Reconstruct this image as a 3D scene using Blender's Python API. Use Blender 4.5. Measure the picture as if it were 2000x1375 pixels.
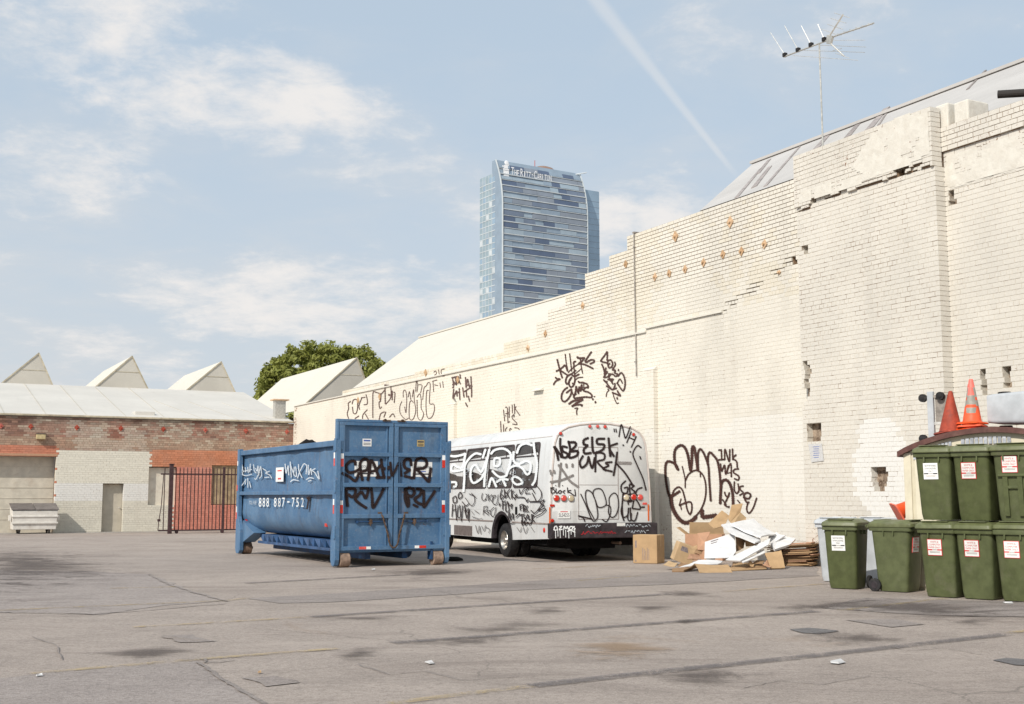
import bpy, bmesh, math, random
import numpy as np
from mathutils import Vector, Matrix

# ------------------------------------------------------------------ clear
for o in list(bpy.data.objects): bpy.data.objects.remove(o, do_unlink=True)
scene = bpy.context.scene
COL = scene.collection
random.seed(7); RNG = np.random.default_rng(11)

# ------------------------------------------------------------------ camera
FPX = 2400.0; HZ = 970.0; CAMH = 1.45
TH = math.atan((HZ - 687.5) / FPX)
cam_d = bpy.data.cameras.new('camera'); cam = bpy.data.objects.new('camera', cam_d); COL.objects.link(cam)
cam.location = (0, 0, CAMH); cam.rotation_euler = (math.radians(90) + TH, 0, 0)
cam_d.sensor_fit = 'HORIZONTAL'; cam_d.sensor_width = 36.0; cam_d.lens = 36.0 * FPX / 2000.0
cam_d.clip_start = 0.1; cam_d.clip_end = 6000.0
scene.camera = cam

# photo geometry: a pixel of the 2000x1375 photograph seen from the camera, met with a real plane
CF = np.array([0, math.cos(TH), math.sin(TH)]); CU = np.array([0, -math.sin(TH), math.cos(TH)]); CR = np.array([1., 0, 0])
CC = np.array([0, 0, CAMH])
def ray(x, y): return CF * FPX + CR * (x - 1000.) + CU * (687.5 - y)
def gnd(x, y, z=0.0):
    d = ray(x, y); return CC + d * ((z - CAMH) / d[2])
def onp(x, y, p, n):
    d = ray(x, y); return CC + d * (np.dot(np.asarray(p) - CC, n) / np.dot(d, n))
def atY(x, y, Y):
    d = ray(x, y); return CC + d * (Y / d[1])
def proj(P):
    v = np.asarray(P, float) - CC; w = v @ CF; return 1000 + FPX * (v @ CR) / w, 687.5 - FPX * (v @ CU) / w

# ------------------------------------------------------------------ sun, sky, exposure
SUN_EL = math.radians(37)
SH = np.array([-.566, -.824]); SH /= np.linalg.norm(SH)          # towards the sun, on the ground
sun_d = bpy.data.lights.new('sun', 'SUN'); sun_d.energy = 3.75; sun_d.angle = math.radians(0.53); sun_d.color = (1.0, .945, .855)
sun = bpy.data.objects.new('sun', sun_d); COL.objects.link(sun)
sv = Vector((SH[0] * math.cos(SUN_EL), SH[1] * math.cos(SUN_EL), math.sin(SUN_EL)))
sun.rotation_euler = sv.to_track_quat('Z', 'Y').to_euler(); sun.location = (-20, -40, 40)

world = bpy.data.worlds.new('World'); scene.world = world; world.use_nodes = True
def build_world():
    nt = world.node_tree; N = nt.nodes; L = nt.links; N.clear()
    out = N.new('ShaderNodeOutputWorld'); bg = N.new('ShaderNodeBackground'); bg.inputs['Strength'].default_value = 0.105
    L.new(bg.outputs[0], out.inputs[0])
    sky = N.new('ShaderNodeTexSky'); sky.sky_type = 'NISHITA'; sky.sun_disc = False
    sky.sun_elevation = SUN_EL; sky.sun_rotation = math.atan2(SH[0], SH[1])
    sky.air_density = 1.0; sky.dust_density = 1.6; sky.ozone_density = 1.4; sky.altitude = 80
    tc = N.new('ShaderNodeTexCoord'); DIR = tc.outputs['Generated']
    def math_(op, a, b=None, c=None, clamp=False):
        n = N.new('ShaderNodeMath'); n.operation = op; n.use_clamp = clamp
        for i, v in enumerate((a, b, c)):
            if v is None: continue
            if isinstance(v, (int, float)): n.inputs[i].default_value = v
            else: L.new(v, n.inputs[i])
        return n.outputs[0]
    def vm(op, a, b=None):
        n = N.new('ShaderNodeVectorMath'); n.operation = op
        for i, v in enumerate((a, b)):
            if v is None: continue
            if isinstance(v, (tuple, list)): n.inputs[i].default_value = v
            else: L.new(v, n.inputs[i])
        return n
    def mr(v, a, b, c=0., d=1.):
        n = N.new('ShaderNodeMapRange'); n.interpolation_type = 'SMOOTHSTEP'
        L.new(v, n.inputs[0])
        for i, q in enumerate((a, b, c, d)): n.inputs[1 + i].default_value = q
        return n.outputs[0]
    sep = N.new('ShaderNodeSeparateXYZ'); L.new(DIR, sep.inputs[0])
    # flattened dome coordinates, so that clouds shrink towards the horizon
    inv = math_('DIVIDE', 1.0, math_('ADD', math_('MAXIMUM', sep.outputs[2], 0.0), 0.22))
    pv = vm('SCALE', DIR).outputs[0]; pv.node.operation = 'SCALE'; L.new(inv, pv.node.inputs['Scale'])
    def noise(scale, det, rough, off=(0, 0, 0), vec=None):
        m = N.new('ShaderNodeMapping'); m.inputs['Location'].default_value = off; m.inputs['Scale'].default_value = (1, 1, 1.6)
        L.new(vec or pv, m.inputs[0])
        n = N.new('ShaderNodeTexNoise'); n.inputs['Scale'].default_value = scale; n.inputs['Detail'].default_value = det
        n.inputs['Roughness'].default_value = rough; n.inputs['Distortion'].default_value = 0.25
        L.new(m.outputs[0], n.inputs['Vector']); return n.outputs['Fac']
    n1 = noise(3.2, 7, .60, (9.7, 6.1, 1.1)); n2 = noise(11., 8, .66, (8.1, 2.2, 5.0))
    body = math_('ADD', math_('MULTIPLY', n1, .62), math_('MULTIPLY', n2, .38))
    # cumulus banks where the photograph shows them
    blobs = [((320, 150), .085, .028, .52), ((540, 200), .075, .028, .50), ((400, 160), .085, .030, .45), ((230, 125), .05, .018, .32), ((640, 195), .04, .02, .25), ((190, 35), .05, .015, .22), ((1215, 440), .05, .022, .40), ((860, 570), .07, .02, .22), ((150, 335), .055, .022, .45), ((1235, 450), .075, .030, .52),
             ((700, 590), .125, .036, .46), ((480, 640), .12, .03, .34), ((300, 10), .15, .018, .42), ((980, 470), .12, .03, .14), ((350, 735), .07, .018, .26), ((1160, 110), .05, .02, .16)]
    acc = None
    for (px, py), rx, rz, w in blobs:
        d = ray(px, py); d = d / np.linalg.norm(d)
        df = vm('SUBTRACT', DIR, tuple(d)).outputs[0]
        sc = vm('MULTIPLY', df, (1 / rx, 1 / .3, 1 / rz)).outputs[0]
        ln = vm('LENGTH', sc).outputs['Value']
        m = mr(ln, 0.0, 1.75, w, 0.0)
        acc = m if acc is None else math_('ADD', acc, m)
    acc = math_('MINIMUM', acc, .62)
    dens = math_('ADD', math_('MULTIPLY', math_('SUBTRACT', body, .5), 3.6), math_('MULTIPLY', acc, .95))
    cmask = mr(dens, .11, .94, 0., .88)
    haze = mr(sep.outputs[2], .0, .36, .62, .0)
    veil = math_('MULTIPLY', mr(n1, .35, .70), .30)
    # contrail
    a = ray(1165, 0); b = ray(1440, 345); a /= np.linalg.norm(a); b /= np.linalg.norm(b)
    nn = np.cross(a, b); nn /= np.linalg.norm(nn); along = (b - a) / np.linalg.norm(b - a)
    dt = math_('ABSOLUTE', vm('DOT_PRODUCT', DIR, tuple(nn)).outputs['Value'])
    t = vm('DOT_PRODUCT', vm('SUBTRACT', DIR, tuple(a)).outputs[0], tuple(along)).outputs['Value']
    width = math_('ADD', .0058, math_('MULTIPLY', n2, .004))
    width = math_('MULTIPLY', width, mr(t, -.02, .17, 1.15, .45))
    tr = mr(math_('DIVIDE', dt, width), .15, 1.0, .38, 0.)
    tr = math_('MULTIPLY', tr, mr(t, .150, .185, 1., 0.))
    tr = math_('MULTIPLY', tr, mr(sep.outputs[1], .0, .3))
    def mix(fac, A, B):
        n = N.new('ShaderNodeMix'); n.data_type = 'RGBA'
        L.new(fac, n.inputs[0])
        for v, i in ((A, 6), (B, 7)):
            if isinstance(v, tuple): n.inputs[i].default_value = v
            else: L.new(v, n.inputs[i])
        return n.outputs[2]
    HZC = (6.1, 6.25, 6.4, 1); CLC = (8.0, 7.7, 7.45, 1)
    desat = mix(math_('ADD', .80, 0.0), sky.outputs[0], (5.05, 6.05, 7.05, 1))
    c = mix(math_('ADD', haze, veil, clamp=True), desat, HZC)
    c = mix(cmask, c, CLC)
    c = mix(tr, c, (7.2, 7.2, 7.2, 1))
    L.new(c, bg.inputs['Color'])
build_world()
vs = scene.view_settings
vs.view_transform = 'Standard'; vs.look = 'None'; vs.gamma = 1.0; vs.use_curve_mapping = False; vs.exposure = 0.10
scene.render.engine = 'CYCLES'
scene.cycles.max_bounces = 6; scene.cycles.diffuse_bounces = 3; scene.cycles.glossy_bounces = 3
scene.cycles.transmission_bounces = 4

# ------------------------------------------------------------------ frames of the place
AL = math.radians(27.5)
WD = np.array([-math.sin(AL), math.cos(AL), 0]); WE = np.array([math.cos(AL), math.sin(AL), 0])
W0 = gnd(1590, 1103); NW = -WE                                   # white wall: x = along (away), y = out of the wall
WALL_END = 36.9
B0 = W0 + WD * WALL_END
_d = ray(0, 970); _d = _d / _d[1]
_t = np.dot(B0 - np.array([0, 0, 0]), WD) / np.dot(np.array([_d[0], 1, 0]), WD)
B0 = np.array([_d[0] * _t, _t, 0])                                # back building: x = along (right), y = away
WALL_ROT = math.radians(117.5); BLD_ROT = AL
def wall_sz(x, y, off=0.0):
    P = onp(x, y, W0 + NW * off, NW); return float((P - W0) @ WD), float(P[2])
def bld_xz(x, y, dy=0.0):
    P = onp(x, y, B0 + WD * dy, WD); return float((P - B0) @ WE), float(P[2])

# ------------------------------------------------------------------ helpers
def tag(o, label=None, cat=None, group=None, kind=None):
    if label: o['label'] = label
    if cat: o['category'] = cat
    if group: o['group'] = group
    if kind: o['kind'] = kind
    return o
def thing(name, label, cat, loc=(0, 0, 0), rz=0.0, group=None):
    o = bpy.data.objects.new(name, None); COL.objects.link(o)
    o.location = tuple(loc); o.rotation_euler = (0, 0, rz); o.empty_display_size = .2
    return tag(o, label, cat, group)
def T(loc=(0, 0, 0), rot=(0, 0, 0)):
    from mathutils import Euler
    return Matrix.Translation(Vector(loc)) @ Euler(rot).to_matrix().to_4x4()

class MB:
    def __init__(s): s.v = []; s.f = []; s.m = []; s.mats = []
    def mi(s, mat):
        if mat is None: return 0
        if mat not in s.mats: s.mats.append(mat)
        return s.mats.index(mat)
    def add(s, vs_, fs, mat=None, M=None):
        b = len(s.v); k = s.mi(mat)
        for p in vs_:
            p = Vector(p); s.v.append(tuple(M @ p) if M is not None else tuple(p))
        for f in fs: s.f.append(tuple(b + i for i in f)); s.m.append(k)
        return s
    def box(s, a, b, mat=None, M=None):
        x0, y0, z0 = a; x1, y1, z1 = b
        return s.add([(x0, y0, z0), (x1, y0, z0), (x1, y1, z0), (x0, y1, z0), (x0, y0, z1), (x1, y0, z1), (x1, y1, z1), (x0, y1, z1)],
                     [(0, 3, 2, 1), (4, 5, 6, 7), (0, 1, 5, 4), (1, 2, 6, 5), (2, 3, 7, 6), (3, 0, 4, 7)], mat, M)
    def hull8(s, bot, top, mat=None, M=None):
        return s.add(list(bot) + list(top), [(3, 2, 1, 0), (4, 5, 6, 7), (0, 1, 5, 4), (1, 2, 6, 5), (2, 3, 7, 6), (3, 0, 4, 7)], mat, M)
    def prism(s, poly, h0, h1, axis='y', mat=None, M=None):
        n = len(poly)
        def P(p, h): return (p[0], h, p[1]) if axis == 'y' else ((h, p[0], p[1]) if axis == 'x' else (p[0], p[1], h))
        vs_ = [P(p, h0) for p in poly] + [P(p, h1) for p in poly]
        fs = [tuple(range(n)), tuple(range(2 * n - 1, n - 1, -1))] + [(i, n + i, n + (i + 1) % n, (i + 1) % n) for i in range(n)]
        return s.add(vs_, fs, mat, M)
    def cyl(s, p, q, r0, r1=None, n=16, mat=None, M=None, cap=True):
        r1 = r0 if r1 is None else r1
        p = Vector(p); q = Vector(q); d = (q - p).normalized()
        u = d.orthogonal().normalized(); w = d.cross(u)
        vs_ = []
        for c, r in ((p, r0), (q, r1)):
            for i in range(n):
                a = 2 * math.pi * i / n; vs_.append(c + (u * math.cos(a) + w * math.sin(a)) * r)
        fs = [(i, (i + 1) % n, n + (i + 1) % n, n + i) for i in range(n)]
        if cap: fs += [tuple(range(n - 1, -1, -1)), tuple(range(n, 2 * n))]
        return s.add(vs_, fs, mat, M)
    def lathe(s, prof, n=24, mat=None, M=None):   # prof: (r, h) about local z
        vs_ = []; fs = []
        for r, h in prof:
            for i in range(n):
                a = 2 * math.pi * i / n; vs_.append((r * math.cos(a), r * math.sin(a), h))
        for k in range(len(prof) - 1):
            for i in range(n):
                fs.append((k * n + i, k * n + (i + 1) % n, (k + 1) * n + (i + 1) % n, (k + 1) * n + i))
        return s.add(vs_, fs, mat, M)
    def tube(s, pts, r, n=8, mat=None, M=None):
        for a, b in zip(pts[:-1], pts[1:]): s.cyl(a, b, r, r, n, mat, M)
        return s
    def build(s, name, mat=None, parent=None, smooth=False, bevel=0.0, kind=None, label=None, seg=2):
        me = bpy.data.meshes.new(name); me.from_pydata(s.v, [], s.f)
        mats = s.mats if s.mats else []
        if mat is not None and not mats: mats = [mat]
        for m in mats: me.materials.append(m)
        if len(mats) > 1: me.polygons.foreach_set('material_index', s.m)
        bm = bmesh.new(); bm.from_mesh(me); bmesh.ops.recalc_face_normals(bm, faces=bm.faces); bm.to_mesh(me); bm.free()
        o = bpy.data.objects.new(name, me); COL.objects.link(o)
        if parent is not None: o.parent = parent
        if smooth: me.polygons.foreach_set('use_smooth', [True] * len(me.polygons))
        if smooth == 'auto':
            me.polygons.foreach_set('use_smooth', [True] * len(me.polygons))
            me.set_sharp_from_angle(angle=math.radians(38))
        if bevel:
            b = o.modifiers.new('edge', 'BEVEL'); b.width = bevel; b.segments = seg; b.limit_method = 'ANGLE'; b.angle_limit = math.radians(35)
            b.harden_normals = False
        if kind: o['kind'] = kind
        if label: o['label'] = label
        return o
def copy_tree(o, parent=None):
    c = o.copy(); COL.objects.link(c); c.parent = parent
    for ch in [q for q in o.children]: copy_tree(ch, c)
    return c

# ------------------------------------------------------------------ materials
class NT:
    def __init__(s, name):
        s.m = bpy.data.materials.new(name); s.m.use_nodes = True; s.t = s.m.node_tree
        s.N = s.t.nodes; s.L = s.t.links; s.b = s.N['Principled BSDF']
        s.tc = s.N.new('ShaderNodeTexCoord')
    def set(s, sock, v):
        if isinstance(v, bpy.types.NodeSocket): s.L.new(v, sock)
        else: sock.default_value = v
    def noise(s, scale, det=4, rough=.55, dist=0., vec=None, stretch=None, out='Fac', loc=(0, 0, 0)):
        n = s.N.new('ShaderNodeTexNoise'); n.inputs['Scale'].default_value = scale; n.inputs['Detail'].default_value = det
        n.inputs['Roughness'].default_value = rough; n.inputs['Distortion'].default_value = dist
        v = vec or s.tc.outputs['Object']
        if stretch or any(loc):
            m = s.N.new('ShaderNodeMapping'); m.inputs['Scale'].default_value = stretch or (1, 1, 1); m.inputs['Location'].default_value = loc
            s.L.new(v, m.inputs[0]); v = m.outputs[0]
        s.L.new(v, n.inputs['Vector']); return n.outputs[out]
    def math(s, op, a, b=None, clamp=False):
        n = s.N.new('ShaderNodeMath'); n.operation = op; n.use_clamp = clamp
        s.set(n.inputs[0], a)
        if b is not None: s.set(n.inputs[1], b)
        return n.outputs[0]
    def mr(s, v, a, b, c=0., d=1., smooth=True):
        n = s.N.new('ShaderNodeMapRange'); n.interpolation_type = 'SMOOTHSTEP' if smooth else 'LINEAR'
        s.L.new(v, n.inputs[0])
        for i, q in enumerate((a, b, c, d)): n.inputs[1 + i].default_value = q
        return n.outputs[0]
    def mix(s, fac, A, B, mode='MIX'):
        n = s.N.new('ShaderNodeMix'); n.data_type = 'RGBA'; n.blend_type = mode
        s.set(n.inputs[0], fac); s.set(n.inputs[6], A if not isinstance(A, tuple) else (*A[:3], 1)); s.set(n.inputs[7], B if not isinstance(B, tuple) else (*B[:3], 1))
        return n.outputs[2]
    def bump(s, h, strength=.3, dist=.01):
        n = s.N.new('ShaderNodeBump'); n.inputs['Strength'].default_value = strength; n.inputs['Distance'].default_value = dist
        s.L.new(h, n.inputs['Height']); s.L.new(n.outputs[0], s.b.inputs['Normal'])
    def attr(s, name='Col'):
        n = s.N.new('ShaderNodeAttribute'); n.attribute_name = name; return n
    def done(s, col, rough=.7, metal=0., spec=.4):
        s.set(s.b.inputs['Base Color'], col if not isinstance(col, tuple) else (*col[:3], 1)); s.set(s.b.inputs['Roughness'], rough); s.set(s.b.inputs['Metallic'], metal)
        s.b.inputs['Specular IOR Level'].default_value = spec
        return s.m

def simple(name, col, rough=.7, metal=0., var=.15, scale=6., spec=.4, dirt=None, dscale=2.5, damt=.5, bump=0., bscale=60.):
    t = NT(name)
    oi = t.N.new('ShaderNodeObjectInfo'); ad = t.N.new('ShaderNodeVectorMath'); ad.operation = 'MULTIPLY_ADD'; t.L.new(oi.outputs['Random'], ad.inputs[0]); ad.inputs[1].default_value = (31., 17., 23.); t.L.new(t.tc.outputs['Object'], ad.inputs[2]); VV = ad.outputs[0]
    n = t.noise(scale, 5, .6, vec=VV)
    lo = tuple(c * (1 - var) for c in col); hi = tuple(min(1, c * (1 + var)) for c in col)
    c = t.mix(t.mr(n, .3, .7), lo, hi)
    if dirt:
        c = t.mix(t.math('MULTIPLY', t.mr(t.noise(dscale, 8, .68, .4, loc=(4, 2, 9), vec=VV), .52, .72), damt), c, dirt)
    hv = t.N.new('ShaderNodeHueSaturation'); t.L.new(t.mr(oi.outputs['Random'], 0., 1., .86, 1.14, False), hv.inputs['Value']); t.L.new(t.mr(oi.outputs['Random'], 0., 1., 1.08, .90, False), hv.inputs['Saturation']); t.L.new(c, hv.inputs['Color']); c = hv.outputs[0]
    if bump: t.bump(t.noise(bscale, 3, .6), bump, .006)
    return t.done(c, t.mr(n, .2, .8, max(.05, rough - .08), min(1, rough + .08)), metal, spec)

def brick_paint(name):
    t = NT(name); a = t.attr('Col')
    col = a.outputs['Color']; fl = a.outputs['Alpha']
    fine = t.noise(24, 6, .65); big = t.noise(.55, 5, .6, .3)
    c = t.mix(t.mr(fine, .25, .8, 0., .16), col, (.30, .24, .18), 'MULTIPLY')
    c = t.mix(t.mr(big, .42, .70, 0., .13), c, (.58, .53, .45)); c = t.mix(t.mr(t.noise(4.5, 7, .72, .5, loc=(7, 7, 7)), .58, .74, 0., .20), c, (.44, .37, .29))
    streak = t.noise(3.2, 5, .6, 0., stretch=(1, 1, .12))
    c = t.mix(t.mr(streak, .54, .76, 0., .17), c, (.46, .39, .31))
    f = t.noise(17, 6, .7, .5, loc=(2, 5, 1))
    m = t.math('GREATER_THAN', t.math('ADD', f, t.math('MULTIPLY', fl, .42)), .74)
    exp = t.mix(t.noise(9, 3, .6), (.20, .085, .055), (.33, .21, .15))
    c = t.mix(m, c, exp)
    t.bump(t.math('SUBTRACT', fine, t.math('MULTIPLY', m, .6)), .35, .008)
    return t.done(c, .82, 0., .25)
M = {}
M['brick'] = brick_paint('painted_brick')
def mortar_mat():
    t = NT('painted_mortar'); a = t.attr('Col')
    n = t.noise(5.5, 6, .65, .2); n2 = t.noise(30, 4, .6)
    dark = t.mix(n2, (.15, .095, .06), (.34, .24, .16))
    m = t.mr(t.math('ADD', n, t.math('MULTIPLY', t.math('SUBTRACT', a.outputs['Alpha'], .5), 1.0)), .42, .62)
    c = t.mix(m, a.outputs['Color'], dark)
    t.bump(n2, .5, .01)
    return t.done(c, .92, 0., .15)
M['mortar'] = mortar_mat()
def rubble_mat():
    t = NT('rubble_core'); n = t.noise(7, 6, .7, .6)
    c = t.mix(t.mr(n, .35, .65), (.10, .065, .045), (.42, .33, .25)); t.bump(n, 1.0, .06)
    return t.done(c, .95, 0., .1)
M['rubble'] = rubble_mat()
def plaster_mat():
    t = NT('lime_plaster'); n = t.noise(6, 7, .7, .4); n2 = t.noise(40, 4, .6)
    c = t.mix(t.mr(n, .3, .75), (.71, .68, .61), (.62, .58, .51)); c = t.mix(t.mr(t.noise(13, 6, .75, .6), .66, .74), c, (.30, .22, .17))
    t.bump(t.math('ADD', n, t.math('MULTIPLY', n2, .3)), .5, .02)
    return t.done(c, .9, 0., .2)
M['plaster'] = plaster_mat()
def asphalt_mat(name, a, b, seed=0, stain=.5, crack=True):
    t = NT(name)
    big = t.noise(.16, 6, .6, .4, loc=(seed, 3, 0)); mid = t.noise(1.1, 7, .68, .5, loc=(seed, 1, 0)); fine = t.noise(55, 4, .7); grit = t.noise(160, 2, .5)
    c = t.mix(t.mr(big, .3, .7), a, b)
    c = t.mix(t.mr(mid, .40, .70, 0., .42), c, tuple(q * .62 for q in a))
    c = t.mix(t.mr(fine, .40, .64, 0., .50), c, tuple(min(1, q * 1.45) for q in b)); peb = t.noise(15, 7, .85); c = t.mix(t.mr(peb, .46, .62, 0., .52), c, tuple(q * .55 for q in a))
    c = t.mix(t.mr(grit, .58, .68, 0., .45), c, tuple(q * .38 for q in a))
    st = t.noise(.42, 8, .72, 1.0, stretch=(.45, 1.6, 1), loc=(seed + 7, 2, 0))
    c = t.mix(t.mr(st, .50, .70, 0., stain * 1.25), c, (.150, .120, .104)); st4 = t.noise(.95, 9, .78, 1.4, stretch=(.5, 1.5, 1), loc=(seed + 41, 4, 0)); c = t.mix(t.mr(st4, .53, .66, 0., .26), c, tuple(q * .66 for q in a)); spk = t.noise(9, 6, .8, .3); c = t.mix(t.mr(spk, .58, .72, 0., .38), c, tuple(q * .42 for q in a))
    st2 = t.noise(.8, 8, .74, .8, stretch=(.30, 1.5, 1), loc=(seed + 31, 5, 0)); c = t.mix(t.mr(st2, .54, .66, 0., .30), c, tuple(min(1, q * 1.22) for q in b)); st3 = t.noise(2.2, 6, .7, .6, stretch=(.35, 1.4, 1), loc=(seed + 3, 8, 0)); c = t.mix(t.mr(st3, .58, .72, 0., .35), c, tuple(q * .5 for q in a))
    rust = t.noise(.30, 7, .7, .7, loc=(seed + 21, 9, 0))
    c = t.mix(t.mr(rust, .62, .76, 0., .35), c, (.26, .17, .10))
    if crack:
        w = t.N.new('ShaderNodeTexVoronoi'); w.feature = 'DISTANCE_TO_EDGE'; w.inputs['Scale'].default_value = .33
        mp = t.N.new('ShaderNodeMix'); mp.data_type = 'VECTOR'; mp.inputs[0].default_value = .22
        t.L.new(t.tc.outputs['Object'], mp.inputs[4]); t.L.new(t.noise(1.8, 6, .7, out='Color'), mp.inputs[5]); t.L.new(mp.outputs[1], w.inputs['Vector'])
        cm = t.math('MULTIPLY', t.math('LESS_THAN', w.outputs['Distance'], .0022), t.mr(t.noise(.5, 3, .5, loc=(9, 9, 9)), .47, .56))
        c = t.mix(t.math('MULTIPLY', cm, .4), c, (.12, .105, .095))
    t.bump(t.math('ADD', t.math('ADD', fine, grit), mid), .7, .012)
    return t.done(c, .93, 0., .2)
M['asphalt'] = asphalt_mat('worn_asphalt', (.338, .286, .252), (.422, .360, .316), 0, .36)
M['asphalt2'] = asphalt_mat('patch_asphalt', (.270, .236, .218), (.335, .292, .268), 5, .4, False)
M['asphalt3'] = asphalt_mat('dark_asphalt', (.150, .142, .142), (.20, .188, .184), 9, .3, False)
M['asphalt4'] = asphalt_mat('mid_asphalt', (.305, .264, .243), (.378, .329, .301), 15, .4, True)
M['concrete'] = asphalt_mat('pale_concrete', (.34, .315, .285), (.42, .39, .35), 3, .35)
def worn_paint(name, col, thr=.5):
    t = NT(name); n = t.noise(6, 7, .75, .4); n2 = t.noise(40, 4, .7)
    m = t.mr(t.math('ADD', t.math('MULTIPLY', n, .65), t.math('MULTIPLY', n2, .35)), thr - .06, thr + .05)
    c = t.mix(m, col, (.36, .333, .315)); return t.done(c, .9, 0., .2)
def line_mat(name, col, thr, amt):
    t = NT(name); n = t.noise(3.5, 8, .78, .5); n2 = t.noise(34, 4, .7); c = t.mix(n2, tuple(q * .8 for q in col), tuple(q * 1.15 for q in col)); t.done(c, .9, 0., .2)
    f = t.math('MULTIPLY', t.mr(t.math('ADD', t.math('MULTIPLY', n, .62), t.math('MULTIPLY', n2, .38)), thr + .09, thr - .06), amt)
    tr = t.N.new('ShaderNodeBsdfTransparent'); mx = t.N.new('ShaderNodeMixShader'); out = t.N['Material Output']
    t.L.new(f, mx.inputs[0]); t.L.new(tr.outputs[0], mx.inputs[1]); t.L.new(t.b.outputs[0], mx.inputs[2]); t.L.new(mx.outputs[0], out.inputs[0]); return t.m
M['yellow'] = line_mat('worn_yellow_paint', (.48, .37, .20), .48, .62)
M['seal'] = line_mat('dark_sealed_line', (.165, .150, .150), .53, .58)
M['stainpaint'] = worn_paint('rust_stain', (.27, .19, .12), .46)

def blue_steel():
    t = NT('weathered_blue_steel')
    big = t.noise(1.3, 6, .62, .4); fine = t.noise(22, 5, .7); st = t.noise(5, 6, .65, .2, stretch=(1, 1, .10))
    c = t.mix(t.mr(big, .3, .72), (.050, .130, .250), (.100, .198, .330))
    c = t.mix(t.mr(fine, .48, .72, 0., .5), c, (.20, .27, .36))
    c = t.mix(t.mr(st, .52, .74, 0., .5), c, (.055, .07, .10)); c = t.mix(t.mr(t.noise(2.6, 7, .7, .6, loc=(8, 1, 4)), .54, .72, 0., .45), c, (.17, .235, .31))
    c = t.mix(t.math('MULTIPLY', t.mr(t.noise(9, 8, .78, .5, loc=(3, 3, 3)), .60, .68), .8), c, (.15, .075, .045)); c = t.mix(t.math('MULTIPLY', t.mr(t.noise(3.4, 7, .72, .2, stretch=(1, 1, .16), loc=(1, 9, 2)), .60, .74), .55), c, (.20, .11, .07))
    geo = t.N.new('ShaderNodeNewGeometry'); sp = t.N.new('ShaderNodeSeparateXYZ'); t.L.new(t.tc.outputs['Object'], sp.inputs[0])
    t.bump(t.math('ADD', big, t.math('MULTIPLY', fine, .15)), .25, .02)
    return t.done(c, t.mr(fine, .2, .8, .42, .62), 0., .45)
M['blue'] = blue_steel()
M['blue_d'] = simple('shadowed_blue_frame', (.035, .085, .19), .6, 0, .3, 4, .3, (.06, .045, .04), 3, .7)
M['rustwheel'] = simple('rusted_steel_wheel', (.27, .185, .135), .65, .2, .3, 12, .4, (.10, .06, .04), 6, .6, .3)
M['chain'] = simple('rusty_chain', (.13, .085, .06), .7, .3, .3, 20)
M['black'] = simple('black_rubber', (.022, .021, .022), .8, 0, .4, 12, .3, (.11, .095, .085), 4, .55)
M['dark'] = simple('dark_underside', (.012, .011, .011), .9, 0, .3, 5, .1)
M['spray'] = simple('dark_spray_paint', (.028, .016, .015), .75, 0, .35, 30, .25)
M['sprayg'] = simple('grey_spray_paint', (.24, .22, .21), .8, 0, .25, 30, .2)
M['spray_thin'] = simple('faded_spray_paint', (.13, .08, .07), .85, 0, .5, 14, .2)
M['spray_brown'] = simple('brown_spray_paint', (.075, .038, .032), .8, 0, .4, 24, .2)
M['sprayw'] = simple('white_spray_paint', (.78, .80, .80), .6, 0, .12, 30, .3)
M['sprayf'] = simple('faded_white_spray', (.56, .61, .66), .7, 0, .3, 20, .3)
M['sprayp'] = simple('pale_blue_spray_paint', (.50, .55, .60), .7, 0, .3, 16, .3)
M['sprayr'] = simple('red_spray_paint', (.42, .05, .06), .7, 0, .3, 16, .3)
M['white'] = simple('white_paint', (.78, .78, .76), .5, 0, .06, 5)
M['red'] = simple('red_reflector', (.62, .045, .03), .25, 0, .1, 10, .6)
M['orange_r'] = simple('orange_reflector', (.75, .16, .04), .3, 0, .1, 10, .6)
M['amber'] = simple('clear_lens', (.55, .47, .32), .2, 0, .1, 10, .6)
def bus_white():
    t = NT('bus_gelcoat'); b = t.noise(.9, 5, .6, .3); st = t.noise(4, 6, .65, .2, stretch=(1, 1, .12)); f = t.noise(40, 4, .6)
    c = t.mix(t.mr(b, .3, .7), (.61, .62, .62), (.71, .71, .70)); c = t.mix(t.mr(st, .50, .76, 0., .42), c, (.38, .36, .33)); c = t.mix(t.mr(t.noise(7, 7, .75, .5, loc=(2, 2, 2)), .58, .72, 0., .30), c, (.30, .27, .25))
    c = t.mix(t.mr(f, .6, .8, 0., .18), c, (.45, .43, .40)); return t.done(c, t.mr(b, .2, .8, .26, .42), 0., .5)
M['bus'] = bus_white()
M['bus_trim'] = simple('bus_pinkish_trim', (.62, .55, .51), .5, 0, .1, 8)
M['bus_line'] = simple('bus_seam', (.30, .25, .23), .7, 0, .2, 8)
M['bumper'] = simple('black_bumper', (.038, .030, .034), .6, 0, .4, 8, .35, (.10, .085, .085), 5, .5)
def glass_dark():
    t = NT('dusty_tinted_glass'); n = t.noise(2.2, 6, .65, .4); c = t.mix(t.mr(n, .35, .72), (.030, .028, .029), (.105, .092, .086))
    return t.done(c, t.mr(n, .3, .7, .12, .40), 0., .32)
M['glass'] = glass_dark()
M['chrome'] = simple('dull_steel_rim', (.50, .47, .43), .35, .85, .2, 10)
M['wframe'] = simple('window_rubber', (.055, .040, .040), .6, 0, .2, 8)
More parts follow.
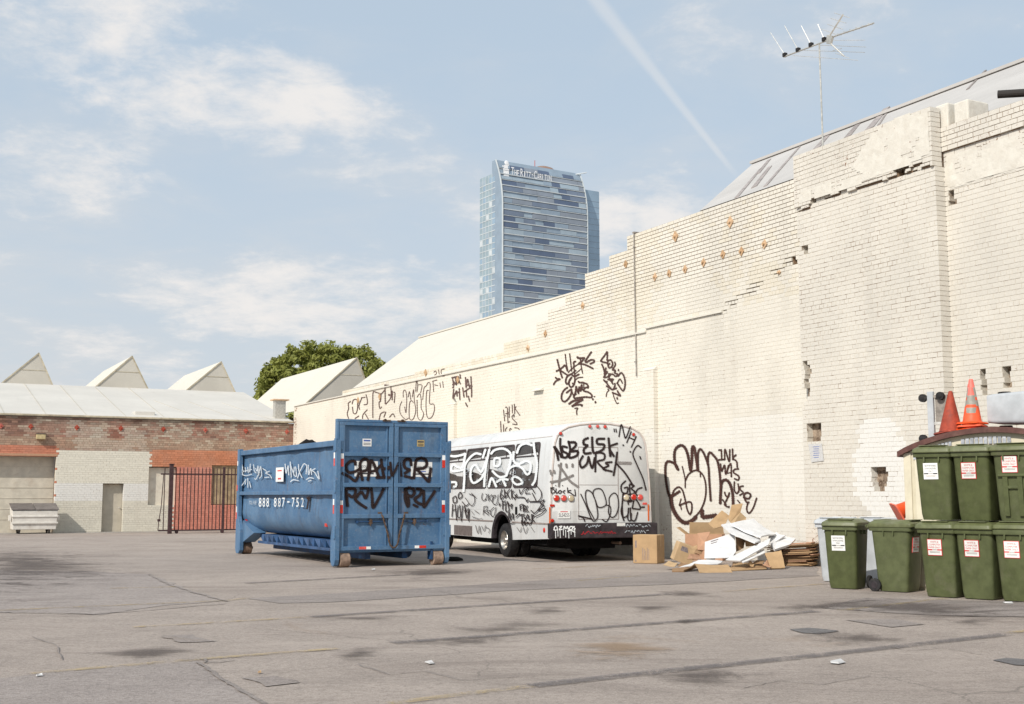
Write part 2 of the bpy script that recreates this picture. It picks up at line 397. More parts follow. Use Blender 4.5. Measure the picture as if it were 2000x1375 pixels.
def card_mat(name, col):
    t = NT(name); n = t.noise(4, 5, .6, .3); f = t.noise(60, 3, .6, stretch=(1, .08, 1)); c = t.mix(t.mr(n, .3, .7), tuple(q * .84 for q in col), col)
    c = t.mix(t.mr(f, .45, .75, 0., .22), c, tuple(q * .62 for q in col)); c = t.mix(t.mr(t.noise(2.1, 6, .7, .5, loc=(5, 5, 5)), .62, .8, 0., .35), c, tuple(q * .5 for q in col))
    t.bump(n, .25, .02); return t.done(c, .85, 0., .2)
M['card'] = card_mat('cardboard', (.47, .315, .175)); M['card2'] = card_mat('pale_cardboard', (.55, .39, .23)); M['card3'] = card_mat('brown_cardboard', (.33, .205, .115)); M['card4'] = card_mat('pink_cardboard', (.50, .29, .185))
M['cardw'] = card_mat('white_coated_card', (.74, .74, .745)); M['ink'] = simple('printed_ink', (.20, .165, .17), .8, 0, .3, 40)
M['bin'] = simple('olive_bin_plastic', (.088, .102, .042), .55, 0, .16, 7, .35, (.17, .16, .11), 3.0, .38, .15, 90)
M['binlid'] = simple('olive_bin_lid', (.125, .138, .062), .50, 0, .16, 9, .45, (.22, .22, .15), 3, .5, .15, 90)
M['gbin'] = simple('grey_bin_plastic', (.52, .545, .57), .5, 0, .10, 5, .4, (.36, .34, .33), 3, .4)
M['sticker'] = simple('white_sticker', (.80, .80, .78), .5, 0, .05, 9)
M['redink'] = simple('red_print', (.62, .055, .055), .6, 0, .1, 9); M['blackink'] = simple('black_print', (.05, .05, .06), .6, 0, .1, 9); M['blueink'] = simple('blue_print', (.06, .12, .42), .6, 0, .1, 9)
M['cream'] = simple('cream_shed_plastic', (.70, .64, .50), .6, 0, .07, 5, .35, (.48, .40, .30), 3, .35)
M['brown'] = simple('brown_shed_roof', (.115, .050, .042), .65, 0, .2, 8, .35, (.21, .13, .10), 4, .4)
M['louvre'] = simple('translucent_louvre', (.42, .44, .48), .4, 0, .25, 12)
M['cone'] = simple('orange_cone', (.80, .095, .022), .5, 0, .12, 9, .4, (.42, .09, .05), 4, .35); M['cone_old'] = simple('faded_red_cone', (.36, .072, .045), .65, 0, .22, 9, .3, (.16, .06, .05), 5, .6)
M['refl'] = simple('grey_reflective_band', (.34, .32, .275), .55, 0, .15, 14); M['cone_tip'] = simple('pink_cone_tip', (.85, .17, .13), .5, 0, .1, 9)
M['iron'] = simple('dark_brown_iron', (.055, .028, .030), .6, .1, .3, 10)
M['alu'] = simple('dull_aluminium', (.62, .60, .55), .4, .6, .15, 12); M['pipe'] = simple('grey_conduit', (.30, .27, .24), .6, .2, .3, 9)
M['rust'] = simple('rusty_plate', (.55, .37, .22), .85, 0, .25, 14, .3, (.30, .14, .07), 8, .6); M['redplate'] = simple('red_anchor_plate', (.40, .085, .055), .75, 0, .25, 14)
def roof_mat(name, col, var=.1):
    t = NT(name); n = t.noise(.5, 6, .62, .4); s2 = t.noise(2.5, 5, .6, .1, stretch=(1, .12, 1)); f = t.noise(20, 4, .6)
    c = t.mix(t.mr(n, .3, .72), tuple(q * (1 - var) for q in col), col); c = t.mix(t.mr(s2, .56, .8, 0., .22), c, tuple(q * .66 for q in col)); c = t.mix(t.mr(f, .5, .8, 0., .15), c, tuple(q * .7 for q in col))
    t.bump(n, .2, .03); return t.done(c, .75, 0., .25)
M['roofg'] = roof_mat('grey_roof_coating', (.52, .50, .48), .14); M['roofw'] = roof_mat('white_roof_coating', (.655, .615, .54), .05); M['roofp'] = roof_mat('pale_roof_felt', (.63, .60, .55), .10); M['gable'] = roof_mat('gable_felt', (.56, .525, .46), .14); M['tar'] = simple('tar_seam', (.30, .265, .25), .8, 0, .3, 5)
M['eave'] = simple('eave_fascia', (.46, .405, .30), .7, 0, .2, 4, .3, (.20, .14, .10), 3, .5)
M['door'] = simple('greige_steel_door', (.50, .455, .375), .6, 0, .08, 3, .3, (.33, .28, .22), 2, .4); M['board'] = simple('painted_board', (.58, .53, .44), .7, 0, .1, 3, .3, (.42, .33, .25), 2, .5); M['yellowboard'] = simple('ochre_board', (.38, .29, .19), .7, 0, .3, 3, .3, (.22, .11, .06), 2, .5)
M['lamp'] = simple('lamp_housing', (.46, .36, .18), .5, 0, .15, 8); M['lamp_top'] = simple('lamp_cap', (.13, .10, .075), .6, 0, .2, 8)
M['sbin'] = simple('off_white_steel', (.66, .63, .58), .6, 0, .1, 4, .35, (.36, .29, .23), 3, .6); M['slid'] = simple('dark_lid', (.17, .15, .14), .65, 0, .25, 5)
M['lite'] = simple('litter_paper', (.58, .57, .56), .8, 0, .1, 20)

# ------------------------------------------------------------------ lettering and sprayed strokes
_tc = {}
def text_mesh(s):
    if s not in _tc:
        cu = bpy.data.curves.new('t', 'FONT'); cu.body = s; cu.size = 1.0; cu.align_x = 'CENTER'; cu.align_y = 'CENTER'; cu.resolution_u = 2
        o = bpy.data.objects.new('t', cu); COL.objects.link(o); dg = bpy.context.evaluated_depsgraph_get(); dg.update()
        me = o.evaluated_get(dg).to_mesh()
        _tc[s] = ([tuple(v.co) for v in me.vertices], [tuple(p.vertices) for p in me.polygons])
        o.evaluated_get(dg).to_mesh_clear(); bpy.data.objects.remove(o, do_unlink=True); bpy.data.curves.remove(cu)
    return _tc[s]
def put_text(mb, s, cx, cz, w, h, y, mat, flip=1):
    """flat lettering in the local x-z plane at depth y, fitted to a w by h box; flip=-1 when +y faces the reader"""
    v, f = text_mesh(s); a = np.array(v)
    lo = a.min(0); hi = a.max(0); c = (lo + hi) / 2; sz = np.maximum(hi - lo, 1e-4)
    vs_ = [(cx + flip * (p[0] - c[0]) / sz[0] * w, y, cz + (p[1] - c[1]) / sz[1] * h) for p in v]
    mb.add(vs_, f, mat)
def cat_rom(p, step):
    p = [np.array(q, float) for q in p]
    if len(p) == 2: pts = [p[0], p[1]]; P = [p[0] * 2 - p[1]] + p + [p[1] * 2 - p[0]]
    else: P = [p[0] * 2 - p[1]] + p + [p[-1] * 2 - p[-2]]
    out = []
    for i in range(1, len(P) - 2):
        a, b, c, d = P[i - 1:i + 3]; n = max(2, int(np.linalg.norm(c - b) / step))
        for k in range(n):
            t = k / n
            out.append(.5 * ((2 * b) + (c - a) * t + (2 * a - 5 * b + 4 * c - d) * t * t + (3 * b - a - 3 * c + d) * t ** 3))
    out.append(P[-2]); return out
LIFT = [0.0]; WSC = [1.0]
def sprayize(m, grain=.35):
    nt = m.node_tree; N_ = nt.nodes; L_ = nt.links; b = N_['Principled BSDF']; out = N_['Material Output']
    a = N_.new('ShaderNodeAttribute'); a.attribute_name = 'Col'; tc = N_.new('ShaderNodeTexCoord'); n = N_.new('ShaderNodeTexNoise'); n.inputs['Scale'].default_value = 45.; n.inputs['Detail'].default_value = 3; L_.new(tc.outputs['Object'], n.inputs['Vector'])
    n3 = N_.new('ShaderNodeTexNoise'); n3.inputs['Scale'].default_value = 5.; n3.inputs['Detail'].default_value = 4; L_.new(tc.outputs['Object'], n3.inputs['Vector'])
    m1 = N_.new('ShaderNodeMath'); m1.operation = 'MULTIPLY_ADD'; L_.new(n.outputs['Fac'], m1.inputs[0]); m1.inputs[1].default_value = grain; L_.new(a.outputs['Alpha'], m1.inputs[2])
    m2 = N_.new('ShaderNodeMath'); m2.operation = 'MULTIPLY_ADD'; L_.new(n3.outputs['Fac'], m2.inputs[0]); m2.inputs[1].default_value = grain; L_.new(m1.outputs[0], m2.inputs[2])
    r = N_.new('ShaderNodeMapRange'); r.interpolation_type = 'SMOOTHSTEP'; L_.new(m2.outputs[0], r.inputs[0]); r.inputs[1].default_value = grain * .85; r.inputs[2].default_value = grain * .85 + .85; r.inputs[3].default_value = 0.; r.inputs[4].default_value = .97
    tr = N_.new('ShaderNodeBsdfTransparent'); mx = N_.new('ShaderNodeMixShader'); L_.new(r.outputs[0], mx.inputs[0]); L_.new(tr.outputs[0], mx.inputs[1]); L_.new(b.outputs[0], mx.inputs[2]); L_.new(mx.outputs[0], out.inputs[0])
for k_ in ('spray', 'sprayg', 'spray_thin', 'spray_brown', 'sprayr'): sprayize(M[k_])
M['sprayw_s'] = simple('white_spray_soft', (.78, .80, .80), .6, 0, .12, 30, .3); M['sprayp_s'] = simple('pale_blue_spray_soft', (.50, .55, .60), .7, 0, .3, 16, .3)
for k_ in ('sprayw_s', 'sprayp_s', 'sprayf'): sprayize(M[k_])
def strokes(name, data, org, sc, surf, width, mat, parent, step=1.1):
    """sprayed strokes: polylines traced in photo pixels, laid on the surface that carries them. surf(x, y, lift) gives local 3D"""
    mb = MB(); al = []
    for st in data:
        w = width
        fine = WSC[0]
        if isinstance(st[0], (int, float)): w = st[0]; st = st[1]
        if len(st) == 1: st = [st[0], (st[0][0] + 1, st[0][1] + 12)]
        pts = cat_rom([(org[0] + a * sc, org[1] + b * sc) for a, b in st], step)
        hw = w * fine * sc / 2; n = len(pts); vs_ = []; LIFT[0] = (LIFT[0] + .0006) % .004; lift = LIFT[0]
        d0 = pts[1] - pts[0]; d0 /= max(1e-6, np.linalg.norm(d0)); d1 = pts[-1] - pts[-2]; d1 /= max(1e-6, np.linalg.norm(d1))
        pts = [pts[0] - d0 * hw * .8] + pts + [pts[-1] + d1 * hw * .8]; n = len(pts)
        for i, p in enumerate(pts):
            t = pts[min(i + 1, n - 1)] - pts[max(i - 1, 0)]; t = t / max(1e-6, np.linalg.norm(t)); nr = np.array([-t[1], t[0]])
            k = hw * (.45 if i in (0, n - 1) else 1.0) * (1 + .16 * math.sin(i * .7 + len(vs_)))
            lf = lift + .000035 * i
            for kk, aa in ((1.5, 0.), (.72, 1.), (-.72, 1.), (-1.5, 0.)): vs_.append(surf(*(p + nr * k * kk), lf)); al.append(0. if i in (0, n - 1) else aa)
        mb.add(vs_, [(4 * i + c_, 4 * i + c_ + 1, 4 * i + c_ + 5, 4 * i + c_ + 4) for i in range(n - 1) for c_ in range(3)], mat)
    o = mb.build(name, mat, parent); ca = o.data.color_attributes.new('Col', 'FLOAT_COLOR', 'POINT'); ca.data.foreach_set('color', np.array([(0, 0, 0, q_) for q_ in al], np.float32).ravel())
    return o

# ================================================================== GROUND
DIP = CAMH * (1 - 1.07); GZB = -.12
def sst(v, a, b): t = np.clip((v - a) / (b - a), 0, 1); return t * t * (3 - 2 * t)
gxs = np.concatenate([[-900, -300, -100, -40], np.arange(-30, -12, 1.), np.arange(-12, 13.1, .5), [20, 60, 300, 1200]]); gys = np.concatenate([[-300, -60, 0, 10, 20], np.arange(24, 48.1, .5), np.arange(49, 66, 1.), [70, 120, 500, 2600]])
GX, GY = np.meshgrid(gxs, gys); rel = np.stack([GX - W0[0], GY - W0[1]], -1); sA = rel @ WD[:2]; oA = rel @ NW[:2]
GZ = DIP * sst(oA, 5.2, 3.5) * sst(sA, 2.9, 4.4) * sst(sA, 22., 18.)
yB = (np.stack([GX, GY], -1) - B0[:2]) @ WD[:2]; GZ = np.minimum(GZ, GZB * sst(yB, -11., -5.))
gm = MB(); nx_ = len(gxs); gm.add(np.stack([GX.ravel(), GY.ravel(), GZ.ravel()], 1).tolist(), [(j * nx_ + i, j * nx_ + i + 1, (j + 1) * nx_ + i + 1, (j + 1) * nx_ + i) for j in range(len(gys) - 1) for i in range(nx_ - 1)])
ground = gm.build('ground', M['asphalt'], smooth=True); ground['kind'] = 'structure'; ground['label'] = 'worn pale grey asphalt of the parking lot'
def sheet(name, pix, z, mat, world=False, jag=0.0, seg=.5):
    P = [np.array(p, float)[:2] for p in pix] if world else [gnd(x, y)[:2] for x, y in pix]
    if jag:
        Q = []
        for a, b in zip(P, P[1:] + P[:1]):
            n = max(1, int(np.linalg.norm(b - a) / seg)); d = (b - a) / max(1e-6, np.linalg.norm(b - a)); nn = np.array([-d[1], d[0]])
            for k in range(n): Q.append(a + (b - a) * k / n + nn * random.uniform(-jag, jag))
        P = Q
    m = MB(); m.add([(p[0], p[1], z) for p in P], [tuple(range(len(P)))]); return m.build(name, mat, ground)
def gline(name, pts, w, z, mat):
    P = [gnd(x, y)[:2] for x, y in pts]; m = MB(); vs_ = []
    for i, p in enumerate(P):
        t = P[min(i + 1, len(P) - 1)] - P[max(0, i - 1)]; t = t / np.linalg.norm(t); n = np.array([-t[1], t[0]]) * w / 2
        vs_ += [(*(p + n), z), (*(p - n), z)]
    m.add(vs_, [(2 * i, 2 * i + 1, 2 * i + 3, 2 * i + 2) for i in range(len(P) - 1)]); return m.build(name, mat, ground)
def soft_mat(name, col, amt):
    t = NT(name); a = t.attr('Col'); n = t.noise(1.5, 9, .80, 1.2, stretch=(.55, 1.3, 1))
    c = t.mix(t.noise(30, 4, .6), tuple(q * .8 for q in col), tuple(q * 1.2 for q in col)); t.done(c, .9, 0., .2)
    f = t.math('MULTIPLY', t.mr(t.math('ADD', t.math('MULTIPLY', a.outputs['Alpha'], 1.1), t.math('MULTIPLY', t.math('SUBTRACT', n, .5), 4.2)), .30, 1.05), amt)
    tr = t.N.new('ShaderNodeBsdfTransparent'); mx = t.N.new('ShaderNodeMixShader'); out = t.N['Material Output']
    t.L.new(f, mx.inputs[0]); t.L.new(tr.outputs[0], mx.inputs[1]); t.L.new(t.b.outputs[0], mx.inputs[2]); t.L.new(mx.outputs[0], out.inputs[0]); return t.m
M['oil_dark'] = soft_mat('oil_and_dark_patch', (.105, .086, .078), .55); M['rusts'] = soft_mat('rust_stain_soft', (.33, .22, .13), .5)
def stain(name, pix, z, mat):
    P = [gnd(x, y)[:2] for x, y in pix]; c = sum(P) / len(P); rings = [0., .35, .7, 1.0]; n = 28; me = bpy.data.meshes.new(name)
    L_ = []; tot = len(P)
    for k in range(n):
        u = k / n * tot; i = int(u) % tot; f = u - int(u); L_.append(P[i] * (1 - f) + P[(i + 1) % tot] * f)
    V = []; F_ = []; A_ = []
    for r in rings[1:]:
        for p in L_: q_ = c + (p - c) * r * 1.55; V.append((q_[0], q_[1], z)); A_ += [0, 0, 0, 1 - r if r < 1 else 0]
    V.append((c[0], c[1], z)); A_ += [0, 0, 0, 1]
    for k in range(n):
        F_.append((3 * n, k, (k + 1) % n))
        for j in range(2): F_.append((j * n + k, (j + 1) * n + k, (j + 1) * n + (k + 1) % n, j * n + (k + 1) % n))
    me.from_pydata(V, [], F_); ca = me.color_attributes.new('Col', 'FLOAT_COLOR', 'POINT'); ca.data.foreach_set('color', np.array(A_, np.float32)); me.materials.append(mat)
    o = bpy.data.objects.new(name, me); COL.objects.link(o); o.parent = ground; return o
# resurfaced areas and trench
sheet('asphalt_patch', [(-120, 1112), (180, 1116), (290, 1122), (360, 1148), (440, 1174), (330, 1183), (200, 1201), (60, 1196), (-120, 1199)], .004, M['asphalt4'], jag=.07, seg=.35)
sheet('asphalt_patch', [(-150, 1345), (110, 1312), (382, 1292), (440, 1330), (520, 1376), (560, 1420), (-150, 1420)], .004, M['asphalt4'], jag=.03, seg=.18)
sheet('trench_patch', [(480, 1169), (640, 1160), (1000, 1138), (1300, 1119), (1590, 1101), (1600, 1125), (1300, 1142), (1000, 1154), (640, 1177), (540, 1179)], .005, M['asphalt2'], jag=.05, seg=.4)
sheet('asphalt_patch', [(1690, 1168), (1800, 1172), (2100, 1178), (2200, 1210), (1850, 1203), (1720, 1196), (1600, 1188)], .006, M['asphalt2'], jag=.06, seg=.25)
sheet('asphalt_patch', [(318, 1243), (372, 1241), (424, 1254), (345, 1256)], .007, M['asphalt2'], jag=.05, seg=.15)
sheet('asphalt_patch', [(1541, 1230), (1580, 1227), (1640, 1233), (1600, 1239), (1566, 1237)], .007, M['asphalt3'], jag=.02, seg=.15)
sheet('asphalt_patch', [(1935, 1290), (1965, 1286), (2060, 1292), (2080, 1304), (1985, 1300)], .007, M['asphalt3'], jag=.02, seg=.15)
sheet('asphalt_patch', [(470, 1325), (540, 1322), (590, 1336), (520, 1342)], .007, M['asphalt4'], jag=.06, seg=.15)
sheet('asphalt_patch', [(1652, 1212), (1745, 1210), (1806, 1220), (1742, 1226)], .007, M['asphalt2'], jag=.02, seg=.2)
for q in ([(1500, 1186), (1560, 1182), (1680, 1172), (1720, 1176), (1640, 1190), (1560, 1194)], [(1290, 1158), (1340, 1156), (1392, 1160), (1380, 1166), (1310, 1165)], [(1220, 1185), (1290, 1183), (1322, 1191), (1250, 1196)],
          [(620, 1206), (720, 1203), (800, 1204), (760, 1212), (650, 1214)], [(800, 1258), (900, 1248), (1000, 1246), (980, 1258), (860, 1266)], [(1310, 1214), (1340, 1211), (1370, 1214), (1340, 1219)], [(655, 1274), (700, 1265), (752, 1268), (735, 1284), (668, 1287)]):
    stain('oil_and_dark_patch', q, .0125, M['oil_dark'])
stain('rust_stain', [(1120, 1266), (1190, 1246), (1260, 1252), (1310, 1274), (1230, 1286), (1140, 1282)], .013, M['rusts'])
for q in ([(-60, 1078), (60, 1074), (190, 1096), (210, 1126), (60, 1150), (-60, 1140)], [(1600, 1180), (1720, 1168), (1880, 1185), (2050, 1196), (1900, 1215), (1700, 1200)], [(900, 1225), (1000, 1215), (1100, 1220), (1050, 1236), (930, 1238)], [(1560, 1245), (1700, 1235), (1760, 1250), (1640, 1262)], [(200, 1275), (330, 1262), (380, 1274), (260, 1288)], [(1250, 1320), (1400, 1300), (1500, 1318), (1380, 1345)], [(700, 1120), (860, 1108), (960, 1116), (820, 1130)], [(1010, 1190), (1090, 1186), (1120, 1196), (1040, 1202)]):  # first outline paints a soft dark area at the left; the rest are stains
    stain('oil_and_dark_patch', q, .0135, M['oil_dark'])
# painted bay lines, yellow where worn open, dark where sealed over
for p in ([(-60, 1196), (210, 1184), (440, 1174), (482, 1169)], [(215, 1150), (345, 1147)], [(260, 1226), (420, 1217), (607, 1206)], [(1415, 1156), (1520, 1148), (1612, 1141)], [(60, 1317), (350, 1292), (580, 1274), (660, 1268)],
          [(1640, 1193), (1750, 1181), (1847, 1169)], [(760, 1376), (900, 1358), (1037, 1342)], [(1965, 1238), (2100, 1222)], [(1130, 1135), (1250, 1125)], [(1040, 1112), (1220, 1104)]):
    gline('painted_line', p, .13, .010, M['yellow'])
for p in ([(607, 1206), (800, 1193), (1000, 1180), (1310, 1161)], [(765, 1257), (1000, 1240), (1300, 1217), (1595, 1195)], [(1037, 1341), (1300, 1312), (1600, 1281), (1965, 1240)], [(480, 1140), (700, 1128), (900, 1118)]):
    gline('painted_line', p, .19, .011, M['seal'])
# ragged broken edges of the old surfacing
def crack(pts, w, z=.012):
    P = []
    for a, b in zip(pts[:-1], pts[1:]):
        for k in range(6): P.append((a[0] + (b[0] - a[0]) * k / 6 + random.uniform(-3, 3), a[1] + (b[1] - a[1]) * k / 6 + random.uniform(-.8, .8)))
    P.append(pts[-1]); gline('crack', P, w * .8, z, M['asphalt2'])
crack([(385, 1294), (430, 1325), (470, 1350), (520, 1378)], .05); crack([(290, 1122), (330, 1142), (385, 1160), (445, 1175)], .06); crack([(0, 1197), (90, 1199), (180, 1201), (290, 1192), (440, 1180)], .05)
for pts_ in ([(700, 1300), (760, 1318), (830, 1312), (900, 1330), (1010, 1322)], [(1180, 1215), (1230, 1222), (1260, 1216), (1330, 1224)], [(60, 1245), (110, 1262), (120, 1290)], [(1450, 1345), (1520, 1330), (1600, 1338), (1700, 1322)], [(860, 1155), (900, 1168), (980, 1172), (1040, 1186)], [(1700, 1260), (1780, 1272), (1840, 1266), (1920, 1280)]): crack(pts_, .014, .0145)
crack([(352, 1290), (402, 1289), (400, 1296), (460, 1291)], .03)

# ================================================================== BRICK MACHINERY
def vnoise(x, z, s, seed=0):
    x = np.asarray(x, float) / s; z = np.asarray(z, float) / s
    xi = np.floor(x).astype(int); zi = np.floor(z).astype(int); fx = x - xi; fz = z - zi
    fx = fx * fx * (3 - 2 * fx); fz = fz * fz * (3 - 2 * fz)
    def h(a, b):
        v = np.sin(a * 127.1 + b * 311.7 + seed * 74.7) * 43758.5453; return v - np.floor(v)
    return (h(xi, zi) * (1 - fx) + h(xi + 1, zi) * fx) * (1 - fz) + (h(xi, zi + 1) * (1 - fx) + h(xi + 1, zi + 1) * fx) * fz
def boxes_mesh(name, A, colors, mat, parent):
    """A: n x 6 (x0,x1,y0,y1,z0,z1), front at +y; five faces each, one mesh"""
    n = len(A); idx = [(0, 2, 4), (1, 2, 4), (1, 3, 4), (0, 3, 4), (0, 2, 5), (1, 2, 5), (1, 3, 5), (0, 3, 5)]
    V = np.stack([A[:, list(i)] for i in idx], 1).reshape(-1, 3)
    fb = np.array([(3, 7, 6, 2), (4, 5, 6, 7), (0, 3, 2, 1), (0, 4, 7, 3), (1, 2, 6, 5)])
    Fc = (np.arange(n)[:, None, None] * 8 + fb[None]).reshape(-1, 4)
    me = bpy.data.meshes.new(name); me.from_pydata(V.tolist(), [], Fc.tolist())
    ca = me.color_attributes.new('Col', 'FLOAT_COLOR', 'POINT'); ca.data.foreach_set('color', np.repeat(colors, 8, 0).astype(np.float32).ravel())
    me.materials.append(mat); o = bpy.data.objects.new(name, me); COL.objects.link(o); o.parent = parent; return o
CH = .0970; BLN = .252; JT = .012
def lay(segs_of, zmax, zmin=0.0):
    """rows of bricks: segs_of(z) -> [(a, b, face)]"""
    out = []
    k = 0; z = zmin
    while z + CH * .6 < zmax:
        zc = z + CH / 2
        for a, b, face in segs_of(zc):
            s = a; first = True; header = (k % 6 == 5)
            Ln = BLN * (.5 if header else 1.0)
            cut = Ln * (.5 if k % 2 else 1.0)
            while s < b - .02:
                e = min(b, s + (cut if first else Ln))
                if b - e < .04: e = b
                out.append((s, e, z, z + CH, face, 1.0 if first else 0.0, 1.0 if e >= b - 1e-6 else 0.0)); first = False; s = e
        z += CH; k += 1
    return np.array(out)

# ================================================================== WHITE WAREHOUSE
ware = thing('warehouse', 'long white painted brick warehouse with stepped parapet, graffiti and grey roofs', 'building', W0, WALL_ROT)
S6 = wall_sz(1224, 470)[0]
steps = [(-.05, 7.2, 8.52), (7.2, 8.12, 8.18), (8.12, 9.44, 7.90), (9.44, 10.6, 7.38), (10.6, 11.66, 7.08), (11.66, 12.4, 6.75), (12.4, 14.6, 6.40), (14.6, 22., 6.15), (22., 30., 6.0), (30., WALL_END, 5.82)]
pils = []
for px, pyt in ((1284, 722), (1062, 762), (893, 790)):
    s_, z_ = wall_sz(px, pyt); pils.append((s_, s_ + .55, z_))
PR = -4.03
def jagz(s): return 7.78 + .16 * (vnoise(s, 0 * np.asarray(s), .45, 3) - .5) + .10 * (vnoise(s, 0 * np.asarray(s), .16, 5) - .5)
def wsegs(z):
    L_ = [];
    if z < 8.52: L_.append((-14., PR, .05 if z > 8.04 else 0.))
    if z < 8.9: L_.append((PR, -.05, .25))
    for a, b, t in steps:
        if z > t: continue
        cuts = [(p0, p1) for p0, p1, zt in pils if z < zt and p0 >= a and p1 <= b]
        c = a
        for p0, p1 in sorted(cuts): L_.append((c, p0, 0.)); L_.append((p0, p1, .13)); c = p1
        L_.append((c, b, 0.))
    M_ = []                                            # join neighbours with one face
    for q in L_:
        if M_ and abs(M_[-1][1] - q[0]) < 1e-6 and M_[-1][2] == q[2]: M_[-1] = (M_[-1][0], q[1], q[2])
        else: M_.append(q)
    return M_
R_ = lay(wsegs, 8.9, -3 * CH)
sc_ = (R_[:, 0] + R_[:, 1]) / 2; zc_ = (R_[:, 2] + R_[:, 3]) / 2
inP = (sc_ > PR) & (sc_ < -.05); inR = sc_ < PR; inL = sc_ > -.05
proud = inP & (zc_ > jagz(sc_)); R_[proud, 4] += .06
# broken openings (photo outlines carried to the wall)
def poly_w(pts, off): return [wall_sz(x, y, off) for x, y in pts]
holes = [poly_w([(1576, 829), (1603, 825), (1604, 864), (1577, 866)], .25), poly_w([(1700, 912), (1731, 909), (1733, 942), (1726, 961), (1709, 960), (1702, 940)], .25),
         poly_w([(1572, 706), (1580, 712), (1585, 722), (1580, 742), (1582, 757), (1579, 775), (1567, 791), (1563, 770), (1573, 750), (1571, 725), (1565, 700)], .25),
         poly_w([(1555, 470), (1561, 470), (1561, 500), (1553, 500)], .25), poly_w([(1546, 505), (1555, 503), (1555, 512), (1546, 514)], 0.), poly_w([(1853, 376), (1862, 374), (1864, 402), (1854, 404)], 0.),
         poly_w([(1566, 484), (1577, 482), (1577, 492), (1567, 493)], .25), poly_w([(1913, 725), (1923, 722), (1928, 768), (1918, 770)], 0.), poly_w([(1958, 716), (1970, 712), (1976, 760), (1962, 762)], 0.), poly_w([(1755, 320), (1790, 312), (1770, 335), (1756, 345)], .25)]
def inpoly(x, z, P):
    r = np.zeros(len(x), bool); n = len(P); j = n - 1
    for i in range(n):
        xi, zi = P[i]; xj, zj = P[j]
        r ^= ((zi > z) != (zj > z)) & (x < (xj - xi) * (z - zi) / (zj - zi + 1e-12) + xi); j = i
    return r
gone = np.zeros(len(R_), bool); nb = len(R_); rnd = RNG.random(nb); rnd2 = RNG.random(nb)
for P in holes:
    lo_, hi_ = min(p[0] for p in P) - .3, max(p[0] for p in P) + .3
    for i in np.nonzero((sc_ > lo_) & (sc_ < hi_))[0]:
        z = zc_[i]; xs = []
        for (x0, z0), (x1, z1) in zip(P, P[1:] + P[:1]):
            if (z0 > z) != (z1 > z): xs.append(x0 + (x1 - x0) * (z - z0) / (z1 - z0))
        if len(xs) < 2: continue
        a, b = min(xs) + random.uniform(-.02, .02), max(xs) + random.uniform(-.02, .02)
        if b <= R_[i, 0] or a >= R_[i, 1]: continue
        left = a - R_[i, 0]; right = R_[i, 1] - b
        if left < .04 and right < .04: gone[i] = True
        elif left >= right: R_[i, 1] = a
        else: R_[i, 0] = b
# bricks that have dropped out along the crack under the plastered head
crk = inP & (np.abs(zc_ - jagz(sc_)) < .05) & (vnoise(sc_, zc_, .3, 9) > .35)
keep = ~gone
base = np.tile(np.array([.772, .748, .690]), (nb, 1))
base *= (0.975 + .035 * rnd + .04 * (vnoise(sc_, zc_, 1.7, 1) - .5))[:, None]
st_ = vnoise(sc_, zc_, 2.6, 71) * .55 + vnoise(sc_, zc_, .8, 72) * .45; base *= (1 - .075 * np.clip((st_ - .42) / .3, 0, 1))[:, None] * np.array([1, .995, .985])
rain = vnoise(sc_, zc_ * .07, .22, 73) * .6 + vnoise(sc_, zc_ * .1, .6, 74) * .4; base *= (1 - .06 * np.clip((rain - .58) / .2, 0, 1))[:, None] * np.array([1., .985, .96])
base[~inL] *= np.array([.915, .915, .925]); far_glare = np.clip((sc_ - 4) / 10, 0, 1)[:, None]; base = base * (1 - far_glare) + far_glare * np.minimum(base * np.array([1.08, 1.07, 1.05]), .84)  # near sections greyer; far end lightened, its glare painted into the colour
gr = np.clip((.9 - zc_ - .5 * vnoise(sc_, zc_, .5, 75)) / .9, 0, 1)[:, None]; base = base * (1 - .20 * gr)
# repainted areas: a cooler, newer white low on the wall
rep = ((sc_ > .2) & (sc_ < 6.2) & (zc_ < 2.9 + .5 * vnoise(sc_, zc_, .8, 4)) & (zc_ > .25)) | (((sc_ + 2.35) / .78) ** 2 + ((zc_ - 2.0) / 1.05) ** 2 < 1 + .4 * (vnoise(sc_, zc_, .3, 8) - .5))
base[rep] = base[rep] * .45 + .55 * np.array([.775, .76, .72]); ar_ = ((sc_ + 2.35) / .78) ** 2 + ((zc_ - 2.0) / 1.05) ** 2 < 1 + .5 * (vnoise(sc_, zc_, .3, 8) - .5); base[ar_] = base[ar_] * .6 + .4 * np.array([.80, .805, .795])
tan = inL & (zc_ > 5.9) & (vnoise(sc_, zc_, 2.2, 17) * .6 + .4 * vnoise(sc_, zc_, .35, 19) + .25 * rnd > .70); base[tan] *= np.array([.975, .955, .91])
grime = inL & (sc_ > 12) & (zc_ > 5.9) & (vnoise(sc_, zc_, 1.1, 23) * .7 + .3 * rnd2 > .58); base[grime] *= np.array([.93, .91, .86])
pl = np.zeros(nb, bool)
for a, b, zt in pils: pl |= (sc_ > a) & (sc_ < b) & (zc_ < zt)
fl = .06 + .16 * vnoise(sc_, zc_, .9, 2) * rnd
low = (zc_ < 1.5) & (sc_ > -3) & (sc_ < 1.2); fl[low] += .50 * np.clip(vnoise(sc_[low], zc_[low], .5, 6) - .25, 0, 1) * np.clip((1.6 - zc_[low]) / 1.0, 0, 1)
low2 = (zc_ < .75) & (sc_ > 1.2) & (sc_ < 8); fl[low2] += .45 * np.clip(vnoise(sc_[low2], zc_[low2], .4, 6) - .3, 0, 1)
up = (inP & (zc_ > 7.7)) | (inR & (zc_ > 7.2)); fl[up] += .26 * vnoise(sc_[up], zc_[up], .5, 12)
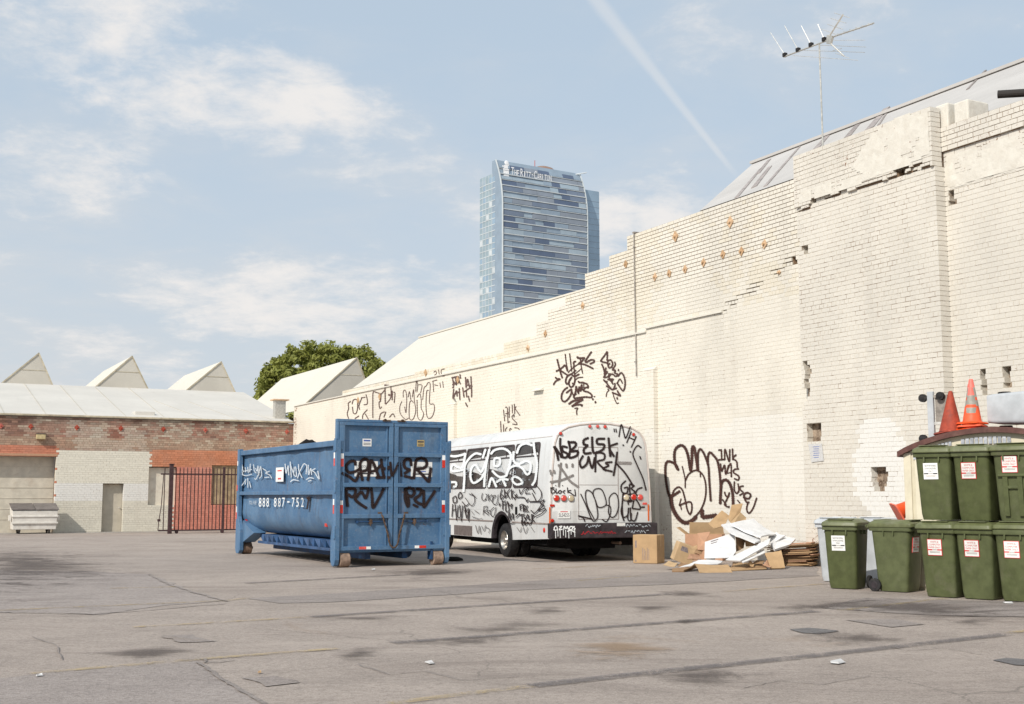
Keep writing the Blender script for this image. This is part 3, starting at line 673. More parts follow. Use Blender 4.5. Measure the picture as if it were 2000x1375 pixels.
end = (sc_ > WALL_END - .5); fl[end] += .5 * rnd[end]
midp = inP & (zc_ < 3.5) & (zc_ > 2.2); fl[midp] += .12 * vnoise(sc_[midp], zc_[midp], .4, 14)
jit = .0018 * rnd2 + .005 * np.where(inL & (zc_ > 6), rnd, 0) + .006 * np.where(up, rnd, 0)
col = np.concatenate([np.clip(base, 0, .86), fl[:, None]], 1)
e0 = R_[:, 5]; e1 = R_[:, 6]
wide = np.where(inL & (zc_ > 6.8) & (sc_ < 13.5), .016, np.where(inR, .012, JT))
A = np.stack([R_[:, 0] + np.where(e0 > 0, 0.0, wide / 2), R_[:, 1] - np.where(e1 > 0, 0.0, wide / 2), R_[:, 4] - np.where((e0 > 0) | (e1 > 0), .25, .03), R_[:, 4] + jit, R_[:, 2] + wide / 2, R_[:, 3] - wide / 2], 1)
# mortar behind them
al_ = .27 + .05 * rnd + .17 * vnoise(sc_, zc_, 1.4, 81)
dk = inL & (sc_ < 14) & (zc_ > 5.8); al_[dk] = .34 + .48 * np.clip((zc_[dk] - 6.4) / 1.5, 0, 1) + .16 * (vnoise(sc_[dk], zc_[dk], 1.1, 31) - .5)
dk2 = inL & (sc_ >= 14) & (zc_ > 5.4); al_[dk2] = .40
al_[inP] = .36 + .10 * vnoise(sc_[inP], zc_[inP], 1.2, 51); al_[inP & (zc_ > 5)] += .05; al_[inR] = .40; al_[inR & (zc_ > 7.9)] = .58
rec = np.where(dk, .0032 + .009 * np.clip((zc_ - 6.1) / 1.3, 0, 1), np.where(inP | inR, .0045, .0032))
# stepped crack climbing to the pier
ca_, cb_ = wall_sz(1405, 611), wall_sz(1545, 512)
tt = np.clip((sc_ - ca_[0]) / (cb_[0] - ca_[0]), 0, 1); dz_ = np.abs(zc_ - (ca_[1] + (cb_[1] - ca_[1]) * tt)); stepc = inL & (sc_ < ca_[0] + .1) & (sc_ > cb_[0] - .1) & (dz_ < .11) & (rnd > .25)
al_[crk] = 1.1; rec[crk] = .06; al_[stepc] = 1.1; rec[stepc] = .05; base[stepc] *= .93
A[stepc, 5] -= .016; A[stepc, 1] -= .012
mcol = np.concatenate([np.clip(base * np.array([.93, .915, .885]), 0, .85), al_[:, None]], 1)
MA = np.stack([R_[:, 0] + np.where(e0 > 0, .006, 0), R_[:, 1] - np.where(e1 > 0, .006, 0), R_[:, 4] - .24, R_[:, 4] - rec, R_[:, 2], R_[:, 3]], 1)
# core of the wall
wm = MB()
wm.box((-14, -.45, -.3), (PR - .002, -.16, 8.44)); wm.box((PR + .02, -.45, -.3), (-.07, .09, 8.82))
for a, b, t in steps: wm.box((a + .001, -.45, -.3), (b - .001, -.16, t - .07))
wall = wm.build('wall', M['rubble'], ware)
dropped = crk & (rnd > .86); keep &= ~dropped; A[crk, 4] += .030; A[crk, 5] -= .006
kb = keep
boxes_mesh('mortar', MA[keep], mcol[keep], M['mortar'], wall)['kind'] = 'stuff'
# the 300 bricks that show largest are single bricks, the rest one part
ctr = W0[None] + sc_[:, None] * WD[None] + R_[:, 4:5] * NW[None]; ctr[:, 2] = zc_
vv = ctr - CC; dw = vv @ CF; pxs = 1000 + FPX * (vv @ CR) / dw; pys = 687.5 - FPX * (vv @ CU) / dw
vis = kb & (pxs > 1560) & (pxs < 1990) & (pys > 215) & (pys < 735) & ((R_[:, 1] - R_[:, 0]) > .2)
order = np.argsort(np.where(vis, dw, 1e9))[:300]; single = np.zeros(nb, bool); single[order] = True; single &= vis
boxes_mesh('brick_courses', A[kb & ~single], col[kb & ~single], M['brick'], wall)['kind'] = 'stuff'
for i in np.nonzero(single)[0]: boxes_mesh('brick', A[i:i + 1], col[i:i + 1], M['brick'], wall)

# string course (the long shadow line) and coping of the lower end
lm = MB()
for a, b in ((3.0, 6.3), (6.3, 36.8)): lm.box((a, -.02, 5.775 if a > 4 else 5.87), (b, .05, 5.82 if a > 4 else 5.91))
lm.build('string_course', M['plaster'], ware)
pm_ = MB()
for a, b, zt in (): pm_.hull8([(a - .01, 0, zt), (b + .01, 0, zt), (b + .01, .14, zt), (a - .01, .14, zt)], [(a - .01, 0, zt + .09), (b + .01, 0, zt + .09), (b + .01, .02, zt + .09), (a - .01, .02, zt + .09)])
for k, (a, b, zt) in enumerate(pils):
    q = MB(); q.hull8([(a - .01, 0, zt), (b + .01, 0, zt), (b + .01, .14, zt), (a - .01, .14, zt)], [(a - .01, 0, zt + .09), (b + .01, 0, zt + .09), (b + .01, .02, zt + .09), (a - .01, .02, zt + .09)]); q.build('pilaster_cap', M['plaster'], ware)
# plaster left on the head of the big pier and right of it
def plaster_patch(pix, off, y, amp=.03, res=.05, seed=1):
    P = poly_w(pix, off); xs = [p[0] for p in P]; zs = [p[1] for p in P]
    nx = int((max(xs) - min(xs)) / res) + 2; nz = int((max(zs) - min(zs)) / res) + 2
    X, Z = np.meshgrid(np.linspace(min(xs), max(xs), nx), np.linspace(min(zs), max(zs), nz)); x = X.ravel(); z = Z.ravel()
    inside = inpoly(x, z, P); hgt = vnoise(x, z, .22, seed) * .6 + vnoise(x, z, .08, seed + 1) * .4
    inside &= hgt + .0 > .22
    yy = y + amp * .55 * (hgt - .25); m = MB(); vs_ = np.stack([x, yy, z], 1); ok = inside.reshape(nz, nx); fs = []
    for i in range(nz - 1):
        for j in range(nx - 1):
            if ok[i, j] and ok[i + 1, j] and ok[i, j + 1] and ok[i + 1, j + 1]: fs.append((i * nx + j, i * nx + j + 1, (i + 1) * nx + j + 1, (i + 1) * nx + j))
    m.add(vs_.tolist(), fs); return m.build('plaster_patch', M['plaster'], ware, smooth=True)
PLY = .36
plaster_patch([(1660, 330), (1700, 262), (1760, 222), (1815, 215), (1820, 300), (1780, 322), (1700, 352)], .31, .31 + .004, .035, seed=3)
plaster_patch([(1558, 400), (1562, 372), (1620, 352), (1690, 338), (1760, 318), (1740, 338), (1650, 372), (1600, 390)], .31, .31 + .004, .03, seed=8)
plaster_patch([(1842, 330), (1850, 300), (1930, 275), (2010, 252), (2010, 330), (1940, 350), (1880, 366), (1850, 372)], 0, .002, .035, seed=5)
plaster_patch([(1835, 345), (1900, 330), (1960, 312), (2010, 300), (2010, 325), (1900, 355), (1852, 372)], 0, .006, .05, seed=15)
# rusty anchor plates
for px, py in ((1320, 462), (1427, 434), (1223, 516), (1280, 541), (1308, 534), (1339, 526), (1375, 513), (1413, 497), (1449, 491), (1494, 477), (1139, 597), (1066, 652), (1032, 680), (1523, 532)):
    s_, z_ = wall_sz(px, py); r = .10 if px not in (1320, 1427) else .13
    if px == 1523: r = .05
    q = MB(); q.add([(0, 0, -r * 1.15), (r, 0, 0), (0, 0, r * 1.15), (-r, 0, 0), (0, .02, -r * 1.15), (r, .02, 0), (0, .02, r * 1.15), (-r, .02, 0)], [(0, 1, 2, 3), (4, 5, 6, 7), (0, 1, 5, 4), (1, 2, 6, 5), (2, 3, 7, 6), (3, 0, 4, 7)])
    o = q.build('anchor_plate', M['rust'], ware); o.location = (s_, .010, z_); o.rotation_euler = (0, random.uniform(-.25, .25), 0)
    q = MB(); q.cyl((0, .02, 0), (0, .06, 0), .03, .028, 6); q.build('nut', M['rust'], o)
for px, py in ((895, 742), (832, 728), (742, 775), (700, 782)):
    s_, z_ = wall_sz(px, py); q = MB(); q.box((-.09, 0, -.11), (.09, .02, .11)); o = q.build('anchor_plate', M['rust'], ware); o.location = (s_, .01, z_); o.rotation_euler = (0, .7, 0)
# conduit on the wall, notice, broken bits of iron
a = wall_sz(1240, 455); b = wall_sz(1245, 735); q = MB(); q.cyl((a[0], .035, a[1]), (b[0], .035, b[1]), .018, n=8)
for f_ in (.1, .5, .9): zz = a[1] + (b[1] - a[1]) * f_; q.box((a[0] - .03, .005, zz - .015), (a[0] + .03, .056, zz + .015))
q.box((a[0] - .03, -.3, a[1] - .01), (a[0] + .05, .055, a[1] + .03)); q.build('conduit', M['pipe'], ware)
P4 = poly_w([(1580, 868), (1606, 866), (1610, 900), (1586, 903)], .25); q = MB()
q.add([(p[0], .262, p[1]) for p in P4] + [(p[0], .268, p[1]) for p in P4], [(0, 1, 2, 3), (4, 5, 6, 7), (0, 1, 5, 4), (1, 2, 6, 5), (2, 3, 7, 6), (3, 0, 4, 7)], M['lite'])
cx = sum(p[0] for p in P4) / 4; cz = sum(p[1] for p in P4) / 4
for k in range(6): q.box((cx - .10 + .012 * (k % 3), .2684, cz + .12 - k * .045), (cx + .10 - .02 * (k % 2), .269, cz + .131 - k * .045), M['blueink'])
q.build('paper_notice', None, ware, label='white paper notice with handwriting pinned below a hole in the wall')
# roofs behind the parapet
def wl(x, y, off):
    s_, z_ = wall_sz(x, y, off); return (s_, off, z_)
rA = wl(1470, 320, -6.); rB = wl(2000, 105, -6.); zr = (rA[2] + rB[2]) / 2
hipA = wl(1366, 412, -.6); zE = hipA[2]
slope = [(-22, -.6, zE), (hipA[0], -.6, zE), (rA[0], -6., rA[2]), (-22, -6., rA[2])]
q = MB(); q.add(slope + [(rA[0] - 2.4, -12., zE), (-22, -12., zE)], [(0, 1, 2, 3), (1, 4, 2), (3, 2, 4, 5)])
q.box((-22, -6.12, rA[2] - .02), (rA[0], -5.88, rA[2] + .06)); rf = q.build('roof', M['roofg'], ware)
n_ = np.cross(np.array(slope[1]) - np.array(slope[0]), np.array(slope[2]) - np.array(slope[0])); n_ = n_ / np.linalg.norm(n_); n_ = n_ if n_[2] > 0 else -n_
def w2l(P): P = np.asarray(P) - W0; return np.array([P @ WD, P @ NW, P[2]])
def l2w(p): return W0 + WD * p[0] + NW * p[1] + np.array([0, 0, p[2]])
nw_ = WD * n_[0] + NW * n_[1] + np.array([0, 0, n_[2]])
for a, b, w in (((1439, 386), (1486, 330), .12), ((1473, 366), (1504, 326), .16), ((1495, 364), (1562, 287), .10), ((1480, 340), (1503, 312), .14), ((1594, 291), (1617, 265), .22), ((1655, 268), (1680, 238), .20), ((1698, 252), (1732, 211), .24), ((1716, 245), (1738, 212), .07), ((1890, 175), (1925, 138), .07)):
    A_ = w2l(onp(*a, l2w(slope[0]), nw_)); B_ = w2l(onp(*b, l2w(slope[0]), nw_)); d = (B_ - A_); d /= np.linalg.norm(d); sd = np.cross(n_, d) * w / 2
    q = MB(); q.hull8([A_ - sd - n_ * .02, A_ + sd - n_ * .02, B_ + sd * .8 - n_ * .02, B_ - sd * .8 - n_ * .02], [A_ - sd + n_ * .02, A_ + sd + n_ * .02, B_ + sd * .8 + n_ * .02, B_ - sd * .8 + n_ * .02]); q.build('roof_seam', M['tar'], rf)
rC = wl(820, 660, -6.); hipC = wl(688, 759, -.6)
q = MB(); zE2 = hipC[2] - .0
q.add([(hipC[0], -.6, zE2), (2.0, -.6, zE2), (2.0, -6., rC[2]), (rC[0], -6., rC[2]), (rC[0] + 6, -12., zE2), (2.0, -12., zE2)], [(0, 1, 2, 3), (0, 3, 4), (3, 2, 5, 4)])
q.box((2.0, -6.1, rC[2] - .02), (rC[0], -5.9, rC[2] + .05)); q.build('roof', M['roofw'], ware, label='white coated roof behind the lower end of the wall')
# blocks and a pipe on the parapet
for px0, px1, py0, py1, dep in ((1826, 1852, 240, 208, .3), (1862, 1892, 250, 202, .55)):
    s0, z0 = wall_sz(px1, py0, .02); s1, z1 = wall_sz(px0, py1, .02); q = MB(); q.box((s0, -dep, 8.40), (s1, .02, max(8.6, z1))); q.build('parapet_block', M['plaster'], ware, bevel=.03)
M['dark_tone'] = simple('sooty_pipe', (.03, .026, .024), .8); pp = wall_sz(1965, 185, -.2); q = MB(); q.cyl((pp[0] + .1, -.1, pp[1] + .02), (pp[0] - .5, -.5, pp[1] - .05), .075, n=14); q.cyl((pp[0] - .35, -.4, pp[1]), (pp[0] - .35, -.4, 8.3), .05, n=10); q.build('vent_pipe', M['dark_tone'], ware)

# sprayed writing on the wall
def surf_wall(x, y, lift):
    s_, z_ = wall_sz(x, y, .0135); off = 0.
    for a, b, zt in pils:
        if a - .03 < s_ < b + .03 and z_ < zt + .25: off = .135
    if off: s_, z_ = wall_sz(x, y, .0135 + off)
    return (s_, .0135 + off + lift, z_)
K1 = [[(275, 310), (310, 450), (345, 580), (375, 670)], [(425, 420), (335, 500), (255, 540)], (26, [(330, 520), (400, 565), (480, 620)]), (18, [(430, 210), (450, 380), (480, 520)]), (18, [(430, 420), (450, 480), (470, 540)]), (18, [(515, 200), (535, 360), (555, 540)]),
      [(635, 350), (590, 370), (600, 430), (585, 480)], (18, [(485, 565), (560, 490), (690, 395)]), (34, [(655, 265), (700, 290), (800, 285)]), [(800, 285), (740, 360), (690, 395), (800, 410), (970, 490)], (18, [(720, 300), (735, 430), (765, 580)]), [(935, 165), (870, 260), (815, 350), (840, 365), (930, 320), (990, 335), (980, 365), (905, 400)],
      [(600, 640), (540, 600), (470, 640), (440, 720), (455, 780), (490, 770), (520, 700), (560, 650)], [(530, 680), (500, 760), (520, 830), (560, 840), (600, 790), (620, 700)], [(572, 765), (578, 785)], (20, [(600, 480), (610, 600), (615, 720)]), (20, [(550, 590), (640, 520)]), (14, [(610, 600), (740, 490)]), [(615, 640), (700, 595)], (18, [(620, 710), (680, 665), (770, 655)]),
      [(240, 655), (275, 685), (330, 690), (250, 730), (205, 800)], [(680, 730), (700, 755), (770, 760), (850, 790), (875, 850)], (16, [(770, 740), (785, 800), (790, 900)]), [(480, 850), (420, 890), (370, 970), (360, 1060), (390, 1115), (440, 1115), (510, 1040), (550, 950), (545, 890), (450, 955)], (18, [(545, 870), (560, 930), (585, 1000)]),
      [(590, 1045), (630, 930), (640, 830), (660, 900), (690, 970)], (18, [(600, 1000), (650, 975)]), [(680, 960), (700, 840), (725, 920), (745, 800), (755, 900)], [(875, 860), (830, 850), (785, 890), (790, 920), (870, 940), (935, 990), (930, 1040), (800, 1035), (600, 1060)], (34, [(500, 1170), (590, 1110), (765, 1080), (740, 1100), (650, 1150), (560, 1215)]), [(560, 1215), (650, 1185), (755, 1185), (740, 1210)], (18, [(610, 1255), (670, 1245), (650, 1300), (655, 1375)]),
      [(990, 1020), (992, 1030)], [(958, 1060), (962, 1090)], [(1008, 1115), (1012, 1150)]]
strokes('graffiti', K1, (1060, 670), .10183, surf_wall, 27, M['spray_brown'], ware)['label'] = 'dark brown sprayed words killers of giants'
K2 = [[(1235, 160), (1190, 230), (1115, 335), (1130, 355), (1220, 375)], [(1240, 165), (1235, 340)], [(1230, 400), (1260, 335), (1310, 330), (1340, 390), (1320, 460), (1270, 470), (1255, 420), (1290, 390)], [(1130, 400), (1165, 480), (1190, 580)], [(1215, 470), (1180, 600)], [(1340, 500), (1390, 420), (1380, 360)], [(1200, 560), (1240, 550), (1170, 655), (1260, 640), (1300, 600), (1260, 590)],
      [(1330, 515), (1390, 520), (1380, 570), (1440, 600), (1400, 645)], [(1260, 650), (1300, 690), (1350, 690), (1320, 740)], [(1165, 700), (1220, 760), (1330, 890), (1380, 830), (1385, 770)], [(1180, 730), (1240, 740)], [(1215, 820), (1280, 860), (1340, 890), (1420, 860)], (16, [(1215, 1030), (1230, 950), (1270, 900), (1240, 880)]), [(1330, 945), (1400, 975), (1490, 1010), (1450, 950), (1430, 910)], (16, [(1340, 950), (1370, 1050), (1420, 1155), (1455, 1145)]), [(1425, 1040), (1430, 1075)],
      [(1440, 640), (1500, 570), (1550, 620), (1580, 740), (1570, 860), (1540, 915), (1490, 860), (1440, 780)], (20, [(1420, 780), (1480, 690), (1530, 770)]), [(1450, 500), (1452, 530)], [(1240, 690), (1300, 720), (1350, 790)], [(1250, 640), (1290, 600), (1350, 600), (1390, 640)]]
strokes('graffiti', K2, (1060, 670), .10183, surf_wall, 25, M['spray_brown'], ware)['label'] = 'tangled dark brown tag beside the killers of giants writing'
K3 = [(28, [(310, 470), (270, 390), (180, 350), (140, 390), (135, 520), (150, 660), (180, 790), (215, 820), (330, 750)]), (30, [(300, 460), (265, 380), (255, 260), (275, 180), (340, 135), (400, 170), (440, 280), (465, 430), (475, 480)]), (32, [(475, 480), (490, 330), (495, 170), (520, 160), (540, 260), (560, 380), (570, 470)]), (24, [(575, 470), (570, 330), (575, 230), (605, 185), (650, 240), (690, 340), (715, 430), (725, 600), (745, 880)]),
      (26, [(705, 400), (705, 290), (730, 230), (780, 270), (830, 340), (860, 480), (875, 650), (880, 760)]), (32, [(870, 920), (880, 700), (900, 620), (950, 600), (1000, 650), (1035, 770), (1045, 930)]), (14, [(360, 415), (385, 520), (400, 600), (400, 705)]), (18, [(405, 600), (450, 520), (540, 470), (620, 510), (665, 600), (680, 740), (660, 880), (610, 1000), (540, 1090)]), (44, [(205, 800), (225, 950), (280, 1070), (350, 1150), (420, 1175), (500, 1140), (550, 1090)]),
      (18, [(225, 820), (250, 740), (310, 695), (360, 730), (390, 820), (410, 910), (430, 1000), (465, 1060), (490, 1000), (485, 910), (440, 895), (320, 940)]), (14, [(320, 940), (345, 850)]), (14, [(335, 930), (350, 1000)]), (46, [(625, 1000), (635, 1090), (690, 1095), (820, 1075)]), (14, [(600, 480), (605, 560)]), (18, [(930, 760), (940, 800), (975, 830), (995, 770)]), (18, [(995, 770), (960, 860), (930, 930), (985, 965), (990, 950)]), (16, [(900, 860), (950, 930)]),
      (18, [(845, 200), (890, 195)]), (18, [(885, 200), (890, 320)]), (18, [(845, 330), (930, 325)]), (18, [(930, 330), (935, 190), (990, 350), (1000, 190)]), (18, [(1035, 180), (1040, 330)]), (18, [(1085, 260), (1040, 310), (1090, 350), (1100, 430)]), (17, [(875, 380), (890, 480), (930, 400), (945, 520), (985, 400)]), (17, [(945, 520), (1010, 380), (1020, 560)]), (12, [(960, 510), (1010, 500)]), (18, [(1120, 450), (1060, 460), (1050, 500), (1120, 550), (1110, 600), (1060, 580)]),
      (17, [(1060, 620), (1060, 730), (1090, 780), (1120, 740), (1110, 650)]), (17, [(1185, 680), (1140, 690), (1140, 730), (1180, 770), (1130, 805)]), (20, [(1180, 830), (1250, 850), (1280, 800), (1230, 770), (1190, 810), (1220, 890), (1260, 900)]), (18, [(1240, 910), (1225, 990), (1255, 1045), (1310, 980), (1360, 840)]), (14, [(1100, 870), (1135, 910)])]
strokes('graffiti', K3, (1280, 850), .1455, surf_wall, 24, M['spray_brown'], ware)['label'] = 'large bubble letter tag with the words ink was used'
K4 = [[(80, 870), (60, 800), (80, 720), (75, 650), (110, 620)], [(130, 660), (150, 600), (200, 600), (210, 700), (190, 790), (150, 790), (135, 700)], [(170, 870), (230, 830)], [(270, 570), (230, 680), (240, 740)], [(260, 570), (320, 560)], [(330, 520), (350, 600), (345, 660), (300, 670)], [(350, 740), (290, 810), (280, 870)], [(320, 800), (365, 880)], [(430, 860), (430, 640), (435, 490), (480, 490), (550, 510), (600, 460)], [(550, 510), (540, 620), (520, 630), (530, 720), (560, 700)],
      [(520, 890), (545, 800), (600, 770)], [(620, 770), (590, 850)], (14, [(610, 660), (605, 380)]), (16, [(605, 385), (690, 395)]), [(690, 395), (690, 560), (620, 660)], (14, [(690, 560), (710, 470), (710, 600)]), [(730, 490), (750, 500), (740, 640)], [(670, 850), (720, 800), (750, 850)], (24, [(655, 525), (675, 530)])]
strokes('graffiti', K4, (670, 700), .135, surf_wall, 11, M['spray_thin'], ware)['label'] = 'thin brown outlined letters above the blue container'
K5 = [[(870, 560), (870, 480), (900, 460), (920, 560), (910, 780), (890, 700)], [(850, 620), (820, 700), (830, 800), (900, 880), (950, 860)], [(940, 560), (960, 480), (980, 600)], [(1000, 560), (1020, 450), (1030, 600), (1050, 760), (1010, 880), (960, 860), (960, 660), (990, 610), (1020, 640)], [(1050, 480), (1060, 330), (1080, 380), (1070, 480)], [(1070, 560), (1110, 510), (1130, 600), (1130, 720), (1165, 800), (1130, 890), (1080, 840), (1070, 600)], [(1090, 380), (1140, 390), (1120, 500)],
      [(1150, 600), (1170, 430), (1200, 400), (1230, 350), (1260, 380), (1250, 640), (1310, 660), (1320, 750), (1280, 850), (1220, 850), (1200, 700), (1210, 480), (1240, 460)], [(1310, 200), (1340, 180), (1350, 220), (1320, 240)], [(1380, 160), (1390, 230)], [(1470, 150), (1420, 170), (1430, 250), (1470, 250)], [(1290, 330), (1360, 310)], [(1320, 380), (1370, 390)], [(1400, 350), (1410, 420)], [(1440, 330), (1450, 420)], [(1300, 330), (1310, 480)]]
strokes('graffiti', K5, (670, 700), .135, surf_wall, 8, M['spray_thin'], ware)['label'] = 'faint thin bubble letters on the far part of the wall'
K6 = [[(1580, 270), (1600, 400), (1580, 420)], [(1620, 260), (1640, 380), (1600, 330)], [(1670, 260), (1680, 330), (1700, 370)], [(1600, 440), (1590, 580), (1640, 470), (1650, 550)], [(1680, 430), (1690, 600)], [(1690, 230), (1700, 290)], [(1770, 270), (1780, 420), (1800, 300), (1830, 420)], [(1850, 260), (1860, 480)], [(1730, 420), (1750, 560)], [(1780, 460), (1790, 560)], [(1810, 540), (1830, 620)], [(1770, 640), (1800, 700)], [(1780, 380), (1870, 400)], [(1580, 380), (1690, 340)], [(1600, 520), (1690, 480)], [(1750, 480), (1850, 430), (1860, 560)], [(1570, 280), (1660, 260)]]
strokes('graffiti', K6, (670, 700), .135, surf_wall, 15, M['spray_thin'], ware)['label'] = 'dense dark scribbled tag under the string course'
K7 = [[(290, 500), (305, 640), (320, 780)], [(330, 440), (380, 450), (390, 600), (400, 820)], [(430, 420), (430, 700)], [(340, 600), (430, 570)], [(340, 660), (350, 640)], [(390, 810), (450, 790)], [(500, 380), (510, 580)], [(555, 360), (565, 600)], [(570, 470), (690, 640)], [(600, 420), (570, 470)], [(545, 690), (550, 620), (500, 660), (520, 730), (600, 810), (620, 860), (510, 850)], [(220, 780), (235, 1080)], [(290, 860), (300, 1080)], [(380, 930), (340, 980), (350, 1050)], [(490, 980), (450, 960), (440, 1040)], [(560, 940), (640, 950), (680, 990)]]
strokes('graffiti', K7, (960, 760), .08, surf_wall, 17, M['spray_thin'], ware)['label'] = 'thin grey brown lettering just above the bus roof'

# antenna on the roof edge
AOFF = -.35
am = wall_sz(1608, 285, AOFF); at_ = wall_sz(1600, 90, AOFF)
ant = thing('tv_antenna', 'thin aluminium rooftop antenna with branching booms above the parapet', 'antenna', tuple(l2w((am[0], AOFF, 8.0))), WALL_ROT)
ao = np.array((am[0], AOFF, 8.0))
def apt(px, py, off=AOFF): s_, z_ = wall_sz(px, py, off); return tuple(np.array((s_, off, z_)) - ao)
q = MB(); q.cyl((0, 0, -.4), apt(1600, 84), .022, .018, 8); q.build('mast', M['alu'], ant)
def ap2(cx, cy, off=AOFF): return apt(1500 + cx * .11, cy * .11, off)
def bar(name, a, b, r, mat, parent=ant): q = MB(); q.cyl(a, b, r * .72, r * .72, 6); return q.build(name, mat, parent)
bar('boom', ap2(280, 1010), ap2(1050, 720), .028, M['alu']); bar('boom', ap2(1100, 670), ap2(1880, 410), .028, M['alu']); bar('boom', ap2(1085, 650), ap2(1335, 255), .026, M['alu']); bar('boom', ap2(1110, 770), ap2(1350, 995), .024, M['alu'])
q = MB(); c1 = ap2(1085, 640); q.hull8([np.array(ap2(1050, 780)) + (0, -.03, 0), np.array(ap2(1120, 780)) + (0, -.03, 0), np.array(ap2(1120, 780)) + (0, .03, 0), np.array(ap2(1050, 780)) + (0, .03, 0)], [np.array(ap2(1060, 620)) + (0, -.03, 0), np.array(ap2(1160, 640)) + (0, -.03, 0), np.array(ap2(1160, 640)) + (0, .03, 0), np.array(ap2(1060, 620)) + (0, .03, 0)]); q.build('bracket', M['alu'], ant)
for (a, b) in (((300, 975), (45, 580)), ((535, 885), (295, 455)), ((765, 795), (590, 455)), ((1000, 700), (885, 430))):
    e = bar('element', ap2(*a), ap2(*b), .010, M['alu']); q = MB(); p = np.array(ap2(*a)); q.box(p - .045, p + .045); q.build('insulator', M['black'], e, bevel=.01)
for (a, b) in (((440, 985), (1600, 1070)), ((640, 895), (1720, 930)), ((900, 800), (1740, 835)), ((1180, 715), (1720, 712))): bar('element', ap2(*a), ap2(*b), .008, M['alu'])
for (a, b) in (((1180, 230), (1450, 315)), ((1115, 325), (1390, 410)), ((1055, 430), (1330, 520)), ((930, 510), (1210, 610)), ((1200, 945), (1440, 1030)), ((1150, 900), (1310, 860))): bar('element', ap2(*a), ap2(*b), .009, M['alu'])
for k in range(7):
    t_ = .08 + k * .14; x = 1100 + 780 * t_; y = 670 - 260 * t_; bar('element', ap2(x - 40, y - 16), ap2(x + 30, y + 8), .012, M['alu'])

# ================================================================== RED BRICK WORKSHOP AT THE BACK
CX = float((W0 - B0) @ WE)                                        # the white wall's plane in this frame
shop = thing('workshop', 'low patchily painted red brick workshop with saw-tooth roofs and bricked-up door', 'building', B0, BLD_ROT)
gx0, (gx1, gz) = -3.2, bld_xz(110, 891)
dx0, dz = bld_xz(201, 946); dx1 = bld_xz(242, 946)[0]
wx0, wzt = bld_xz(291, 913); wx1 = bld_xz(345, 913)[0]; wzb = bld_xz(290, 987)[1]
yx0, yzt = bld_xz(414, 908); yx1 = bld_xz(470, 908)[0]; yzb = bld_xz(440, 985)[1]
EZ = bld_xz(100, 812)[1]
whx0 = bld_xz(112, 900)[0]; whx1 = wx0; wht = bld_xz(200, 879)[1]; oz = bld_xz(340, 880)[1]
opens = [(gx0, gx1, -1, gz), (dx0, dx1, -1, dz), (wx0, wx1, wzb, wzt), (yx0, yx1, yzb, yzt)]
def bsegs(z):
    cuts = sorted([(a, b) for a, b, z0, z1 in opens if z0 < z < z1]); L_ = []; c = -9.0
    for a, b in cuts: L_.append((c, a, 0.)); c = b
    L_.append((c, CX, 0.)); return L_
Q_ = lay(bsegs, EZ, -2 * CH)
xc = (Q_[:, 0] + Q_[:, 1]) / 2; zc = (Q_[:, 2] + Q_[:, 3]) / 2; nq = len(Q_); r1 = RNG.random(nq); r2 = RNG.random(nq)
n1 = vnoise(xc, zc, .9, 41) * .6 + vnoise(xc, zc, .3, 42) * .4; n2 = vnoise(xc * .5, zc, .5, 47)
pal = np.array([(.30, .125, .085), (.40, .185, .125), (.20, .095, .07), (.50, .40, .31), (.58, .50, .40)])
hs = vnoise(xc * .28, zc, .14, 61) * .55 + vnoise(xc * .6, zc, .6, 62) * .45; dr_ = vnoise(xc, zc * .18, .28, 63)
sel = hs * .75 + .34 * r1 + .25 * (vnoise(xc, zc, 1.9, 64) - .5) + .12 * np.clip((zc - 4.2), -1, 1) * 0
pal = np.array([(.205, .115, .09), (.275, .15, .11), (.33, .19, .14), (.37, .255, .195), (.43, .335, .26), (.48, .41, .33)])
pick = np.clip((sel - .18) / .70 * 6, 0, 5.99).astype(int); bc = pal[pick]; drip = (dr_ > .66) & (zc > 3.6); bc[drip] = bc[drip] * .7 + .3 * np.array([.36, .12, .085]); dark_tone = (zc > EZ - .35) & (r2 > .25); bc[dark_tone] *= .62  # most bricks in the top courses below the gutter are darker
lowb = (zc < oz + .55) & (zc >= oz); bc[lowb] = bc[lowb] * .55 + .45 * np.array([.50, .37, .26])
bc = bc * (.85 + .3 * r2)[:, None]
lefts = (xc < whx0) & (zc < wht + .12 + .08 * n1); bc[lefts] = np.array([.55, .215, .135]) * (.9 + .2 * r1[lefts])[:, None]
org = (xc > whx1) & (zc < oz - .02 + .1 * n1); bc[org] = np.array([.55, .225, .125]) * (.88 + .24 * r1[org])[:, None]
sal = (xc > wx1 - .1) & (zc < wzt); bc[sal] = np.array([.60, .235, .175]) * (.9 + .2 * r1[sal])[:, None]
wh = (xc > whx0) & (xc < whx1 + .02) & (zc < wht); bc[wh] = np.array([.745, .71, .615]) * (.97 + .08 * r1[wh])[:, None]
zb1 = bld_xz(200, 943)[1]; zb0 = bld_xz(200, 977)[1]
whb = wh & (zc < zb1) & (zc > zb0); bc[whb] = np.array([.77, .755, .72]); lowc = (xc > whx0) & (xc < wx1 - .08) & (zc < zb0); bc[lowc] = np.array([.69, .655, .565]) * (.95 + .1 * r1[lowc])[:, None]
spill = (zc > wht) & (zc < wht + .9 + .5 * n2) & (xc > whx0 + .3) & (xc < whx1 - .2) & (n1 > .42); bc[spill] = bc[spill] * .65 + .35 * np.array([.60, .55, .47])
bfl = np.where(wh | lowc, .05, .0)
bcol = np.concatenate([bc, bfl[:, None]], 1); e0 = Q_[:, 5]; e1 = Q_[:, 6]
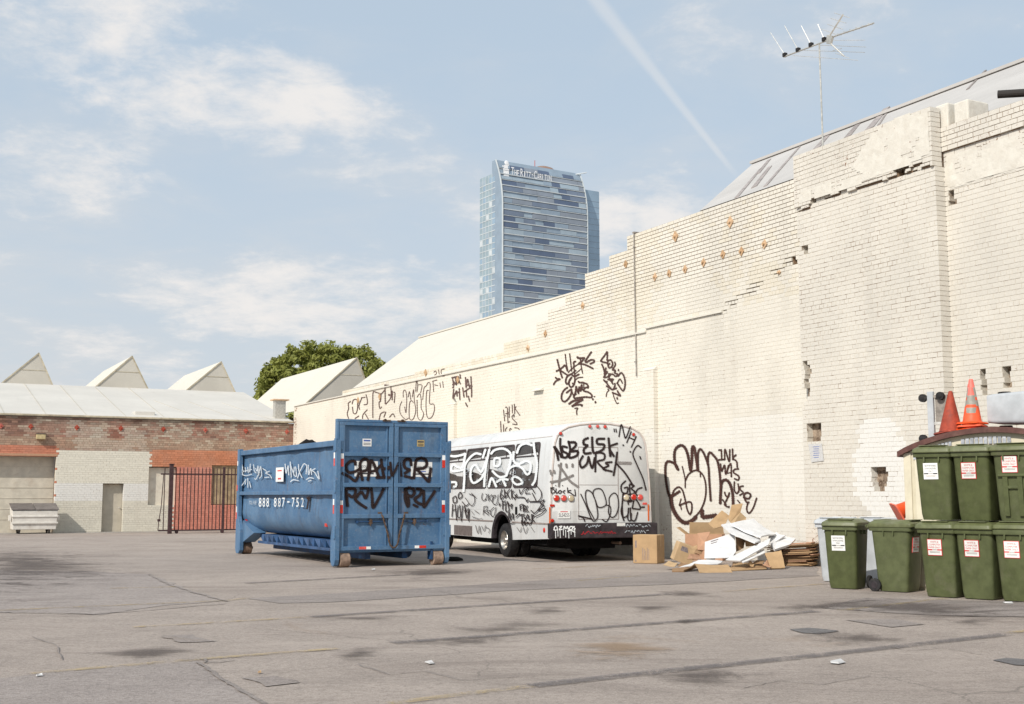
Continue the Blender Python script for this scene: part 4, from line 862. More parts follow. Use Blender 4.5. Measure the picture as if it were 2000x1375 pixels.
BA = np.stack([Q_[:, 0] + np.where(e0 > 0, 0, JT / 2), Q_[:, 1] - np.where(e1 > 0, 0, JT / 2), -np.where((e0 > 0) | (e1 > 0), .24, .03), .004 * r2, Q_[:, 2] + JT / 2, Q_[:, 3] - JT / 2], 1)
BMo = np.stack([Q_[:, 0] + np.where(e0 > 0, .006, 0), Q_[:, 1] - np.where(e1 > 0, .006, 0), -.25 + 0 * xc, -.008 + 0 * xc, Q_[:, 2], Q_[:, 3]], 1)
bm_al = np.where(wh | lowc, .40, np.where(org | sal | lefts, .44, .62)); bmc = np.concatenate([bc * .9, bm_al[:, None]], 1)
def flipy(A_): B = A_.copy(); B[:, 2] = -A_[:, 3]; B[:, 3] = -A_[:, 2]; return B
def boxes_front_neg(name, A_, c, mat, parent):
    o = boxes_mesh(name, A_, c, mat, parent); o.scale = (1, -1, 1); return o
cm = MB()
for a, b, z0, z1 in ((-9.0, gx0, -.19, EZ - .05), (gx0, gx1, gz, EZ - .05), (gx1, dx0, -.19, EZ - .05), (dx0, dx1, dz, EZ - .05), (dx1, wx0, -.19, EZ - .05), (wx0, wx1, -.19, wzb), (wx0, wx1, wzt, EZ - .05), (wx1, yx0, -.19, EZ - .05), (yx0, yx1, -.19, yzb), (yx0, yx1, yzt, EZ - .05), (yx1, CX - .02, -.19, EZ - .05)):
    cm.box((a + .008, .26, z0 + .0), (b - .008, .62, z1 - .001))
swall = cm.build('wall', M['rubble'], shop)
boxes_front_neg('mortar', BMo, bmc, M['mortar'], swall)['kind'] = 'stuff'
ctr = B0[None] + xc[:, None] * WE[None]; ctr[:, 2] = zc; vv = ctr - CC; dw = vv @ CF; pxs = 1000 + FPX * (vv @ CR) / dw
vis = (pxs > 5) & (pxs < 450) & ((Q_[:, 1] - Q_[:, 0]) > .2); order = np.argsort(np.where(vis, dw, 1e9))[:300]; single = np.zeros(nq, bool); single[order] = True
boxes_front_neg('brick_courses', BA[~single], bcol[~single], M['brick'], swall)['kind'] = 'stuff'
for i in np.nonzero(single)[0]: boxes_front_neg('brick', BA[i:i + 1], bcol[i:i + 1], M['brick'], swall)
# recessed things in the openings
def part_box(name, a, b, mat, parent, bevel=0., label=None): q = MB(); q.box(a, b); return q.build(name, mat, parent, bevel=bevel, label=label)
gd = part_box('loading_door', (gx0, .58, GZB), (gx1, .61, gz), M['board'], shop)
for k in range(1, 7): part_box('door_rib', (gx0 + .02, .565, k * gz / 7 - .012), (gx1 - .02, .582, k * gz / 7 + .012), M['board'], gd)
dd = part_box('door', (dx0, .28, GZB), (dx1, .33, dz), M['door'], shop); q = MB(); q.cyl((dx1 - .12, .28, .95), (dx1 - .12, .22, .95), .03, n=10); q.build('door_handle', M['alu'], dd)
part_box('blocked_window', (wx0, .20, wzb), (wx1, .25, wzt), M['board'], shop)
part_box('blocked_window', (yx0, .10, yzb), (yx1, .16, yzt), M['yellowboard'], shop, label='window opening closed with ochre board')
part_box('gutter', (-9.0, -.10, EZ - .03), (CX - .03, .14, EZ + .06), M['eave'], shop, .02)
part_box('lintel', (gx0, -.012, gz), (gx1 + .05, .05, gz + .10), M['card4'], shop)
for px in (2, 60, 150, 236, 319, 401, 480, 560):
    x_, z_ = bld_xz(px, 832 + px * .02); q = MB(); r = .11; q.prism([(0, -r * 1.2), (r, 0), (0, r * 1.2), (-r, 0)], -.03, 0); o = q.build('anchor_plate', M['redplate'], shop); o.location = (x_, -.006, z_); q = MB(); q.cyl((0, -.03, 0), (0, -.07, 0), .035, .03, 6); q.build('nut', M['redplate'], o)
lx, lz = bld_xz(79, 853); q = MB(); q.box((lx - .19, -.26, lz - .12), (lx + .19, 0, lz + .10)); lo = q.build('wall_lamp', M['lamp'], shop, bevel=.02); part_box('lamp_cap', (lx - .20, -.27, lz + .10), (lx + .20, .0, lz + .15), M['lamp_top'], lo)
# main roof, saw-tooth lights behind it
RT = 9.5; rz_ = bld_xz(140, 753, RT)[1]; rxe = bld_xz(476, 768, RT)[0]; ez2 = EZ + .05
q = MB(); q.add([(-9.5, -.06, ez2), (CX - .04, -.06, ez2), (rxe, RT, rz_), (-14, RT, rz_), (-9.5, RT + 9, ez2), (CX + 3, RT + 9, ez2), (-14, RT + 9, ez2)], [(0, 1, 2, 3), (1, 5, 2), (3, 2, 5, 6)])
mroof = q.build('roof', M['roofp'], shop)
for k in range(13):
    xs_ = -8.6 + k * 1.72; xt = xs_ + (0 if xs_ < 8 else -1.2); ya, yb_ = .1, RT * (.98 if xs_ < 8.5 else .55); za = ez2 + ya * (rz_ - ez2) / RT; zb_ = ez2 + yb_ * (rz_ - ez2) / RT
    if xs_ > CX - .6: break
    q = MB(); q.hull8([(xs_ - .03, ya, za - .02), (xs_ + .03, ya, za - .02), (xt + .03, yb_, zb_ - .02), (xt - .03, yb_, zb_ - .02)], [(xs_ - .03, ya, za + .022), (xs_ + .03, ya, za + .022), (xt + .03, yb_, zb_ + .022), (xt - .03, yb_, zb_ + .022)]); q.build('roof_seam', M['gable'], mroof)
hx, hz_ = bld_xz(281, 809, .8); hf = .8 * (rz_ - ez2) / RT; q = MB(); q.box((hx - .45, .55, ez2 + hf - .10), (hx + .45, 1.35, ez2 + hf + .13)); q.build('roof_hatch', M['roofp'], mroof, bevel=.02)
def tooth(la, ap, ra, dy, L_, mat_s, base=None, nm='saw_tooth_roof'):
    a = bld_xz(*la, dy); b = bld_xz(*ap, dy); c = bld_xz(*ra, dy); zb = min(a[1], c[1]) - 1.2
    # extend both slopes down below the main roof
    ka = (zb - a[1]) / (b[1] - a[1]); kc = (zb - c[1]) / (b[1] - c[1])
    A0 = (a[0] + (b[0] - a[0]) * ka, zb); C0 = (c[0] + (b[0] - c[0]) * kc, zb)
    q = MB(); q.add([(A0[0], dy, zb), (b[0], dy, b[1]), (b[0], dy + L_, b[1]), (A0[0], dy + L_, zb), (C0[0], dy, zb), (C0[0], dy + L_, zb)], [(0, 1, 2, 3), (1, 4, 5, 2)]); o = q.build(nm, mat_s, shop)
    q = MB(); q.prism([A0, (b[0], b[1]), C0], dy - .02, dy + .05); q.build('gable', M['gable'], o)
    # trim along the gable edges
    for p0, p1 in ((A0, b), (b, C0)):
        d = np.array([p1[0] - p0[0], p1[1] - p0[1]]); d /= np.linalg.norm(d); nn = np.array([-d[1], d[0]]) * .045
        q = MB(); q.prism([tuple(np.array(p0) + nn * .4), tuple(np.array(p1) + nn * .4), tuple(np.array(p1) - nn), tuple(np.array(p0) - nn)], dy - .06, dy + .02); q.build('gable_trim', M['eave'], o)
    zs = a[1] + (b[1] - a[1]) * .45; xa = a[0] + (b[0] - a[0]) * .45; xb = c[0] + (b[0] - c[0]) * .45
    q = MB(); q.box((xa, dy - .035, zs), (xb, dy - .018, zs + .03)); q.build('gable_joint', M['eave'], o)
    return o
tooth((0, 750), (76, 689), (103, 752), RT + .4, 9, M['roofw']); tooth((190, 752), (258, 695), (287, 755), RT + .4, 9, M['roofw']); tooth((366, 760), (432, 706), (459, 765), RT + .4, 9, M['roofw'])
tooth((-190, 752), (-112, 684), (-85, 752), RT + .4, 9, M['roofw'])
tooth((628, 760), (697, 698), (712, 738), 6.2, 14, M['roofw'])
vx0, vz0 = bld_xz(535, 822, .9); vx1, vz1 = bld_xz(556, 783, .9); q = MB(); q.box((vx0, .7, EZ - .2), (vx1, 1.1, vz1)); vo = q.build('roof_vent', M['alu'], shop); q = MB(); q.box((vx0 - .12, .58, vz1), (vx1 + .14, 1.22, vz1 + .06)); q.build('vent_cap', M['rust'], vo)
# concrete apron along the workshop
def bw(x, y, z=0.): return B0 + WE * x + WD * y + np.array([0, 0, z])
apm = MB(); apm.add([bw(-9, -1.5, GZB + .006), bw(CX - .2, -1.5, GZB + .006), bw(CX - .2, .6, GZB + .006), bw(-9, .6, GZB + .006)], [(0, 1, 2, 3)]); apm.build('concrete_apron', M['concrete'], ground)

# ================================================================== SLIDING GATE
g0 = gnd(331, 1042.5, GZB); GDIR = WE
gate = thing('sliding_gate', 'dark brown iron picket gate with thick posts in front of red wall', 'gate', g0, BLD_ROT)
def gxz(px, py): P = onp(px, py, g0, WD); return float((P - g0) @ WE), float(P[2] - GZB)
gtop = gxz(345, 912)[1]; rt = gxz(345, 926)[1]; rb = gxz(345, 1036)[1] ; gend = CX - float((g0 - B0) @ WE) - .3
part_box('post', (-.08, -.08, 0), (.08, .08, gxz(334, 907)[1]), M['iron'], gate, .008)
part_box('post_cap', (-.11, -.11, gxz(334, 907)[1]), (.11, .11, gxz(334, 907)[1] + .03), M['iron'], gate)
x2 = gxz(436, 1000)[0]; part_box('post', (x2 - .05, -.02, .0), (x2 + .05, .08, gtop + .02), M['iron'], gate, .008)
part_box('rail', (-.42, .09, rt - .03), (gend, .13, rt + .03), M['iron'], gate); part_box('rail', (-.45, .09, rb - .03), (gend, .13, rb + .035), M['iron'], gate)
px_ = gxz(343, 1000)[0]; step_ = (gxz(416, 1000)[0] - px_) / 10.
k = -3
while px_ + k * step_ < gend:
    x_ = px_ + k * step_; k += 1
    if abs(x_) < .1: continue
    q = MB(); q.box((x_ - .018, .094, rb), (x_ + .018, .121, gtop - .06)); q.add([(x_ - .0135, .094, gtop - .06), (x_ + .0135, .094, gtop - .06), (x_ + .0135, .121, gtop - .06), (x_ - .0135, .121, gtop - .06), (x_, .107, gtop + .02)], [(0, 1, 4), (1, 2, 4), (2, 3, 4), (3, 0, 4)]); q.build('picket', M['iron'], gate)
for px in (347, 436, 470):
    x_ = gxz(px, 1000)[0]; q = MB(); q.cyl((x_, .08, .075), (x_, .14, .075), .075, n=18); q.box((x_ - .05, .085, .07), (x_ + .05, .135, rb)); q.build('gate_wheel', M['iron'], gate)
q = MB(); q.tube([(-.30, .1, rt), (-.36, .1, 1.2), (-.44, .1, .55), (-.47, .1, rb)], .018); q.box((-.50, .06, .52), (-.38, .14, .62)); q.build('latch_arm', M['iron'], gate)

# ================================================================== SMALL DUMPSTER BY THE WORKSHOP
d0x, _ = bld_xz(22, 1040, -1.45); d1x, _ = bld_xz(112, 1040, -1.45)
sd = thing('steel_dumpster', 'small off-white steel dumpster with dark lids against the workshop', 'dumpster', bw((d0x + d1x) / 2, -1.45, GZB), BLD_ROT)
w_ = (d1x - d0x) / 2
q = MB(); q.hull8([(-w_ + .06, .03, .18), (w_ - .06, .03, .18), (w_ - .06, 1.05, .18), (-w_ + .06, 1.05, .18)], [(-w_, -.03, .98), (w_, -.03, .98), (w_, 1.15, 1.22), (-w_, 1.15, 1.22)]); sbody = q.build('body', M['sbin'], sd, bevel=.02)
for z_ in (.46, .74): part_box('rib', (-w_ - .01, -.045, z_ - .035), (w_ + .01, .06, z_ + .035), M['sbin'], sd, .01)
for s_ in (-1, 1):
    part_box('lift_pocket', (s_ * w_ - .10 * (s_ < 0), .2, .55), (s_ * w_ + .10 * (s_ > 0), .55, .78), M['sbin'], sd, .01)
    q = MB(); q.hull8([(s_ * .012 if s_ > 0 else -w_ - .03, -.06, 1.0), (w_ + .03 if s_ > 0 else -.012, -.06, 1.0), (w_ + .03 if s_ > 0 else -.012, 1.17, 1.245), (s_ * .012 if s_ > 0 else -w_ - .03, 1.17, 1.245)], [(s_ * .012 if s_ > 0 else -w_ - .03, -.06, 1.05), (w_ + .03 if s_ > 0 else -.012, -.06, 1.05), (w_ + .03 if s_ > 0 else -.012, 1.17, 1.295), (s_ * .012 if s_ > 0 else -w_ - .03, 1.17, 1.295)]); q.build('lid', M['slid'], sd, bevel=.012)
    for y_ in (.15, .9):
        q = MB(); x_ = s_ * (w_ - .32); q.cyl((x_ - .03, y_, .08), (x_ + .03, y_, .08), .08, n=14, mat=M['black']); q.box((x_ - .05, y_ - .06, .09), (x_ + .05, y_ + .06, .19), M['lamp_top']); q.build('caster', None, sd)

# ================================================================== DISTANT GLASS TOWER
TY = 740.0; tl = atY(982, 611, TY); te = np.array([math.sin(math.radians(58)), math.cos(math.radians(58)), 0]); tb = np.array([-te[1], te[0], 0])
tl[2] = GZB; tower = thing('glass_tower', 'distant blue glass hotel tower with curved top and white sign', 'building', tl, math.radians(32))
def tw(P): P = np.asarray(P) - tl; return np.array([P @ te, P @ tb, P[2]])
def tuz(px, py, dy=0.): return tw(onp(px, py, tl + tb * dy, tb))
TW = tuz(1148, 560)[0]; z400 = tuz(982, 400)[2]
def back(z): k = max(0., (z - z400)) ; return 8.5 * (k / 31.) ** 2
ztop = 0
for it in range(6): ztop = tuz(965, 311, back(ztop) if it else 6.)[2]
def gm_(name, c, r=.22, dirtn=.08, mt=.25):
    t = NT(name); n = t.noise(.12, 4, .6); c2 = t.mix(t.mr(n, .3, .7), tuple(q * (1 - dirtn) for q in c), tuple(q * (1 + dirtn) for q in c)); return t.done(c2, r, mt, .5)
TG = [gm_('tower_glass_pale', (.37, .445, .50)), gm_('tower_glass_mid', (.295, .365, .435)), gm_('tower_glass_grey', (.27, .30, .345)), gm_('tower_glass_navy', (.115, .15, .225)), gm_('tower_glass_slate', (.185, .225, .295))]
TGs = gm_('tower_side_glass', (.33, .415, .455), .35); TGr = gm_('tower_back_glass', (.30, .405, .50), .35); TWh = gm_('tower_spandrel', (.52, .56, .58), .5, .08, 0.); TWs = gm_('tower_sign_white', (.90, .90, .90), .5, .02, 0.)
FLH = 3.85; nfl = int(ztop / FLH); NZ = nfl
q = MB(); vs_ = []
zz = [ztop * i / 60. for i in range(61)]
for z in zz: vs_ += [(0, back(z) + .4, z), (TW, back(z) + .4, z)]
fs = [(2 * i, 2 * i + 1, 2 * i + 3, 2 * i + 2) for i in range(60)]; q.add(vs_, fs)
q.add([(0, back(z) + .4, z) for z in zz] + [(0, 13., zz[-1]), (0, 13., 0)], [tuple(range(63))]); q.add([(TW, back(z) + .4, z) for z in zz] + [(TW, 13., zz[-1]), (TW, 13., 0)], [tuple(range(63))]); q.add([(0, 13, 0), (TW, 13, 0), (TW, 13, ztop), (0, 13, ztop)], [(0, 1, 2, 3)]); q.add([(0, back(ztop) + .4, ztop), (TW, back(ztop) + .4, ztop), (TW, 13, ztop), (0, 13, ztop)], [(0, 1, 2, 3)])
q.build('curtain_wall', TG[1], tower)
rt_ = random.Random(5); npane = 0
for k in range(int(82 / FLH), nfl):
    z0 = k * FLH + .9; z1 = (k + 1) * FLH - .25
    u = .6; prev = -1
    while u < TW - 1:
        w = rt_.choice([6.3, 8.4, 10.5, 12.6, 14.7, 18.9]); e = min(TW - .6, u + w)
        if TW - .6 - e < 3: e = TW - .6
        r = rt_.random(); m = 0 if r < .22 else 1 if r < .50 else 2 if r < .70 else 3 if r < .87 else 4
        h0 = z0; h1 = z1
        if m in (0, 1) and rt_.random() < .4: h1 = z0 + (z1 - z0) * .66
        b0, b1 = back(h0), back(h1); g = MB(); g.hull8([(u + .06, b0 - .02, h0), (e - .06, b0 - .02, h0), (e - .06, b0 + .42, h0), (u + .06, b0 + .42, h0)], [(u + .06, b1 - .02, h1), (e - .06, b1 - .02, h1), (e - .06, b1 + .42, h1), (u + .06, b1 + .42, h1)])
        if npane < 300: g.build('window_pane', TG[m], tower)
        npane += 1; u = e
    if True:
        zb = k * FLH + .15; b0 = back(zb); g = MB(); g.box((0, b0 - .3, zb), (TW, b0 + .42, zb + (.62 if k % 2 == 0 else .36))); g.build('spandrel', TWh, tower)
# edge fins
for u in (-.35, TW - .1):
    q = MB(); vs_ = []
    for z in zz: vs_ += [(u, back(z) - .5, z), (u + .45, back(z) - .5, z), (u + .45, back(z) + .6, z), (u, back(z) + .6, z)]
    q.add(vs_, [f for i in range(60) for f in ((4 * i, 4 * i + 1, 4 * i + 5, 4 * i + 4), (4 * i + 1, 4 * i + 2, 4 * i + 6, 4 * i + 5), (4 * i + 3, 4 * i, 4 * i + 4, 4 * i + 7))]); q.build('edge_fin', TWh, tower)
# lower flank on the left with its own floor grid
def flank(px0, px1, ptop, y0, y1, side, mat, nm):
    pass
SB = tw(atY(937, 600, TY + 24)); fy = 24.; fz = tuz(937, 350, 24.)[2]
for it in range(3):
    P = onp(937, 480, tl - te * .0, te); lp = tw(P); fy = lp[1]; fz = tw(onp(937, 350, tl, te))[2]
q = MB(); q.box((.02, 9.0, 0), (TW - 8, fy, fz)); fk = q.build('side_wing', TGs, tower)
for k in range(int(82 / FLH), int(fz / FLH)):
    part_box('floor_band', (-.12, 9.2, k * FLH), (.1, fy + .05, k * FLH + .5), TWh, fk)
for j in range(1, 5): yy = 9 + (fy - 9) * j / 5.; part_box('mullion', (-.2, yy - .12, 60), (.12, yy + .12, fz), TWh, fk)
for k in range(int(85 / FLH), int(fz / FLH)):
    for j in range(5):
        if rt_.random() < .34:
            ya = 9 + (fy - 9) * j / 5. + .3; yb = 9 + (fy - 9) * (j + 1) / 5. - .3; part_box('pane', (-.06, ya, k * FLH + .6), (.06, yb, (k + 1) * FLH - .1), rt_.choice([TG[0], TWh, TGr, TGr]), fk)
P = tuz(1163, 377, 10.); q = MB(); q.box((TW - 3, 6., 0), (P[0], 22., P[2])); bk = q.build('rear_slab', TGr, tower)
for k in range(int(95 / FLH), int(P[2] / FLH)): part_box('floor_band', (TW - .5, 5.9, k * FLH), (P[0] + .05, 6.2, k * FLH + .35), TG[1], bk)
# helipad shell, crane arm, mast
hp = tuz(1060, 330, 18.); q = MB(); q.lathe([(0.1, 3.6), (4, 3.3), (7, 2.1), (8.6, .4), (8.9, -4.), (8, -5)], 24); o = q.build('helipad', gm_('helipad_bronze', (.30, .19, .14), .6), tower, smooth='auto'); o.location = (hp[0] + 1., 20., ztop + .5)
am_ = tuz(1122, 340, 9.); q = MB(); q.cyl((am_[0], 9., ztop - 1), tuple(tuz(1146, 337, 4.)), .5, .35, 8); q.build('crane_arm', TWh, tower)
q = MB(); q.cyl((hp[0] - 10, 12, ztop - 1), (hp[0] - 10, 12, ztop + 5), .25, n=6); q.build('mast', gm_('tower_red', (.5, .12, .10)), tower)
# the sign: crest and name
s0 = tuz(997, 331, back(tuz(997, 331)[2])); s1 = tuz(1078, 352, back(tuz(1078, 352)[2])); szc = (s0[2] + s1[2]) / 2 + .3; by = back(szc) - .9
q = MB(); W_ = s1[0] - s0[0]
words = [('T', 'HE'), ('R', 'ITZ'), ('-', ''), ('C', 'ARLTON')]; tot = 0; items = []
for big, small in words:
    items.append((big, 1.0 if big != '-' else .35)); tot += items[-1][1]
    for ch in small: items.append((ch.lower() + '_', .78)); tot += .78
    tot += .28; items.append((' ', .28))
u = s0[0]; unit = W_ / (tot - .28)
for ch, w in items:
    if ch != ' ':
        c = ch[0].upper(); h = 5.2 if len(ch) == 1 else 3.9
        if c == '-': q.box((u + unit * .05, by - .15, szc - .5), (u + unit * (w - .05), by, szc + .1))
        else:
            lw = unit * w * (.36 if c == 'I' else .86); put_text(q, c, u + unit * w / 2, szc + (h - 5.2) / 2, lw, h, by, TWs)
            if c in 'THRIZLN': pass
    u += unit * w
# serifs thicken the letters
q.build('sign_lettering', TWs, tower, label='white capital lettering reading the ritz-carlton')
lc = tuz(988, 333, back(tuz(988, 333)[2])); q = MB()
for (x0, z0, x1, z1) in ((-2.3, -5.2, 2.3, -4.0), (-1.9, -3.7, 1.9, -.2), (-2.2, .1, 2.0, 1.0), (-1.6, 1.2, 1.2, 3.2), (-.4, 3.2, 2.0, 4.6), (-2.8, 2.0, -1.7, 2.7)): q.box((lc[0] + x0, by - .3, lc[2] + z0), (lc[0] + x1, by, lc[2] + z1))
q.lathe([(0.05, .4), (1.2, .35), (1.5, 0)], 14, None, T((lc[0] + .3, by - .1, lc[2] + 4.8), (math.pi / 2, 0, 0)))
q.build('sign_crest', TWs, tower, label='white lion and crown crest beside the lettering')

# ================================================================== TREE BEHIND THE ROOFS
tc_ = atY(634, 772, 96.); tree = thing('broadleaf_tree', 'dense round olive green tree rising behind the white roofs', 'tree', (tc_[0], 96., GZB))
q = MB(); q.cyl((0, 0, 0), (.2, 0, 4.2), .45, .32, 12); tz = tc_[2]
for k in range(7):
    a = k * .9; q.cyl((.2, 0, 3.8), (3.2 * math.cos(a), 3.2 * math.sin(a), tz - 1 + 1.5 * math.sin(k * 2.)), .22, .07, 8)
q.build('trunk', simple('bark', (.10, .075, .055), .9, 0, .3, 8), tree)
def leaf_mat():
    t = NT('foliage'); a = t.attr('Col'); n = t.noise(.9, 4, .6); c = t.mix(t.mr(n, .3, .7), (.20, .225, .04), (.30, .315, .07)); c = t.mix(t.math('MULTIPLY', a.outputs['Alpha'], .6), c, (.30, .31, .09)); t.done(c, .6, 0., .3)
    tr = t.N.new('ShaderNodeBsdfTranslucent'); t.L.new(c, tr.inputs[0]); mx = t.N.new('ShaderNodeMixShader'); mx.inputs[0].default_value = .3; out = t.N['Material Output']; t.L.new(t.b.outputs[0], mx.inputs[1]); t.L.new(tr.outputs[0], mx.inputs[2]); t.L.new(mx.outputs[0], out.inputs[0]); return t.m
def crown(n, rx, ry, rz, seed, clump=240, leaf=.17):
    g = np.random.default_rng(seed); C_ = []
    while len(C_) < clump:
        d = g.normal(size=3); d /= np.linalg.norm(d)
        if d[2] < -.45: continue
        k4 = (abs(d[0]) ** 2.6 + abs(d[1]) ** 2.6 + abs(d[2]) ** 2.6) ** (-1 / 2.6); bump = k4 * (1 + .03 * math.sin(3.1 * math.atan2(d[1], d[0]) + 1.3) + g.normal() * .022)
        rr = bump * (g.uniform(.80, 1.0) if g.random() < .75 else g.uniform(.4, .8)); C_.append((d[0] * rx * rr, d[1] * ry * rr, d[2] * rz * rr))
    C_ = np.array(C_); per = n // clump; V = []; Fc = []; cl = []
    for c in C_:
        cr = g.uniform(.32, .62); tone = g.random()
        for k in range(per):
            d = g.normal(size=3); d /= np.linalg.norm(d); p = c + d * cr * g.random() ** .45 * np.array([1, 1, .8]); nn = d * .8 + g.normal(size=3) * .6 + np.array([0, 0, .35]); nn /= np.linalg.norm(nn)
            u = np.cross(nn, g.normal(size=3)); u /= np.linalg.norm(u); v = np.cross(nn, u); s_ = leaf * g.uniform(.6, 1.4); b = len(V)
            V += [p - u * s_, p + v * s_ * .45, p + u * s_, p - v * s_ * .45]; Fc.append((b, b + 1, b + 2, b + 3)); cl += [(0, 0, 0, tone * .6 + .4 * g.random())] * 4
    return V, Fc, cl
V, Fc, cl = crown(40000, 5.5, 5.0, 4.0, 4, 560)
me = bpy.data.meshes.new('crown'); me.from_pydata([tuple(v) for v in V], [], Fc); ca = me.color_attributes.new('Col', 'FLOAT_COLOR', 'POINT'); ca.data.foreach_set('color', np.array(cl, np.float32).ravel()); me.materials.append(leaf_mat())
o = bpy.data.objects.new('crown', me); COL.objects.link(o); o.parent = tree; o.location = (0, 0, tz); o['kind'] = 'stuff'

# ================================================================== BLUE ROLL-OFF CONTAINER
DA = math.radians(28.5); DO = np.array([-2.50, 26.11, 0.]); DX = np.array([math.cos(DA), math.sin(DA), 0]); DY = np.array([-math.sin(DA), math.cos(DA), 0])
dump = thing('roll_off_container', 'big dented blue steel roll-off container with graffiti and chained rear doors', 'container', DO, DA)
def dl(P): P = np.asarray(P) - DO; return np.array([P @ DX, P @ DY, P[2]])
DH = 1.275; DLEN = 7.25; BL = M['blue']
# tub: upper flat, lower rolled sides
prof = [(-1.19, 2.54), (-1.19, 1.05), (-1.165, .90), (-1.10, .76), (-.98, .64), (-.80, .56), (-.55, .53)]
pr = prof + [(-p[0], p[1]) for p in reversed(prof)]
inn = [(x * .955, z if z > 2.5 else z + .05) for x, z in pr]
q = MB(); n_ = len(pr); ys = [.12, 1.4, 2.7, 4.0, 5.3, DLEN - .08]
dent = lambda x, y, z: 0.0 if z > 2.4 else (.022 * math.sin(y * 2.3 + z * 3.1) + .014 * math.sin(y * 5.7 - z * 4.0)) * (1 if z > .6 else .3)
ysf = np.linspace(.12, DLEN - .08, 40)
zsub = []
for i in range(len(pr) - 1):
    a, b = pr[i], pr[i + 1]; m_ = max(1, int(math.dist(a, b) / .16))
    for k in range(m_): zsub.append((a[0] + (b[0] - a[0]) * k / m_, a[1] + (b[1] - a[1]) * k / m_))
zsub.append(pr[-1]); m_ = len(zsub); vs_ = []
for y in ysf:
    for x, z in zsub: vs_.append((x - math.copysign(dent(x, y, z), x) - math.copysign(.006, x), y, z))
q.add(vs_, [(i * m_ + j, i * m_ + j + 1, (i + 1) * m_ + j + 1, (i + 1) * m_ + j) for i in range(len(ysf) - 1) for j in range(m_ - 1)])
tub = q.build('tub', BL, dump, smooth='auto'); sm = tub.modifiers.new('thick', 'SOLIDIFY'); sm.thickness = .012; sm.offset = -1
part_box('front_wall', (-1.19, DLEN - .10, .55), (1.19, DLEN - .03, 2.56), BL, dump)
for s_ in (-1, 1):
    x0, x1 = (s_ * DH, s_ * 1.13) if s_ < 0 else (1.13, DH)
    part_box('top_rail', (x0, .10, 2.50), (x1, DLEN, 2.62), BL, dump, .012); part_box('side_rail', (x0, .10, 1.49), (x1, DLEN - .02, 1.58), BL, dump, .01)
    # rear corner post running down to the wheel, rounded foot
    q = MB(); xo = s_ * 1.30; xi = s_ * 1.20
    q.prism([(-.03, .16), (.02, .05), (.10, .02), (.19, .05), (.24, .16), (.24, .62), (.17, .80), (.17, 2.62), (-.03, 2.62)], min(xo, xi), max(xo, xi), 'x'); q.build('corner_post', BL, dump, bevel=.008)
    q = MB(); q.prism([(DLEN - .42, .10), (DLEN - .30, .02), (DLEN - .10, .02), (DLEN - .02, .12), (DLEN - .02, 2.66), (DLEN - .20, 2.66), (DLEN - .20, .95), (DLEN - .42, .62)], min(xo, xi), max(xo, xi), 'x'); q.build('corner_post', BL, dump, bevel=.008)
    q = MB(); q.prism([(DLEN - 1.35, .56), (DLEN - .40, .30), (DLEN - .40, .85), (DLEN - .75, .72)], min(s_ * 1.22, s_ * .9), max(s_ * 1.22, s_ * .9), 'x'); q.build('gusset', BL, dump)
part_box('rear_sill', (-DH, .05, .30), (DH, .22, .42), BL, dump, .01)
part_box('rear_header', (-DH, .02, 3.0), (DH, .14, 3.06), BL, dump, .008)
part_box('rear_post', (-DH, .02, .34), (-1.225, .14, 3.0), BL, dump, .006); part_box('rear_post', (1.225, .02, .34), (DH, .14, 3.0), BL, dump, .006)
ribs = [(2.93, 2.995), (2.29, 2.375), (1.65, 1.735), (1.00, 1.09), (.345, .43)]
def rib_at(x, z):
    for a, b in ribs:
        if a <= z <= b: return True
    ax = abs(x); return ax > 1.10 or ax < .125
